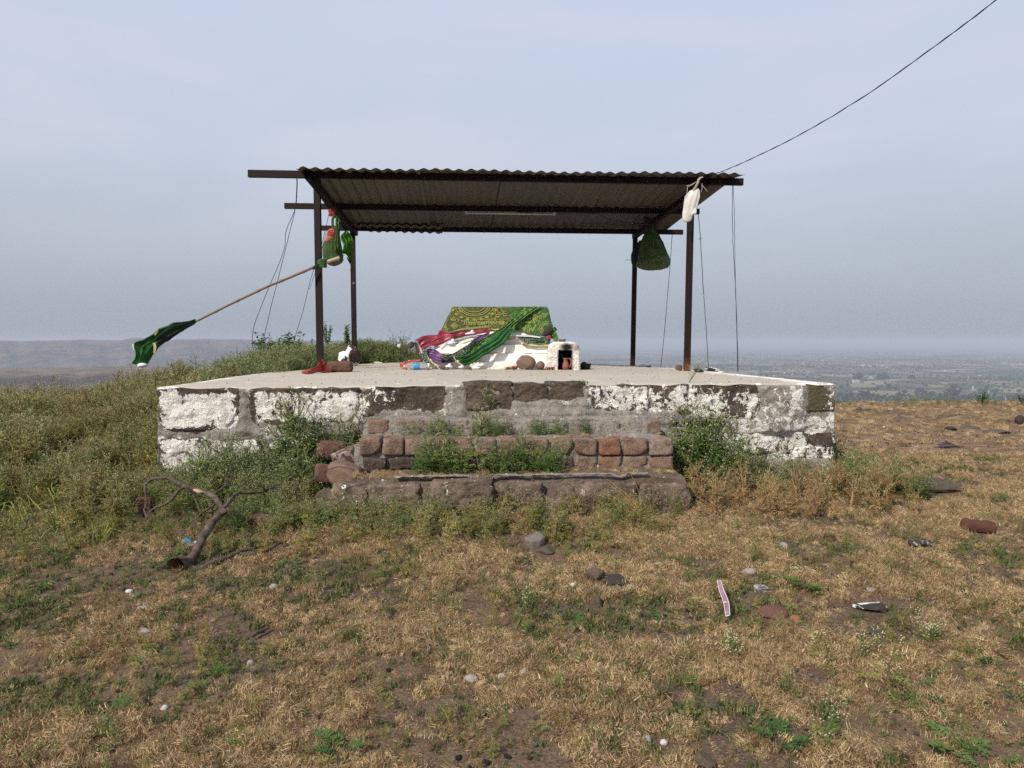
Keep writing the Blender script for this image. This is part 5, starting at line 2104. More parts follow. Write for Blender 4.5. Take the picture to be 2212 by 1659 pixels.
def hit_slab(px, py):
    D = 8.0
    for _ in range(40):
        p = at(px, py, D)
        zt = ztop(p.x, D)
        k = (829.5 - py) / 1538.0
        sl = (k * CP - SP) / (CP + k * SP)
        D = D * 0.5 + 0.5 * max(4.8, min(11.2, zt / sl))
    p = at(px, py, D)
    return Vector((p.x, p.y, ztop(p.x, p.y)))


def z4(x, y, D):
    return at(1313.3 + .15626 * x, 362.9 + .15626 * y, D)


def zl(x, y, D):
    return at(587.5 + .15621 * x, 362.9 + .15621 * y, D)


def sack(rows, D, f, m, parent, name='cloth', pleats=22, amp=0.05, dr=0.75, seed=0, full=0.75, nv=40):
    """a gathered bundle: rows of (y, left, right) in a close-up"""
    ys = [r[0] for r in rows]
    mb = MB()

    def fn(s, t):
        y = ys[0] + (ys[-1] - ys[0]) * t
        k = 0
        while k < len(rows) - 2 and rows[k + 1][0] < y:
            k += 1
        q = (y - rows[k][0]) / (rows[k + 1][0] - rows[k][0])
        q = q * q * (3 - 2 * q) * 0.5 + q * 0.5
        xl = rows[k][1] + (rows[k + 1][1] - rows[k][1]) * q
        xr = rows[k][2] + (rows[k + 1][2] - rows[k][2]) * q
        a, b = f(xl, y, D), f(xr, y, D)
        c, h = (a + b) / 2, (b - a).length / 2
        ang = s * 2 * math.pi
        w = sm(full + .15, full - .35, t)
        pl = 1 + w * amp * math.sin(ang * pleats + 2 * nz(t * 2, seed)) + 0.07 * nz(math.cos(ang) * 2 + seed, math.sin(ang) * 2, t * 3) + 0.03 * nz(math.cos(ang) * 5 + seed, math.sin(ang) * 5, t * 6)
        return Vector((c.x + math.cos(ang) * h * pl, c.y + math.sin(ang) * h * dr * pl, c.z))
    grid(mb, fn, 120, nv, closed_u=True)
    n = 120
    mb.add([mb.v[nv * n + i] for i in range(n)], [tuple(range(n))])
    mb.uv = []
    return mb.build(name, m, parent)


# green bundle on the right
DR = 9.72
bun = thing('hanging_bundle', 'large dark green cloth bundle hanging from the right rafter', 'cloth bundle', z4(620, 1410, DR))
sack([(745, 585, 650), (800, 575, 655), (860, 545, 660), (950, 482, 715), (1050, 456, 768), (1150, 434, 806), (1230, 420, 835), (1300, 404, 851), (1345, 398, 845), (1380, 425, 815), (1402, 480, 750), (1412, 540, 640)],
     DR, z4, M['green_bag'], bun, amp=.045, seed=3)
sack([(1228, 417, 838), (1300, 401, 854), (1345, 395, 848), (1380, 422, 818), (1404, 478, 752), (1415, 540, 640)], DR, z4, M['green_bag_dots'], bun, 'spotted_bottom', amp=.0, seed=3, full=-1)
mb = MB()
for q in ([(600, 860), (590, 800), (560, 770), (600, 720), (640, 700)], [(640, 870), (655, 800), (650, 740), (630, 700)], [(590, 860), (575, 820), (535, 820), (520, 780)]):
    tube(mb, catmull([z4(x, y, DR - .02) for x, y in q], 14), 0.020, 7)
for k in range(5):
    rock(mb, z4(r9.uniform(520, 610), r9.uniform(705, 790), DR - .05), (.08, .06, .07), 60 + k, 2)
mb.build('knot', M['black_pot'], bun)
b2 = thing('hanging_bundle', 'small dark green cloth bundle behind the large one, against the back right post', 'cloth bundle', z4(370, 1370, DR + .1))
sack([(1000, 435, 465), (1060, 390, 455), (1130, 345, 450), (1200, 325, 450), (1265, 318, 445), (1320, 325, 430), (1355, 345, 410), (1368, 360, 395)], DR + .12, z4, M['green_dark'], b2, amp=.07, pleats=11, seed=6)
mb = MB()
tube(mb, catmull([z4(310, 1275, DR), z4(280, 1268, DR), z4(235, 1277, DR)], 8), .003, 4)
mb.build('loose_thread', M['rope'], b2)

# white bag at the front right corner
DWB = 8.02
wb = thing('hanging_bag', 'white cloth bag hanging by a twisted rope at the front right post', 'bag', z4(1090, 745, DWB))
sack([(282, 1195, 1255), (325, 1120, 1272), (400, 1066, 1272), (500, 1052, 1248), (580, 1040, 1222), (640, 1031, 1185), (700, 1028, 1160), (732, 1036, 1145), (746, 1062, 1115)], DWB, z4, M['white_cloth'], wb, amp=.05, pleats=9, dr=.45, seed=8)
sack([(560, 1195, 1222), (600, 1165, 1228), (630, 1140, 1222), (650, 1145, 1180), (662, 1150, 1165)], DWB - .03, z4, M['white_cloth'], wb, 'flap', amp=.06, pleats=6, dr=.5, seed=9)
mb = MB()
for s in (0, 2.1, 4.2):
    pts = []
    cc = catmull([z4(1305, 128, 8.02), z4(1262, 150, 8.0), z4(1240, 210, 7.99), z4(1215, 260, 7.99), z4(1180, 312, 8.0)], 40)
    for i, p in enumerate(cc):
        pts.append(p + Vector((math.cos(s + i * .55), 0.5 * math.sin(s + i * .55), 0.5 * math.sin(s + i * .55))) * .010)
    tube(mb, pts, 0.0055, 5)
for a, b in (((1215, 190), (1100, 260)), ((1100, 260), (1070, 410)), ((1300, 215), (1290, 335)), ((1305, 240), (1382, 330)), ((1195, 205), (1085, 245))):
    tube(mb, catmull([z4(*a, 7.99), z4((a[0] + b[0]) / 2 + 6, (a[1] + b[1]) / 2 + 9, 7.98), z4(*b, 7.99)], 8), .0032, 4)
mb.build('rope', M['rope'], wb)

# left bundles
DL = 8.93
lb = thing('hanging_bundle', 'olive green cloth bundle hanging beside the front left post', 'cloth bundle', zl(840, 1352, DL))
sack([(800, 860, 905), (880, 845, 928), (960, 780, 938), (1040, 712, 948), (1120, 700, 962), (1200, 705, 978), (1255, 715, 985), (1300, 738, 968), (1335, 785, 925), (1352, 825, 885)], DL, zl, M['green_bag'], lb, amp=.05, pleats=17, seed=11)
sack([(1262, 722, 988), (1302, 736, 972), (1338, 783, 928), (1355, 825, 885)], DL, zl, M['green_bag_dots'], lb, 'spotted_bottom', amp=0, seed=11, full=-1)
mb = MB()
for q in ([(850, 850), (838, 760), (845, 690), (885, 640)], [(900, 830), (895, 740), (905, 640)], [(925, 850), (935, 740), (920, 640)]):
    tube(mb, catmull([zl(x, y, DL) for x, y in q], 12), .016, 6)
mb.build('strap', M['green_bag'], lb)
lb2 = thing('hanging_bag', 'small salmon pink pouch hanging in front of the olive green bundle', 'bag', zl(780, 1020, DL - .2))
sack([(838, 800, 850), (870, 775, 868), (930, 755, 874), (975, 742, 850), (1005, 738, 815), (1022, 755, 785)], DL - .2, zl, M['salmon'], lb2, amp=.06, pleats=8, dr=.6, seed=13)
sack([(838, 805, 870), (870, 770, 872), (905, 760, 872), (925, 770, 860)], DL - .22, zl, M['red_dots'], lb2, 'patterned_top', amp=.08, pleats=8, dr=.6, seed=14)
mb = MB()
for k in range(9):
    rock(mb, zl(r9.uniform(780, 860), r9.uniform(585, 665), DL - .15), (.055, .05, .05), 80 + k, 2, 6, .12)
props(mb.build('knotted_cloth', M['red_gauze']), 'knotted red cloth tied round the left rafter above the bundles', 'cloth')
mb = MB()
sackm = sack([(800, 905, 935), (850, 905, 942), (900, 912, 940), (950, 915, 935)], DL + .05, zl, M['red_gauze'], None, 'hanging_cloth', amp=.05, pleats=6, dr=.5, seed=15)
props(sackm, 'strip of red cloth hanging behind the olive green bundle', 'cloth')
cloth('hanging_cloth', 'lime green torn cloth hanging between the two left posts', M['lime'],
      [(1012, 866, 9.9), (950, 972, 9.88), (985, 1060, 9.86), (968, 1180, 9.86), (1022, 1195, 9.88), (1062, 1262, 9.9), (1088, 1335, 9.9)],
      [(1035, 866, 9.9), (1092, 930, 9.92), (1130, 1030, 9.94), (1122, 1120, 9.94), (1098, 1180, 9.94), (1106, 1240, 9.92), (1114, 1285, 9.92)], nu=60, nv=20, pleat=.035, folds=3.2, seed=33, fn=zl)
mb = MB()
for q in ([(1070, 1260), (1085, 1320), (1130, 1370)], [(1090, 1330), (1098, 1380), (1080, 1415)], [(1040, 1240), (1075, 1310), (1100, 1340)]):
    tube(mb, catmull([zl(x, y, 9.88) for x, y in q], 9), [.010 - .0008 * i for i in range(9)], 5)
props(mb.build('cloth_strand', M['green_dark']), 'dark twisted strand of cloth trailing from the lime green cloth to the back left post', 'cloth')
cloth('cloth_scrap', 'scrap of bright green cloth on the back beam above the lime cloth', M['lime'], [(1080, 825, 10.35), (1110, 822, 10.35), (1145, 832, 10.35)], [(1095, 850, 10.34), (1120, 858, 10.34), (1140, 852, 10.34)], nu=12, nv=6, pleat=.01, folds=1.4, seed=35, fn=zl)
cloth('cloth_scrap', 'tail of olive cloth swinging right of the olive bundle bottom', M['green_bag'], [(968, 1190, 8.95), (985, 1195, 8.95), (992, 1180, 8.95)], [(955, 1290, 8.94), (968, 1302, 8.94), (975, 1300, 8.94)], nu=12, nv=8, pleat=.01, folds=1.4, seed=36, fn=zl)

# flag pole lashed to the left post
pole = thing('flag', 'green flag on a bamboo pole lashed to the left post, cloth drooping into weeds', 'flag', at(693, 571, 7.88))
pp = catmull([at(*q) for q in ((416, 698, 7.35), (460, 676, 7.44), (500, 656, 7.52), (540, 637, 7.6), (578, 619, 7.66), (622, 601, 7.74), (662, 584, 7.81), (692, 571, 7.87), (733, 557, 7.95))], 90)
mb = MB()
rr = []
for i in range(90):
    k = i % 13
    rr.append((0.0105 + 0.005 * i / 90) * (1.28 if k in (0,) else 1.08 if k in (1, 12) else 1.0))
tube(mb, pp, rr, 9)
mb.build('pole', M['bamboo'], pole)
mb = MB()
tube(mb, [p + Vector((0, -.003, 0)) for p in pp[80:]], [.019] * 9 + [.021], 9)
mb.build('bare_end', M['bamboo_end'], pole)


def f7(x, y, D):
    return at(.3125 * x, 535.7 + .3125 * y, D)


fl = cloth('flag_cloth', None, M['green'],
           [(1358, 494, 7.33), (1270, 512, 7.32), (1180, 524, 7.30), (1100, 560, 7.27), (1025, 612, 7.25), (925, 662, 7.24), (940, 725, 7.24), (912, 800, 7.25)],
           [(1352, 520, 7.36), (1290, 552, 7.36), (1215, 600, 7.35), (1150, 640, 7.33), (1112, 675, 7.31), (1090, 700, 7.30), (1045, 765, 7.28), (1005, 818, 7.27)], pole, 70, 26, .022, 3.0, 37, fn=f7)
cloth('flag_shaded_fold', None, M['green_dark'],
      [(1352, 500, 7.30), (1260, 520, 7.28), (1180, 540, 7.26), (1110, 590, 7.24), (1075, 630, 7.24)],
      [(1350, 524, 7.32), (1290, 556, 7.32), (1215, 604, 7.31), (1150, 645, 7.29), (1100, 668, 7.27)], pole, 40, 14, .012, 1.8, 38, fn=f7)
for A, B, sd_ in (([(1115, 548), (1085, 565), (1062, 600)], [(1100, 560), (1090, 580), (1075, 605)], 1), ([(1055, 655), (1062, 690), (1058, 725)], [(1075, 655), (1080, 690), (1072, 730)], 2)):
    cloth('gold_fringe', None, M['gold_trim'], [(x, y, 7.215) for x, y in A], [(x, y, 7.22) for x, y in B], pole, 14, 4, .004, 1, sd_, fn=f7)
cloth('white_lining', None, M['white_cloth'], [(915, 662, 7.27), (918, 690, 7.27), (935, 720, 7.27)], [(928, 668, 7.26), (940, 695, 7.26), (945, 712, 7.26)], pole, 10, 4, .004, 1, 3, fn=f7)
mb = MB()
tie = thing('cloth_tie', 'green cloth strip lashing the bamboo pole to the front left post', 'cloth', zl(690, 1375, 7.85))
for k in range(6):
    y = 1272 + k * 17
    tube(mb, catmull([zl(640, y + 18, 7.88), zl(665, y + 4, 7.85), zl(700, y - 2, 7.845), zl(728, y + 3, 7.86), zl(745, y - 10 + k * 3, 7.90)], 14), .013 + .003 * (k % 2), 7)
mb.build('wrapping', M['green_bag'], tie)
mb = MB()
for k in range(4):
    tube(mb, catmull([zl(640, 1330 + k * 10, 7.84), zl(605, 1350 + k * 12, 7.83), zl(575, 1375 + k * 6, 7.83), zl(555, 1380 + k * 2, 7.84)], 10), .011, 6)
mb.build('dark_wrapping', M['green_dark'], tie)

# cloth and brick at the foot of the left post
mb = MB()
gb = [hit_slab(x, y) + Vector((0, -.004, .004)) for x, y in ((650, 806), (664, 808), (678, 807), (690, 806), (700, 806), (711, 805))]
loft(mb, [b + Vector((dx, .06, h)) for b, h, dx in zip(gb, (.012, .045, .075, .125, .085, .05), (0, .01, .02, .02, 0, -.01))], gb, 60, 20, .030, 4.5, 41)
props(mb.build('red_gauze_cloth', M['red_gauze']), 'torn red gauze cloth bunched round the foot of the front left post', 'cloth')
mb = MB()
for k in range(4):
    y = 783 + k * 3.6
    tube(mb, [at(691 - k, y + 1, 7.90), at(693, y, 7.875), at(700, y, 7.870), at(706 + k * .8, y + 1 + k, 7.90)], .011, 6)
for k in range(3):
    tube(mb, catmull([at(706, 792 + k * 2, 7.86), at(699, 795 + k * 2.2, 7.80), at(690, 801 + k * 1.5, 7.72)], 10), .010, 6)
props(mb.build('green_tie_cloth', M['green_bag']), 'green and yellow cloth band wound round the foot of the front left post', 'cloth')
p = hit_slab(731, 804)
mb = MB()
block(mb, (p.x, p.y + .07, p.z + .055), (.245, .16, .105), 77, 14, .30, .010, .12, 7, 16)
o = mb.build('brick', M['rock_red'])
props(o, 'worn red brick lying on the platform right of the front left post', 'brick')
mb = MB()
p = hit_slab(743, 783)
p = at(742, 788, 9.0)
rock(mb, (p.x, 9.2, p.z + .10), (.36, .34, .33), 92, 4, 8, .03, .3, (.45, .8), .2)
o = mb.build('painted_rock', M['painted_rock'])
o['paint'] = .9
props(o)
props(o, 'dark rock with broad white paint streaks between the left posts', 'rock')
for k, (px, py, w_, h_, m_, lab) in enumerate([
        (775, 781, 26, 12, 'rock_grey', 'heap of grey rubble at the foot of the back left post'), (797, 784, 14, 5, 'rock_grey', 'flat grey chip on the platform right of the back left post'),
        (815, 785, 20, 4, 'white_stone', 'flat white plaster flake at the back edge of the platform'), (862, 749, 12, 10, 'white_stone', 'white stone on the rubble left of the red satin'),
        (1469, 801, 17, 14, 'rock_red', 'rust brown rock leaning against the front right post'), (1509, 804, 24, 11, 'black_pot', 'black stone on the platform right of the front right post'),
        (1538, 803, 34, 11, 'rock_dark', 'white splashed stone at the right edge of the platform behind the front post'), (1557, 806, 18, 6, 'white_stone', 'low white stone next to the white splashed one'),
        (1388, 792, 20, 6, 'white_stone', 'white rubble beside the back right post'), (1403, 793, 12, 4, 'rock_grey', 'grey chip beside the white rubble at the back right post'),
        (886, 748, 16, 14, 'rock_brown', 'pointed brown stone left of the red satin cloth')]):
    q = hit_slab(px, py) if k not in (3, 10) else at(px, py, 10.8 if k == 3 else 10.6)
    o = loose('stone', lab, 'stone', px, py, w_, h_, M[m_], 100 + k, on=q, sink=0.2)
    if k in (6,):
        o['paint'] = 1.0
# ledge the two raised stones rest on
mb = MB()
rock(mb, at(845, 772, 11.15), (.6, .4, .24), 131, 3, 12, .16)
props(mb.build('rubble_heap', M['rock_brown']), 'weathered brown rubble heap among the bushes left of the grave', 'rubble')

# offerings along the tomb
p = z3(1455, 762, 7.62)
zs = ztop(p.x, 7.62)
mb = MB()
rock(mb, (p.x, 7.66, zs + .075), (.215, .17, .165), 141, 4, 5, .03, 0, (.72, .92), -.12)
props(mb.build('boulder', M['clay_dull']), 'smooth brown boulder standing against the foot of the grave', 'rock')


def lathe(mb, c, prof, seg=28, tilt=None):
    vs = []
    for r_, z in prof:
        for i in range(seg):
            a = 2 * math.pi * i / seg
            v = Vector((r_ * math.cos(a), r_ * math.sin(a), z))
            if tilt:
                v.rotate(tilt)
            vs.append(Vector(c) + v)
    fs = []
    for j in range(len(prof) - 1):
        for i in range(seg):
            i2 = (i + 1) % seg
            fs.append((j * seg + i, j * seg + i2, (j + 1) * seg + i2, (j + 1) * seg + i))
    mb.add(vs, fs)


from mathutils import Euler
p = z3(1602, 755, 7.66)
mb = MB()
zs = ztop(p.x, 7.66)
lathe(mb, (p.x, 7.68, zs + .048), [(.001, .047), (.025, .041), (.042, .024), (.048, 0), (.042, -.022), (.026, -.038), (.020, -.044), (.021, -.050), (.017, -.050), (.014, -.040), (.001, -.030)], tilt=Euler((1.15, 0, .3)))
props(mb.build('clay_pot', M['clay_dull']), 'small round clay pot tipped over between the boulder and the niche', 'pot')
p = z3(1340, 752, 7.66)
mb = MB()
lathe(mb, (p.x, 7.70, ztop(p.x, 7.7) + .002), [(.001, 0), (.022, 0), (.032, .022), (.037, .038), (.034, .038), (.028, .022), (.001, .010)])
props(mb.build('clay_bowl', M['clay']), 'small terracotta bowl half hidden left of the boulder', 'bowl')
for k, (x, lab) in enumerate(((1285, 'tuft of brown coconut husk left of the terracotta bowl'), (1680, 'heap of brown coconut husk in front of the niche left pier'))):
    p = z3(x, 755, 7.64)
    mb = MB()
    zs = ztop(p.x, 7.64)
    for i in range(60 if k else 36):
        a = r9.uniform(0, 6.28)
        c = Vector((p.x + r9.uniform(-1, 1) * (.065 if k else .04), 7.66 + r9.uniform(-.02, .02), zs + r9.uniform(0, .025)))
        d = Vector((math.cos(a), math.sin(a), r9.uniform(-.2, .6))) * r9.uniform(.015, .035)
        tube(mb, [c - d, c + Vector((0, 0, .006)), c + d], [.002, .004, .001], 3)
    props(mb.build('coconut_husk', M['husk']), lab, 'husk')
p = z3(1862, 752, 7.84)
jug = thing('clay_jug', 'terracotta jug with a loop handle standing inside the lamp niche', 'jug', (p.x, 7.84, ztop(p.x, 7.84)))
zs = ztop(p.x, 7.84)
mb = MB()
lathe(mb, (p.x - .006, 7.82, zs), [(.001, 0), (.030, 0), (.040, .012), (.045, .035), (.040, .062), (.027, .085), (.024, .100), (.032, .118), (.038, .128), (.034, .128), (.022, .108), (.018, .09), (.001, .05)])
mb.build('body', M['clay'], jug)
mb = MB()
tube(mb, catmull([(p.x + .012, 7.815, zs + .115), (p.x + .042, 7.81, zs + .122), (p.x + .058, 7.81, zs + .085), (p.x + .045, 7.81, zs + .035), (p.x + .028, 7.815, zs + .022)], 18), .0085, 8)
mb.build('handle', M['clay'], jug)
p = z3(2068, 750, 7.9)
mb = MB()
zs = ztop(p.x, 7.9)
lathe(mb, (p.x, 7.95, zs), [(.001, 0), (.048, 0), (.056, .03), (.066, .066), (.061, .066), (.050, .03), (.001, .02)])
bw = mb.build('iron_bowl', M['black_pot'])
props(bw, 'black sooty bowl standing to the right of the lamp niche', 'bowl')
loose('stone', 'round dark stone lying in the black bowl', 'stone', 0, 0, 14, 9, M['rock_dark'], 151, on=Vector((p.x - .01, 7.92, zs + .05)))
p = z3(1825, 466, 7.85)
mb = MB()
lathe(mb, (p.x, 7.88, NZ1 - .004), [(.001, 0), (.026, 0), (.038, .018), (.048, .036), (.044, .036), (.034, .018), (.001, .01)], 9)
props(mb.build('stone_bowl', M['rock_grey']), 'chipped grey bowl on top of the lamp niche', 'bowl')
mb = MB()
q = z3(1672, 362, 7.90)
rock(mb, q, (.165, .05, .085), 155, 3, 8, .04, 0, (.55, .85), .72)
props(mb.build('stone', M['rock_dark']), 'flat dark stone weighing down the green cloth at the right end of the grave', 'stone')

# bottle
bt = thing('plastic_bottle', 'clear plastic bottle with a blue label lying at the left corner of the grave', 'bottle', z3(330, 748, 7.60))
p0, p1 = z3(215, 712, 7.585), z3(447, 712, 7.585)
zs = ztop(p0.x, 7.585) + .0385
prof = [(0, .012), (.02, .013), (.035, .020), (.06, .034), (.08, .037), (.095, .0355), (.105, .037), (.12, .037), (.135, .037), (.16, .037), (.172, .0355), (.184, .037), (.196, .0355), (.208, .037), (.22, .0355), (.235, .037), (.248, .030), (.25, .001)]
mb = MB()
L_ = (p1.x - p0.x) / .25
vs = []
lathe(mb, (0, 0, 0), [(r_, z * L_) for z, r_ in prof], 24)
mb.v = [(p0.x + v[2], 7.585 + v[1], zs + v[0]) for v in mb.v]
mb.build('body', M['pet'], bt)
mb = MB()
lathe(mb, (0, 0, 0), [(.0376, .100 * L_), (.0378, .1005 * L_), (.0378, .155 * L_), (.0376, .156 * L_)], 24)
mb.v = [(p0.x + v[2], 7.585 + v[1], zs + v[0]) for v in mb.v]
mb.build('label', M['blue'], bt)
mb = MB()
lathe(mb, (0, 0, 0), [(.001, -.014), (.0145, -.013), (.0145, .008), (.013, .008)], 16)
mb.v = [(p0.x + v[2], 7.585 + v[1], zs + v[0]) for v in mb.v]
mb.build('cap', M['white_cloth'], bt)

# small white knotted bundles
for k, (x, y, w_, D, lab) in enumerate(((890, 408, 108, 7.93, 'white knotted cloth bundle on the red satin at the top step of the grave'), (692, 497, 105, 7.875, 'white knotted cloth bundle on the third step of the grave'),
                                      (660, 742, 95, 7.62, 'white knotted bundle on the platform just right of the purple satin'), (790, 738, 62, 7.64, 'small white knotted bundle under the tip of the green cloth'),
                                      (945, 747, 85, 7.62, 'white knotted bundle on the platform right of the green cloth tip'))):
    p = z3(x, y, D)
    s = w_ * .211 / 1538 * D
    mb = MB()
    rock(mb, p + Vector((0, 0, s * .16)), (s, s * .6, s * .42), 160 + k, 3, 4, .22)
    rock(mb, p + Vector((s * .12, 0, s * .40)), (s * .34, s * .3, s * .34), 170 + k, 3, 3, .2)
    rock(mb, p + Vector((-s * .34, 0, s * .12)), (s * .42, s * .3, s * .22), 180 + k, 2, 3, .2)
    props(mb.build('cloth_bundle', M['lilac_white']), lab, 'cloth bundle')
for k, (x, y, w_, h_, m_, lab) in enumerate(((652, 770, 36, 28, 'rock_grey', 'small round grey pebble on the platform in front of the white bundles'), (880, 742, 50, 38, 'rock_red', 'dark red stone at the foot of the grave between two white bundles'),
                                            (625, 738, 110, 50, 'rock_brown', 'dark brown slanting stone under the purple satin'), (470, 742, 80, 34, 'white_stone', 'white plaster lump at the foot of the bottle'),
                                            (340, 762, 30, 6, 'rock_red', 'red brown chip in front of the bottle'))):
    p = z3(x, y, 7.66)
    zs = ztop(p.x, 7.66)
    s = .211 / 1538 * 7.6
    mb = MB()
    rock(mb, (p.x, 7.62 - (.06 if k == 0 else 0), zs + h_ * s * .42), (w_ * s, w_ * s * .7, h_ * s * 1.05), 190 + k, 2)
    o = mb.build('stone', M[m_])
    props(o, lab, 'stone')

# ------------------------------------------------------------------ loose bricks beside the steps
RB = [(711, 997, 62, 44, .18, 'large loose brick leaning on the platform wall left of the steps, uppermost of the pile', .28, 0.10),
      (752, 1012, 62, 42, .30, 'tilted brick with pale mortar between the pile and the steps', .62, -.32),
      (704, 1046, 52, 38, .48, 'red brick half buried at the lower left of the brick pile', .3, .12)]
for k, (x, y, w_, h_, wo, lab, rz, ti) in enumerate(RB):
    p = at_w(x, y, wo)
    mb = MB()
    block(mb, (p.x, p.y + .05, p.z + h_ / 1538 * 4.6 * .5), (w_ / 1538 * 4.6, .15, h_ / 1538 * 4.6), 210 + k, 10, .12, .005, rz, 3, 20, rx=-.15, ry=ti)
    o = mb.build('brick', M['rock_red'])
    o['paint'] = 0.25 if k == 1 else 0
    props(o, lab, 'brick')
mb = MB()
p = at_w(743, 1034, .52)
block(mb, (p.x, p.y + .03, p.z + .02), (.20, .16, .13), 216, 12, .3, .008, -.2, 4, 14, ry=.25)
props(mb.build('stone', M['clay_dull']), 'pale buff broken stone with black edge in front of the loose brick pile', 'stone')

# stones on the hilltop: px, base y, width, height, material, kind, depth, label
ST = [(2042, 1066, 86, 36, 'rock_brown', .9, .12, 'big flat brown boulder sunk in the dry grass right of the platform'),
      (1993, 1183, 46, 18, 'rock_dark', .8, .15, 'dark grey stone with a pale left tip right of the platform corner'),
      (2005, 1075, 24, 8, 'rock_dark', .8, .3, 'small dark stone just below the big flat boulder'),
      (1883, 1322, 62, 22, 'rock_dark', .6, .15, 'dark stone with a white paint streak in the right foreground'),
      (1675, 1334, 62, 26, 'rock_red', .7, .3, 'broken red brown brick lump in the right foreground'),
      (1617, 1242, 40, 14, 'pebble', .5, .25, 'long pale concrete chunk right of the magenta packet'),
      (1652, 1281, 44, 20, 'rock_grey', .8, .35, 'grey stone with whitish top behind the broken brick lump'),
      (1694, 1185, 17, 14, 'pebble', .9, .2, 'pale angular pebble below the right platform corner'),
      (1157, 1182, 44, 44, 'rock_grey', .8, .25, 'grey pointed stone standing in the grass in front of the steps'),
      (1184, 1196, 46, 16, 'rock_brown', .8, .35, 'flat brown stone at the foot of the grey pointed one'),
      (1287, 1254, 40, 34, 'rock_brown', .8, .3, 'brown stone in the middle foreground, left of a dark one'),
      (1336, 1264, 56, 26, 'rock_dark', .7, .35, 'dark stone with lichen right of the brown stone in the middle foreground'),
      (1289, 1312, 32, 30, 'rock_brown', .8, .25, 'wedge shaped brown stone below the middle pair of stones'),
      (1238, 1273, 14, 14, 'white_stone', .9, .2, 'white pebble left of the middle pair of stones'),
      (1017, 1474, 27, 16, 'pebble', .8, .25, 'oval pale grey pebble, leftmost of three in a row near the bottom'),
      (1084, 1467, 17, 13, 'pebble', .8, .25, 'smallest pale pebble, middle of three in a row near the bottom'),
      (1135, 1462, 24, 18, 'pebble', .8, .25, 'roundest pale grey pebble, right of three in a row near the bottom'),
      (1282, 1582, 16, 14, 'rock_red', .9, .2, 'round red brown pebble at the bottom right of the middle'),
      (1435, 1610, 16, 12, 'white_stone', .9, .2, 'white pebble at the bottom, right of a grey one'),
      (1396, 1605, 22, 18, 'pebble', .9, .3, 'pale grey pebble at the bottom, left of a white one'),
      (785, 1545, 12, 11, 'clay', .9, .2, 'pinkish pebble at the bottom left of the middle'),
      (1526, 1662, 46, 44, 'rock_brown', .8, .3, 'rounded brown stone at the bottom edge'),
      (590, 1272, 18, 11, 'pebble', .8, .25, 'pale flat pebble right of the lower dead branch'),
      (310, 1368, 30, 13, 'pebble', .8, .35, 'flat pale stone in the left foreground'),
      (278, 1280, 16, 8, 'white_stone', .8, .3, 'small white stone left of the branch stump'),
      (305, 1317, 22, 9, 'pebble', .8, .35, 'flat pale pebble below the branch stump on the left'),
      (353, 1533, 16, 11, 'white_stone', .8, .3, 'white pebble in the lower left corner grass'),
      (539, 1437, 16, 12, 'pebble', .8, .3, 'grey round pebble in the left foreground'),
      (93, 1016, 58, 36, 'rock_brown', .8, .3, 'brown rock showing through the weeds on the left slope'),
      (48, 893, 66, 26, 'rock_brown', .9, .3, 'flat brown rock on the crest of the left slope'),
      (1001, 1142, 38, 28, 'rock_dark', .9, .25, 'dark broken rock at the foot of the bottom step'),
      (985, 1109, 56, 14, 'rock_brown', .6, .1, 'thin flat stone wedged under the big step boulder'),
      (1790, 1262, 18, 12, 'pebble', .8, .3, 'small grey pebble between the bottom two dark stones on the right'),
      (1883, 1278, 20, 8, 'pebble', .8, .2, 'pale chip above the white streaked stone'),
      (1985, 1345, 42, 18, 'rock_red', .8, .4, 'flat reddish stone on the right with two pale chips on it'),
      (1720, 1345, 24, 18, 'husk', .8, .3, 'orange brown fibrous lump right of the broken brick lump'),
      (1640, 1232, 12, 10, 'rock_red', .9, .3, 'tiny red stone above the grey whitish stone'),
      (1810, 1090, 14, 8, 'pebble', .9, .2, 'white chip in the weeds right of the platform corner'),
      (1912, 925, 8, 5, 'white_stone', .9, .2, 'small white scrap on the bare ground right of the platform'),
      (2207, 915, 20, 20, 'rock_dark', .9, .2, 'dark rock at the right edge of the picture near the crest'),
      (2057, 931, 22, 10, 'rock_dark', .9, .2, 'black stone in front of the rocky bank'),
      (2018, 912, 30, 12, 'rock_brown', .9, .5, 'large dark rock in the rocky bank, left of the black stone'),
      (1948, 905, 24, 9, 'rock_brown', .9, .55, 'brown rock at the left end of the rocky bank'),
      (2100, 926, 40, 9, 'rock_brown', .9, .55, 'low dark slab in the middle of the rocky bank'),
      (2165, 938, 50, 12, 'rock_brown', .9, .4, 'low brown slab at the right end of the rocky bank')]
for k, (px, py, w_, h_, m_, dr, sk, lab) in enumerate(ST):
    o = loose('pebble' if w_ < 28 and m_ in ('pebble', 'white_stone', 'clay') else 'stone', lab, 'pebble' if w_ < 28 and m_ in ('pebble', 'white_stone', 'clay') else 'stone', px, py, w_, h_, M[m_], 250 + k, sink=sk, dr=dr,
              sub=4 if w_ > 40 else 3 if w_ > 20 else 2, rz=r9.uniform(-.4, .4), rough=.06 if w_ > 28 else .03, cuts=8 if w_ > 28 else 3, tilt=-.12 if k == 0 else 0)
    if k in (3,):
        o['paint'] = 1.15
    if k in (1, 6):
        o['paint'] = 0.35
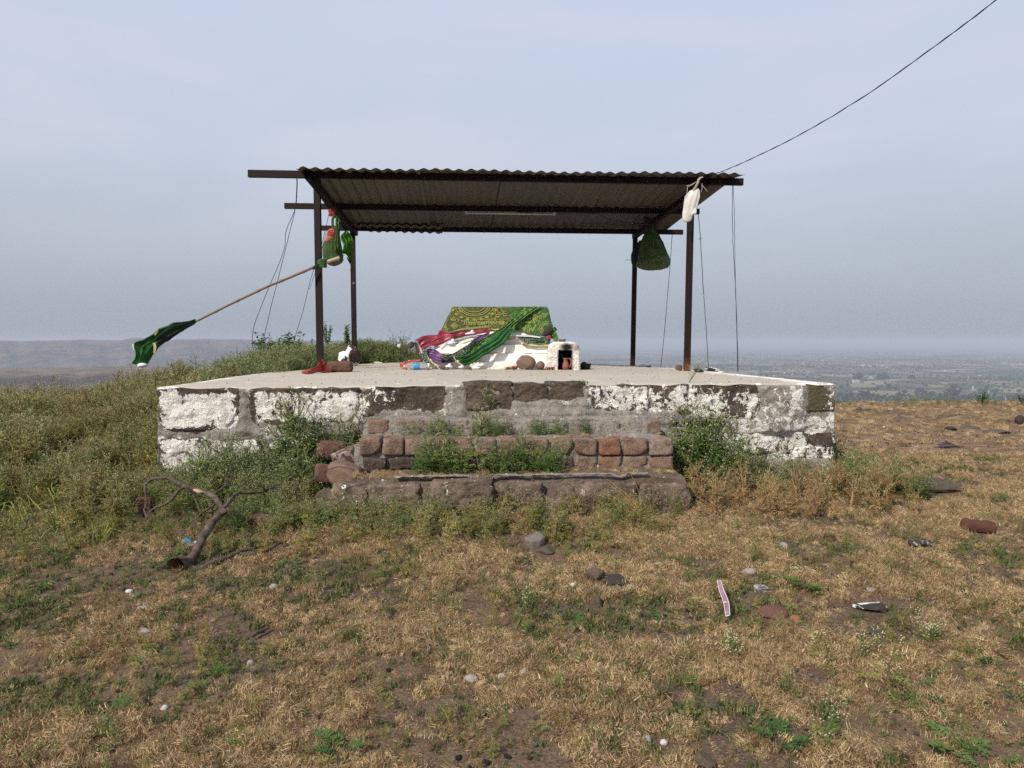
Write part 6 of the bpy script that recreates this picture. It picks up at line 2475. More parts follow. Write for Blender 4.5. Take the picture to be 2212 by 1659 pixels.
# red-brown core stone
p = hit(2117, 1152)
mb = MB()
L_ = 66 / 1538 * p.y
p = p + Vector((0, .02, 0))
rl = L_ * .215
ps = [p + Vector((-.5 * L_, .01, rl * 1.25)), p + Vector((0, 0, rl * .95)), p + Vector((.5 * L_, -.02, rl * .75))]
KEEP.append((p.x, p.y, L_ * .6))
tube(mb, catmull(ps, 26), [rl * .35, rl * .75, rl * .93] + [rl] * 20 + [rl * .93, rl * .75, rl * .35], 22)
for i, v in enumerate(mb.v):
    v = Vector(v)
    mb.v[i] = tuple(v + Vector((nz(v.x * 60, v.z * 60), nz(v.x * 60, v.z * 60, 3), nz(v.x * 60, v.z * 60, 6))) * .006)
props(mb.build('laterite_stone', M['laterite']), 'rough red brown log shaped stone lying in the dry grass on the right', 'stone')
for k, (px, py, w_, h_, lab) in enumerate(((310, 1105, 32, 34, 'red brick standing in the weeds left of the dead branch'), (571, 1146, 62, 34, 'red brick half buried in weeds right of the dead branch'), (640, 1120, 52, 34, 'red brick covered by weeds, nearest the steps'))):
    loose('brick', lab, 'brick', px, py, w_, h_, M['rock_red'], 290 + k, 'block', .6, .12, rz=(.1, -.15, .45)[k], tilt=(.0, .05, -.15)[k])

# litter
mb = MB()
p = hit(1570, 1330)
A = [at(1549, 1252, 2.98), at(1553, 1275, 2.9), at(1562, 1300, 2.83), at(1567, 1330, 2.76)]
B = [at(1556, 1253, 2.98), at(1563, 1275, 2.9), at(1573, 1300, 2.83), at(1576, 1328, 2.76)]
gz = [ground(a.x, a.y) + .035 for a in A]
A = [Vector((a.x, a.y, max(a.z, z))) for a, z in zip(A, gz)]
B = [Vector((a.x, a.y, max(a.z, z))) for a, z in zip(B, gz)]
pk = thing('wrapper', 'crumpled magenta and white plastic wrapper standing in the grass right of centre', 'litter', p)
loft(mb, A, B, 24, 8, .006, 1.4, 51)
mb.uv = []
mb.build('film', M['packet'], pk)
mb = MB()
for E in (A, B):
    tube(mb, catmull([e + Vector((0, -.004, .002)) for e in E], 16), .0013, 5)
tube(mb, [A[-1] + Vector((0, -.004, 0)), B[-1] + Vector((0, -.004, 0))], .002, 5)
tube(mb, [A[-2] + Vector((0, -.004, 0)), B[-2] + Vector((0, -.004, 0))], .002, 5)
mb.build('white_edge', M['packet_white'], pk)
mb = MB()
loft(mb, [at(385, 1160, 3.72), at(402, 1168, 3.70), at(418, 1170, 3.68), at(436, 1162, 3.66)], [at(386, 1166, 3.68), at(400, 1176, 3.66), at(418, 1180, 3.64), at(432, 1176, 3.62)], 24, 8, .014, 2, 53)
wp = mb.build('wrapper', M['white_cloth'])
props(wp, 'blue and white plastic wrapper behind the dead branch', 'litter')
mb = MB()
for a, b in (((400, 1160), (412, 1166)), ((424, 1168), (438, 1164))):
    loft(mb, [at(a[0], a[1], 3.66), at(b[0], b[1], 3.65)], [at(a[0] - 2, a[1] + 5, 3.64), at(b[0] - 2, b[1] + 6, 3.63)], 8, 4, .004, 1, 55)
mb.build('blue_print', M['blue'], wp)
mb = MB()
p = hit(108, 846) + Vector((0, 0, .06))
for k, (dx, dz, s) in enumerate(((0, .05, .17), (-.07, .03, .10), (.10, .045, .10), (.05, .10, .10))):
    rock(mb, p + Vector((dx, 0, dz)), (s, s * .7, s * .6), 300 + k, 3, 4, .2)
props(mb.build('white_bag', M['lilac_white']), 'white plastic bag caught on the crest of the left slope', 'bag')
for k, (x, y, lab) in enumerate(((307, 789, 'white rag under the tip of the flag'),)):
    p = at(x, y, 7.25)
    mb = MB()
    rock(mb, p, (.11, .08, .05), 310, 2, 4, .2)
    props(mb.build('rag', M['lilac_white']), lab, 'rag')
mb = MB()
p = hit(2045, 966)
loft(mb, [p + Vector((-.10, 0, .03)), p + Vector((0, 0, .05)), p + Vector((.10, 0, .02))], [p + Vector((-.10, -.06, .02)), p + Vector((0, -.06, .03)), p + Vector((.12, -.07, .01))], 12, 5, .02, 2, 57)
props(mb.build('wrapper', M['dark_plastic']), 'dark purple scrap of plastic on the dry grass far right', 'litter')

# ------------------------------------------------------------------ the dead branch
br = thing('dead_branch', 'dead tree branch with a broken fork lying in the weeds left of the steps', 'branch', hit(394, 1228))


def limb(name, seq, r0, r1, m='bark', seg=9, n=26, wob=.006, parent=None):
    pts = catmull([at(*q) for q in seq], n)
    pts = [p + Vector((nz(i * .5, r0 * 500), 0, nz(i * .5, r0 * 500, 5))) * wob for i, p in enumerate(pts)]
    mb = MB()
    tube(mb, pts, [.86 * (r0 + (r1 - r0) * i / (n - 1)) * (1 + .16 * nz(i * .8, r0 * 300)) for i in range(n)], seg)
    return mb.build(name, M[m], parent or br)


limb('main_limb', [(398, 1222, 3.36), (416, 1205, 3.40), (430, 1178, 3.46), (447, 1145, 3.55), (466, 1120, 3.62), (481, 1100, 3.68)], .028, .021)
limb('fork', [(482, 1104, 3.68), (470, 1082, 3.72), (450, 1066, 3.76), (424, 1059, 3.80), (395, 1049, 3.84), (372, 1036, 3.88), (352, 1031, 3.92), (328, 1035, 3.95)], .019, .008)
limb('fork', [(480, 1102, 3.68), (492, 1086, 3.72), (512, 1066, 3.78), (535, 1065, 3.82), (562, 1063, 3.88), (585, 1054, 3.92), (600, 1048, 3.95), (608, 1044, 3.97)], .012, .0045)
limb('twig', [(595, 1052, 3.93), (640, 1050, 3.9), (672, 1039, 3.92), (700, 1020, 3.95), (722, 1010, 3.98), (740, 1009, 4.0), (765, 1015, 4.05)], .0042, .002)
limb('twig', [(398, 1052, 3.83), (385, 1060, 3.82), (372, 1078, 3.80), (355, 1090, 3.78), (330, 1100, 3.76), (312, 1125, 3.70)], .012, .005)
limb('twig', [(328, 1035, 3.95), (316, 1045, 3.95), (313, 1060, 3.94), (317, 1085, 3.90), (312, 1100, 3.86), (318, 1118, 3.78)], .009, .005)
limb('twig', [(365, 1036, 3.9), (340, 1026, 3.95), (322, 1032, 3.98)], .005, .002)
limb('twig', [(460, 1072, 3.75), (470, 1062, 3.85), (488, 1050, 3.95), (510, 1046, 4.0)], .010, .003)
limb('twig', [(486, 1052, 3.94), (490, 1036, 3.98), (496, 1018, 4.02), (499, 1006, 4.04)], .006, .003)
limb('twig', [(466, 1086, 3.72), (455, 1096, 3.74), (438, 1106, 3.76), (425, 1118, 3.78), (405, 1135, 3.74)], .009, .004)
limb('twig', [(455, 1084, 3.80), (456, 1100, 3.79), (457, 1122, 3.76)], .015, .012)
limb('twig', [(410, 1062, 3.9), (420, 1075, 3.85), (430, 1100, 3.8), (438, 1118, 3.78)], .007, .004)
limb('lower_limb', [(404, 1228, 3.34), (430, 1228, 3.34), (457, 1215, 3.38), (490, 1204, 3.42), (520, 1190, 3.46), (550, 1184, 3.50), (572, 1175, 3.55), (590, 1168, 3.58)], .017, .007)
limb('twig', [(520, 1196, 3.45), (548, 1196, 3.45), (580, 1188, 3.48), (600, 1176, 3.54), (612, 1170, 3.56)], .009, .004)
limb('twig', [(575, 1063, 3.9), (568, 1052, 3.88), (556, 1048, 3.86), (548, 1050, 3.86)], .006, .003)
mb = MB()
q0, q1 = at(381, 1221, 3.30), at(406, 1217, 3.40)
ax = (q1 - q0).normalized()
fa, fb = frame(ax)
NS = 26


def stump(s, t, r0, r1, jag):
    a = s * 2 * math.pi
    q = q0.lerp(q1, t)
    r_ = (r0 + (r1 - r0) * t) * (1 + .16 * nz(math.cos(a) * 2, math.sin(a) * 2, 3) + .05 * nz(math.cos(a) * 7, math.sin(a) * 7, t * 3))
    return q + (fa * math.cos(a) * 1.15 + fb * math.sin(a) * .95) * r_ - ax * jag * (1 - t) * (.5 + nz(math.cos(a) * 3, math.sin(a) * 3, 8))


grid(mb, lambda s, t: stump(s, t, .036, .033, .016), NS, 5, closed_u=True)
mb.uv = []
mb.build('stump_end', M['bark'], br)
mb = MB()
grid(mb, lambda s, t: stump(s, t * .75, .034, .004, .014), NS, 6, closed_u=True)
mb.uv = []
mb.build('rotten_core', M['rot_wood'], br)
mb = MB()
a = at(427, 1062, 3.76)
rock(mb, a + Vector((0.01, -.008, .004)), (.07, .03, .022), 330, 2, 8, .25, 0, (.5, .8), -.28)
mb.build('split_patch', M['raw_wood'], br)
mb = MB()
rock(mb, at(481, 1106, 3.655), (.05, .04, .04), 331, 3, 4, .1)
mb.build('knot', M['bark'], br)
mb = MB()
p = hit(860, 1378)
tube(mb, catmull([hit(x, y) + Vector((0, 0, .018)) for x, y in ((862, 1376), (888, 1380), (915, 1388), (938, 1397), (952, 1407), (955, 1420))], 20), .0020, 5)
props(mb.build('dry_twig', M['bamboo']), 'thin curved dry twig lying in the grass below the steps', 'twig')
mb = MB()
tube(mb, catmull([hit(x, y) + Vector((0, 0, .02)) for x, y in ((545, 1385), (556, 1378), (568, 1372), (580, 1366))], 10), .007, 6)
props(mb.build('dry_twig', M['bark']), 'short thick twig in the left foreground grass', 'twig')

# ------------------------------------------------------------------ single plants


def plant(label, mbm, loc, s=1.0, rz=0.0, name='weed_plant', cat='plant', tilt=(0, 0), group=None):
    mb, ms = mbm
    o = mb.build(name, ms, origin=(0, 0, 0), smooth=False)
    o.location = loc
    o.rotation_euler = (tilt[0], tilt[1], rz)
    o.scale = (s, s, s)
    ORG[o] = Vector(loc)
    return props(o, label, cat, group)


def step_pt(px, py, w):
    return at_w(px, py, w)


PL = [(1492, 1000, .16, .72, 401, 'tall flowering weed growing against the platform wall right of the steps', 1.0), (1530, 1010, .22, .5, 402, 'flowering weed right of the tall one at the platform wall', 1.0),
      (1455, 990, .12, .42, 403, 'small flowering weed at the right end of the steps', 1.0), (755, 960, .10, .36, 404, 'dark green feathery weed at the left end of the top step', .5),
      (735, 985, .14, .40, 405, 'bushy flowering weed behind the loose brick pile', 1.0), (1043, 928, .19, .22, 406, 'weed with a dark green leafy base in the middle of the top step', .6),
      (1265, 934, .22, .10, 407, 'low dark green tuft at the right of the second step', .1), (1175, 931, .21, .09, 408, 'low feathery tuft on the second step between two taller weeds', .3),
      (1030, 945, .24, .20, 409, 'pale flowering weed on the second step beside a small grey stone', 1.0), (1055, 880, .04, .18, 410, 'wispy flowering weed hanging before the dark reddish stone', 1.0),
      (846, 941, .26, .035, 411, 'tiny green tuft on the left corner of the second step', 0.0)]
for k, (px, py, w_, h_, sd_, lab, fl_) in enumerate(PL):
    p = at_w(px, py, w_)
    z = ground(p.x, p.y) if (px < 770 or px > 1440) and k not in (3,) else p.z
    plant(lab, weed(sd_, h_ if z > -.9 else max(h_, .3), fl_, 1.4 if fl_ < .7 else 1.0, .12 if k == 0 else .3), (p.x, p.y, z - .01), 1.0)
c_, n_ = SRC['src_weed']
P, R, S, I = [], [], [], []
for k in range(64):
    px = 905 + 300 * rnd.random() ** .9
    p = at_w(px, 1010, .50 + rnd.random() * .12)
    P.append((p.x, p.y, ZC - .01))
    R.append((rnd.gauss(.1, .2), rnd.gauss(0, .25), rnd.uniform(0, 6.3)))
    S.append(rnd.uniform(.35, 1.05))
    I.append(rnd.randrange(n_))
for k in range(46):
    px = rnd.uniform(860, 1290)
    p = at_w(px, 935, .24 + rnd.random() * .1)
    P.append((p.x, p.y, ZB - .01))
    R.append((rnd.gauss(0, .25), rnd.gauss(0, .25), rnd.uniform(0, 6.3)))
    S.append(rnd.uniform(.25, .6))
    I.append(rnd.randrange(n_))
gn_scatter('step_weeds', P, R, S, I, c_)
P, R, S, I = [], [], [], []
for k in range(900):
    px = rnd.uniform(760, 1480)
    w_ = rnd.choice((rnd.uniform(.47, .74), rnd.uniform(.47, .74), rnd.uniform(.24, .42)))
    p = at_w(px, 1015, w_)
    if abs(p.x) > 1.0 or rnd.random() > .25 + patch(p.x, p.y, 3, .4, .7):
        continue
    P.append((p.x, p.y, (ZC if w_ > .45 else ZB) - .004))
    R.append((rnd.gauss(0, .3), rnd.gauss(0, .3), rnd.uniform(0, 6.3)))
    S.append(rnd.uniform(.3, .9))
    I.append(rnd.randrange(8))
gn_scatter('step_litter', P, R, S, I, SRC['src_tuft'][0])
# low green tuft on the platform edge, wisps by the right post
for k, (px, py, h_, lab) in enumerate(((1252, 828, .045, 'small patch of green grass growing on the front edge of the platform'),)):
    p = at_w(px, py, -.02)
    mb, ms = tuft(77, 90, .030, .035, ('green_grass',), .8)
    plant(lab, (mb, ms), (p.x, p.y, p.z), 1.0, name='grass_tuft', cat='grass')
p = at_w(1488, 822, -.15)
plant('thin pale weed standing on the platform edge before the front right post', weed(421, .17, .8, .2, .5), (p.x, p.y, ztop(p.x, p.y)))
# golden dry stalks in front of the steps
p = hit(1392, 1135)
mb, hue = MB(), []
for k in range(11):
    a = r9.uniform(-1.4, .9)
    L = r9.uniform(.14, .40)
    d = Vector((-.45 + a * .32, r9.uniform(-.2, .2), 1)).normalized()
    b = p + Vector((r9.uniform(-.03, .03), r9.uniform(-.02, .02), 0))
    pts = [b, b + d * L * .5 + Vector((.01, 0, 0)), b + d * L + Vector((-.04, 0, -.02))]
    thin(mb, hue, catmull(pts, 6), .0016, .0007, r9.random(), 0)
    for j in range(7):
        q = pts[0].lerp(pts[2], r9.uniform(.25, 1))
        leaf(mb, hue, q, Vector((r9.uniform(-1, .6), r9.uniform(-.5, .5), r9.uniform(-.3, .9))), Vector((0, 0, 1)), r9.uniform(.02, .05), .006, r9.random(), 0)
mb.att = {'hue': hue}
props(mb.build('dry_stalks', M['gold_straw'], origin=p, smooth=False), 'golden dry stalks leaning left in front of the right end of the bottom step', 'plant')
for k, (px, py, s, lab) in enumerate(((1330, 1118, .21, 'leafy green herb in front of the bottom step, left of the golden stalks'), (1425, 1122, .16, 'leafy green herb right of the golden stalks'),
                                     (1740, 1270, .16, 'spreading fern-like green herb in the right foreground grass'), (1700, 1230, .10, 'small green herb above the fern-like one'),
                                     (1965, 1500, .15, 'herb with round leaflets at the lower right'), (2060, 1625, .15, 'large-leaved herb in the bottom right corner'), (1690, 1610, .14, 'bright green herb at the bottom, left of the corner ones'),
                                     (2118, 1425, .09, 'dark green herb with a yellow bloom near the right edge'), (1135, 1372, .11, 'bright green herb in the centre foreground'), (1010, 1430, .10, 'low dark green herb above the row of pale pebbles'),
                                     (440, 1500, .12, 'green herb patch at the lower left'), (270, 1555, .13, 'green herb near the left bottom corner'), (340, 1415, .10, 'small leafy herb in the left foreground'),
                                     (735, 1625, .14, 'bright green seedling clump at the bottom left of the middle'), (1395, 1330, .09, 'green seedling right of the wedge shaped stone'), (1640, 1560, .10, 'small green plant near the bare earth patch'))):
    p = hit(px, py)
    mb, ms = herb(440 + k, s * .62)
    plant(lab, (mb, ms), (p.x, p.y, p.z), 1.0, name='herb', cat='plant')
for k, (px, py, s, lab) in enumerate(((1905, 1500, .22, 'tall wiry flowering weed at the lower right above the bare earth patch'), (1790, 1440, .17, 'flowering weed with many white heads left of the lower right herbs'), (1842, 1435, .15, 'bushy white flowered weed in the lower right, beside another'),
                                     (1590, 1440, .12, 'small flowering weed left of a grey pebble, lower right'), (1760, 1620, .16, 'flowering weed at the bottom right of the earth patch'), (1120, 1330, .13, 'straggly weed in the centre foreground'), (2010, 1400, .13, 'pale flowering weed below the white streaked stone'))):
    p = hit(px, py)
    mb, ms = weed(470 + k, s, .9, .8, .4)
    plant(lab, (mb, ms), (p.x, p.y, p.z))
# shrubs at the crest
for k, (px, py, s, D, lab) in enumerate(((2120, 878, .24, 13.1, 'dark green shrub standing on the right crest against the fields'), (2209, 882, .18, 13.1, 'shrub on the crest at the very right edge'),
                                        (575, 752, .38, 9.3, 'dark leafy shrub rising behind the weeds left of the shed'), (612, 748, .38, 9.4, 'leafy shrub close to the front left post, behind the weeds'), (648, 744, .36, 9.4, 'leafy shrub just left of the front left post'),
                                        (708, 742, .26, 10.6, 'upright leafy stems between the two left posts'), (750, 745, .28, 10.9, 'leafy stem beside the back left post'))):
    p = at(px, py, D)
    mb, hue = MB(), []
    r_ = random.Random(500 + k)
    zg = p.z - (.22 if 1 < k < 5 else .05) if k > 1 else ground(p.x, p.y)
    for j in range(10):
        a = r_.uniform(0, 6.28)
        lean = r_.uniform(.1, .6) * (.4 if k in (5, 6) else 1)
        tip = Vector((math.cos(a) * lean, math.sin(a) * lean, r_.uniform(.7, 1.1))) * s * (1.3 if k in (5, 6) else 1)
        thin(mb, hue, [Vector((0, 0, 0)), tip * .5, tip], .005, .0015, .4, 0)
        for i in range(26):
            t_ = r_.uniform(.3, 1.05)
            leaf(mb, hue, tip * t_, Vector((r_.uniform(-1, 1), r_.uniform(-1, 1), r_.uniform(-.3, .8))), Vector((0, 0, 1)), s * r_.uniform(.10, .17), s * .085, r_.random(), 1)
    mb.att = {'hue': hue}
    plant(lab, (mb, [M['weed_stem'], M['herb'] if k < 2 else M['weed_leaf']]), (p.x, p.y, zg - .02), name='shrub', cat='shrub')

P, R, S, I = [], [], [], []
for k in range(420):
    x = rnd.uniform(-2.1, 2.1)
    y = 5.0 + 5.5 * rnd.random()
    P.append((x, y, ztop(x, y) + .002))
    R.append((0, 0, rnd.uniform(0, 6.3)))
    S.append(rnd.uniform(.004, .012))
    I.append(rnd.randrange(4))
GRIT = (P, R, S, I)
# ------------------------------------------------------------------ trees and houses on the plain


def tree_mesh(seed, h, w, n=240, part='both'):
    """trunk and a crown of leaf clumps; returns (trunk MB, crown MB)"""
    r = random.Random(seed)
    tr, cr = MB(), MB()
    tube(tr, [(0, 0, 0), (w * .02, 0, h * .25), (0, w * .02, h * .55)], [h * .035, h * .025, h * .01], 6)
    for k in range(4):
        a = k * 1.6 + r.random()
        tube(tr, [(0, 0, h * .25), (math.cos(a) * w * .2, math.sin(a) * w * .2, h * .5), (math.cos(a) * w * .32, math.sin(a) * w * .32, h * .66)], [h * .02, h * .012, h * .005], 4)
    hue = []
    blobs = [(Vector((r.uniform(-.3, .3) * w, r.uniform(-.3, .3) * w, h * r.uniform(.42, .78))), w * r.uniform(.2, .32)) for _ in range(9)]
    for _ in range(n):
        c, rad = r.choice(blobs)
        d = Vector((r.gauss(0, 1), r.gauss(0, 1), r.gauss(0, .8))).normalized()
        p = c + d * rad * r.uniform(.75, 1.05)
        s = w * r.uniform(.05, .10)
        u = Vector((r.gauss(0, 1), r.gauss(0, 1), r.gauss(0, 1))).normalized()
        v = d.cross(u).normalized()
        u = (d * .3 + u).normalized()
        cr.add([p - u * s, p + v * s, p + u * s, p - v * s], [(0, 1, 2, 3)])
        hh = r.random()
        hue += [hh] * 4
    cr.att = {'hue': hue}
    return tr, cr


def on_plain(px, py):
    k = (829.5 - py) / 1538.0
    sl = (k * CP - SP) / (CP + k * SP)
    D = -180 / sl
    return at(px, py, D)


def z8(x, y):
    """region 1900,840 close-up, 3.352 times"""
    return (1900 + x / 3.352) * .864, (840 + y / 3.352) * .864


TREES = [(677, 440, 32, 'tree standing alone in a green field just right of the platform corner'), (1078, 438, 40, 'round tree, left of three in a row in a pale field'), (1141, 462, 34, 'round dark tree, middle of three in a row in a pale field'),
         (1213, 488, 42, 'round dark tree, lowest of three in a row in a pale field'), (1335, 474, 62, 'broad dark tree right of the row of three'), (1385, 486, 34, 'small tree touching the broad dark tree on its right'),
         (1443, 502, 60, 'low spreading tree right of the broad dark one'), (1165, 498, 34, 'low small tree under the row of three'), (1615, 512, 110, 'wide dark clump of trees in the middle of the fields'),
         (1715, 540, 70, 'dark tree behind the crest shrub'), (875, 525, 90, 'dark tree cluster rising over the crest near the platform'), (1630, 440, 60, 'tree above the wide dark clump'),
         (1865, 488, 70, 'tree group below the village on the right'), (955, 465, 40, 'low bushy tree in the field left of the row of three'), (1035, 372, 90, 'big rounded tree beyond the white house'), (825, 362, 80, 'wide tree right behind the white house'), (1270, 362, 50, 'tree right of the big rounded tree')]
for k, (x, y, w_, lab) in enumerate(TREES):
    px, py = z8(x, y)
    p = on_plain(px, py)
    wm = w_ / 3.352 * .864 / 1538 * p.y
    hm_ = wm * (.85 if w_ < 50 else .55) + 1.0
    t = thing('tree', lab, 'tree', (p.x, p.y, -179.6))
    tr, cr = tree_mesh(700 + k, hm_, wm * 1.05, 420)
    for m_ in (tr, cr):
        m_.v = [(v[0] + p.x, v[1] + p.y, v[2] - 179.6) for v in m_.v]
    tr.build('trunk', M['trunk'], t)
    cr.build('crown', M['tree_leaf'], t, smooth=False)
obs = []
for k in range(6):
    tr, cr = tree_mesh(800 + k, 1.0, 1.15 + .2 * (k % 3), 110)
    b = len(cr.v)
    cr.add(tr.v, tr.f)
    cr.att['hue'] += [0.5] * len(tr.v)
    obs.append(cr.build('src_far_tree', M['tree_leaf'], origin=(0, 0, 0), smooth=False))
source('src_far_tree', obs)
P, R, S, I = [], [], [], []
r_ = random.Random(77)
while len(P) < 15000:
    D = 1900 + 15500 * r_.random() ** 1.25
    x = r_.uniform(-.62, .80) * D
    q = nz(x * .0011, D * .0011) + .6 * nz(x * .004, D * .004, 3) + .25 * nz(x * .02, D * .02, 5)
    line = abs(math.sin((x * .95 + D * .32) / 190.0 + 1.5 * nz(x * .001, D * .001, 2)))
    if r_.random() > .05 + .9 * sm(.10, .42, q) + .14 * (line < .1):
        continue
    if D < 4200 and x / D < -.10:
        continue
    az = math.degrees(math.atan2(x, D))
    z = far_h(az, math.hypot(x, D))[2]
    if z > -120:
        continue
    P.append((x, D, z - .3))
    R.append((0, 0, r_.uniform(0, 6.3)))
    S.append(r_.uniform(5.0, 12.0))
    I.append(r_.randrange(6))
gn_scatter('distant_trees', P, R, S, I, SRC['src_far_tree'][0])

# houses
def house(label, px, py, wpx, hpx, roof=None, win=0, group='pale farm houses scattered over the plain', m='haze_house'):
    p = on_plain(px, py)
    w, h = wpx / 1538 * p.y, hpx / 1538 * p.y
    t = thing('house', label, 'house', (p.x, p.y, -180), group)
    mb = MB()
    box(mb, (p.x, p.y + w * .35, -180 + h / 2), (w, w * .7, h), .12)
    mb.build('wall', M[m], t, smooth=False)
    mb = MB()
    box(mb, (p.x, p.y + w * .35, -180 + h + h * .04), (w * 1.06, w * .76, h * .07), .12)
    mb.build('roof', M[roof or m], t, smooth=False)
    for k in range(win):
        for j in range(2):
            mb = MB()
            c = p.x + w * (-.3 + .6 * k / max(1, win - 1))
            box(mb, (c, p.y - .12 - w * .0 + (c - p.x) * .12 + 0.2 * 0, -180 + h * (.28 + .42 * j)), (w * .13, .25, h * .17), .12)
            mb.build('window', M['window_dark'], t, smooth=False)


px, py = z8(808, 398)
house('white two storey farm house standing alone, the largest and nearest building on the plain', px, py, 11.2, 7.2, win=3, group=None)
HL = [(870, 250, 8, 3.5, 'low white building high left in the village behind the lone house'), (926, 263, 7, 3.6, 'white building in the middle of the village behind the lone house'), (1030, 262, 7, 4, 'tall white building among the cluster right of the village centre'),
      (1060, 268, 7, 2.6, 'low white building at the right of the village cluster'), (935, 358, 11, 2.0, 'long low shed with pale roof right of the lone white house'), (1676, 448, 12, 2.0, 'long white roofed shed beside the tree belt on the right'),
      (1788, 448, 3.4, 7.0, 'narrow white tower-like building among the trees on the right'), (1795, 458, 8, 2, 'low white building at the foot of the narrow tower'), (2070, 550, 8, 2.2, 'small white roofed house at the lower right of the plain'),
      (1845, 335, 5, 1.8, 'small pale house by the dark wood on the right'), (2050, 232, 8, 2.6, 'white house near the right edge, far out'), (2115, 243, 5, 2.4, 'white house just right of the far right one'),
      (2190, 238, 4, 3.0, 'pale tower at the right edge far out'), (1018, 152, 9, 1.2, 'long pale roof far out in the middle'), (527, 208, 6, 2.2, 'white house above the platform edge, far out'),
      (715, 190, 3, 2.4, 'tiny white house far out, left of the row'), (790, 222, 8, 1.4, 'flat pale roofs left of the village'), (600, 192, 4, 1.4, 'tiny white house far above the platform corner'), (1275, 188, 4, 1.4, 'tiny white house far out right of the middle'),
      (1495, 175, 4, 1.4, 'tiny white house far out on the right'), (1572, 190, 6, 1.4, 'flat pale roof far out on the right'), (1840, 190, 3, 1.6, 'tiny pale house far out above the small pale house'), (2095, 188, 4, 1.6, 'tiny pale house far out near the right edge')]
for x, y, w_, h_, lab in HL:
    px, py = z8(x, y)
    house(lab, px, py, w_ * .9, h_, win=0)
# the fainter ones too far off to tell apart
mb = MB()
for k in range(520):
    D = 3500 + 13000 * r_.random() ** 1.4
    x = r_.uniform(-.12, .78) * D
    if nz(x * .0012, D * .0012, 9) + .5 * nz(x * .006, D * .006, 4) < .12:
        continue
    s = r_.uniform(6, 15)
    box(mb, (x, D, -180 + s * .25), (s, s * .6, s * .5), r_.uniform(0, 3))
props(mb.build('distant_houses', M['haze_house'], origin=(0, 0, 0), smooth=False), kind='stuff')
# slender power pylons that show faintly
for k, (x, y, h_) in enumerate(((1912, 515, 16), (2058, 560, 12), (1745, 385, 14))):
    px, py = z8(x, y)
    p = on_plain(px, py)
    h = h_ / 1538 * p.y
    mb = MB()
    w = h * .12
    for sx in (-1, 1):
        for sy in (-1, 1):
            tube(mb, [(p.x + sx * w, p.y + sy * w, -180), (p.x, p.y, -180 + h)], .35, 4)
    for f in (.72, .86):
        tube(mb, [(p.x - w * 1.4, p.y, -180 + h * f), (p.x + w * 1.4, p.y, -180 + h * f)], .3, 4)
    props(mb.build('pylon', M['roof_grey'], smooth=False), ('thin grey pylon below the village on the right', 'thin grey pylon near the lower right house', 'thin grey pylon above the wide dark tree clump')[k], 'pylon')
# ------------------------------------------------------------------ grass, weeds and bushes nobody could count
scatter('dead_grass', 'src_tuft', 74000, ((-4.2, 5.2), (1.6, 6.6)), d_tuft, (0.4, 1.35), 0.6, 2, near=1.25)
scatter('dead_grass', 'src_tuft', 11000, ((-6, 11.5), (5.2, 14.6)), lambda x, y: d_tuft(x, y) * sm(5.0, 6.6, y), (0.9, 2.1), 0.4, 3)
scatter('dead_grass', 'src_long_straw', 700, ((-4.2, 4.5), (1.9, 6.2)), lambda x, y: 0.5 * patch(x, y, 2.2, .5, .7, 8) * d_tuft(x, y), (0.35, 0.8), 0.3, 4)
scatter('green_grass', 'src_green_tuft', 4200, ((-4.2, 4.5), (1.6, 6.4)), lambda x, y: 0 if on_slab(x, y) or in_steps(x, y) else 0.06 + patch(x, y, 1.6, 0.5, 0.75, 12) + 0.25 * (1 - dryness(x, y)), (0.5, 1.3), 0.3, 5)
scatter('weeds', 'src_olive_weed', 4900, ((-9.5, -1.3), (3.4, 11.0)), d_weed_left, (0.45, 1.15), 0.2, 6, sink=0.01)
scatter('weeds', 'src_weed', 520, ((-9.5, -1.3), (3.4, 11.0)), lambda x, y: d_weed_left(x, y) * patch(x, y, 1, .5, .7, 22), (0.5, 1.1), 0.2, 7, sink=0.01)
scatter('weeds', 'src_weed', 360, ((-2.7, 0.9), (3.6, 5.0)), d_wall_left, (0.4, 1.0), 0.2, 8, sink=0.01)
scatter('weeds', 'src_olive_weed', 520, ((-2.7, 1.1), (3.3, 5.0)), lambda x, y: max(d_wall_left(x, y), 0.45 * sm(1.5, 1.0, face_y(x) - y) * sm(0.5, 0.9, face_y(x) - y) * sm(1.4, .9, abs(x + .3))), (0.4, 0.9), 0.2, 9, sink=0.01)
scatter('weeds', 'src_weed', 150, ((1.0, 3.1), (4.2, 7.6)), d_wall_right, (0.5, 1.15), 0.2, 10, sink=0.01)
scatter('weeds', 'src_olive_weed', 560, ((1.0, 3.1), (4.2, 7.6)), d_wall_right, (0.3, 0.85), 0.25, 11, sink=0.01)
scatter('weeds', 'src_olive_weed', 260, ((-3.0, 3.2), (2.4, 4.5)), lambda x, y: 0.5 * patch(x, y, 1.3, .5, .8, 31), (0.2, 0.42), 0.25, 12)
scatter('bushes', 'src_weed', 3600, ((-4.4, -1.0), (6.3, 12.3)), d_mound, (0.6, 1.2), 0.25, 13, sink=0.01)
scatter('bushes', 'src_olive_weed', 700, ((-4.4, -1.0), (6.3, 12.3)), d_mound, (0.6, 1.15), 0.25, 14, sink=0.01)
scatter('herbs', 'src_herb', 700, ((-3.5, 3.5), (1.7, 4.6)), lambda x, y: 0 if in_steps(x, y) else 0.10 + 0.8 * patch(x, y, 1.1, .52, .75, 41), (0.25, 0.7), 0.2, 15)
# weeds along the right-hand crest
scatter('weeds', 'src_weed', 300, ((3.2, 11.5), (12.6, 14.2)), lambda x, y: 0.25 + patch(x, 0, 1.1, .45, .7, 3), (0.2, 0.55), 0.2, 16)

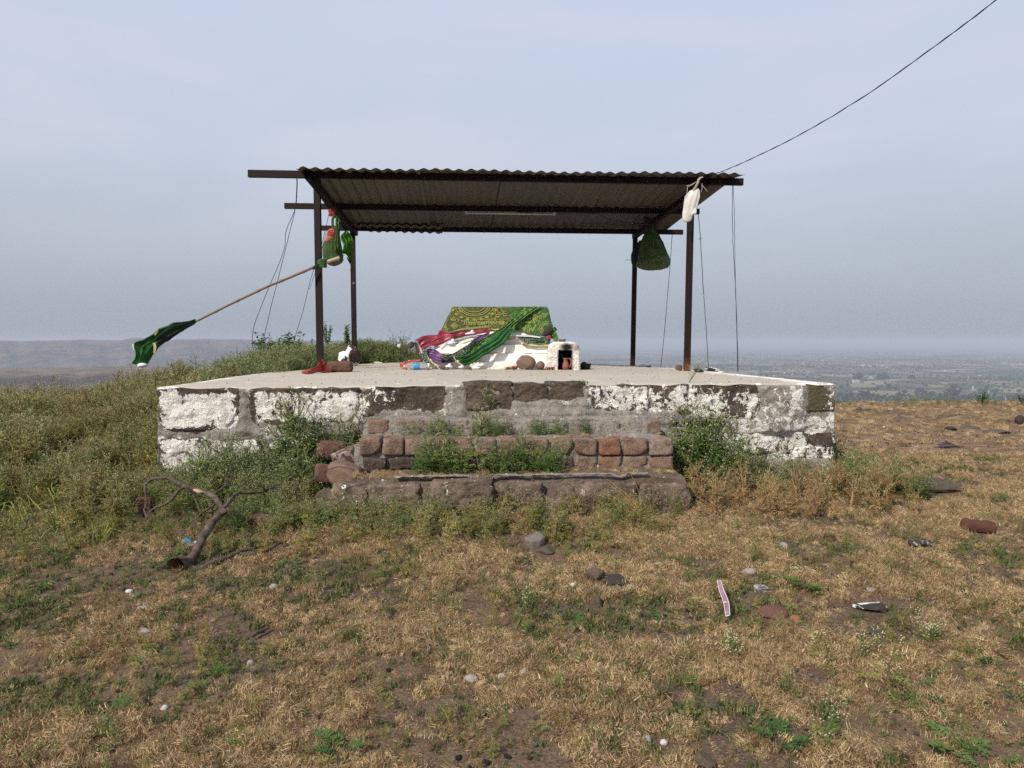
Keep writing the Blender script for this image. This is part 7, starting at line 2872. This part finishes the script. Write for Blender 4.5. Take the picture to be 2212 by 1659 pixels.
# pebbles nobody would count
for nm, m_, n_, sd_ in (('gravel', 'rock_grey', 1500, 1), ('gravel', 'pebble', 420, 2), ('gravel', 'rock_red', 260, 3), ('gravel', 'rock_dark', 900, 4)):
    obs = []
    for k in range(4):
        mb = MB()
        rock(mb, (0, 0, .3), (1, .8, .6), 600 + sd_ * 10 + k, 2, 6, .08)
        obs.append(mb.build('src_gravel', M[m_], origin=(0, 0, 0)))
    source('src_gravel_%d' % sd_, obs)
    scatter(nm, 'src_gravel_%d' % sd_, n_, ((-4.4, 6), (1.7, 9)), lambda x, y: 0 if on_slab(x, y) or in_steps(x, y) else .25 + .75 * (1 - dryness(x, y)) + .4 * patch(x, y, 2, .5, .7, 50), (.006, .020 if sd_ == 2 else .026), .2, 700 + sd_, near=1.6)
gn_scatter('platform_grit', *GRIT, SRC['src_gravel_4'][0])

src_list('src_rust_weed', [weed(60 + k, 0.24, 0.15, 0.6, mats=('rust_stem', 'rust_leaf', 'flower')) for k in range(4)])
scatter('weeds', 'src_rust_weed', 620, ((-9.5, 3.2), (3.4, 11.0)), lambda x, y: max(d_weed_left(x, y) * patch(x, y, 1.1, .45, .6, 61), d_wall_right(x, y) * sm(1.2, 1.7, x)), (0.4, 1.0), 0.25, 61, sink=0.01)

scatter('weeds', 'src_weed', 26, ((-1.95, -1.15), (10.9, 11.8)), lambda x, y: 1, (1.2, 1.9), 0.15, 71)
scatter('weeds', 'src_weed', 30, ((-4.2, -2.3), (7.5, 10.2)), lambda x, y: 0 if on_slab(x, y) else 1, (1.0, 1.5), 0.15, 72)
scatter('seedlings', 'src_weed', 420, ((-3.6, 3.8), (1.8, 4.6)), lambda x, y: 0 if in_steps(x, y) else .1 + patch(x, y, 1.4, .5, .72, 81), (0.12, 0.34), 0.3, 73)

scatter('weeds', 'src_weed', 18, ((1.14, 1.85), (4.66, 4.98)), lambda x, y: sm(1.9, 1.2, x) if face_y(x) - y > .05 else 0, (0.8, 1.75), 0.15, 74)
scatter('weeds', 'src_olive_weed', 260, ((-9.5, -2.4), (4.2, 10.2)), lambda x, y: d_weed_left(x, y) * patch(x, y, 1.0, .5, .65, 91), (1.1, 1.7), 0.2, 75)
scatter('dry_stems', 'src_long_straw', 1500, ((-9, -2.0), (3.6, 10)), lambda x, y: .2 + d_weed_left(x, y), (1.0, 2.2), 0.3, 76)

scatter('weeds', 'src_weed', 12, ((-1.5, -0.98), (4.68, 4.80)), lambda x, y: 1 if face_y(x) - y > .05 else 0, (1.1, 2.0), 0.15, 77)
scatter('weeds', 'src_weed', 34, ((-2.0, -1.32), (4.35, 4.76)), lambda x, y: 1 if face_y(x) - y > .05 else 0, (0.9, 1.5), 0.2, 78)
scatter('green_grass', 'src_green_tuft', 2400, ((-4.2, 0.6), (1.7, 4.4)), lambda x, y: .5 * sm(.8, -1.5, x) * patch(x, y, 3, .4, .6, 88), (0.4, 1.0), 0.4, 79)

scatter('weeds', 'src_rust_weed', 90, ((1.1, 2.4), (4.1, 4.9)), lambda x, y: 1 if face_y(x) - y > .1 and not in_steps(x, y) else 0, (0.6, 1.2), 0.2, 92)

scatter('weeds', 'src_weed', 6, ((1.15, 1.6), (4.75, 4.95)), lambda x, y: 1 if face_y(x) - y > .06 else 0, (1.8, 2.5), 0.10, 93)
scatter('weeds', 'src_weed', 7, ((-1.5, -1.05), (4.70, 4.80)), lambda x, y: 1 if face_y(x) - y > .05 else 0, (1.7, 2.3), 0.10, 94)
scatter('seedlings', 'src_olive_weed', 900, ((-3.8, 3.4), (1.8, 4.4)), lambda x, y: 0 if in_steps(x, y) else .05 + patch(x, y, 1.9, .45, .7, 95), (0.10, 0.30), 0.4, 96)
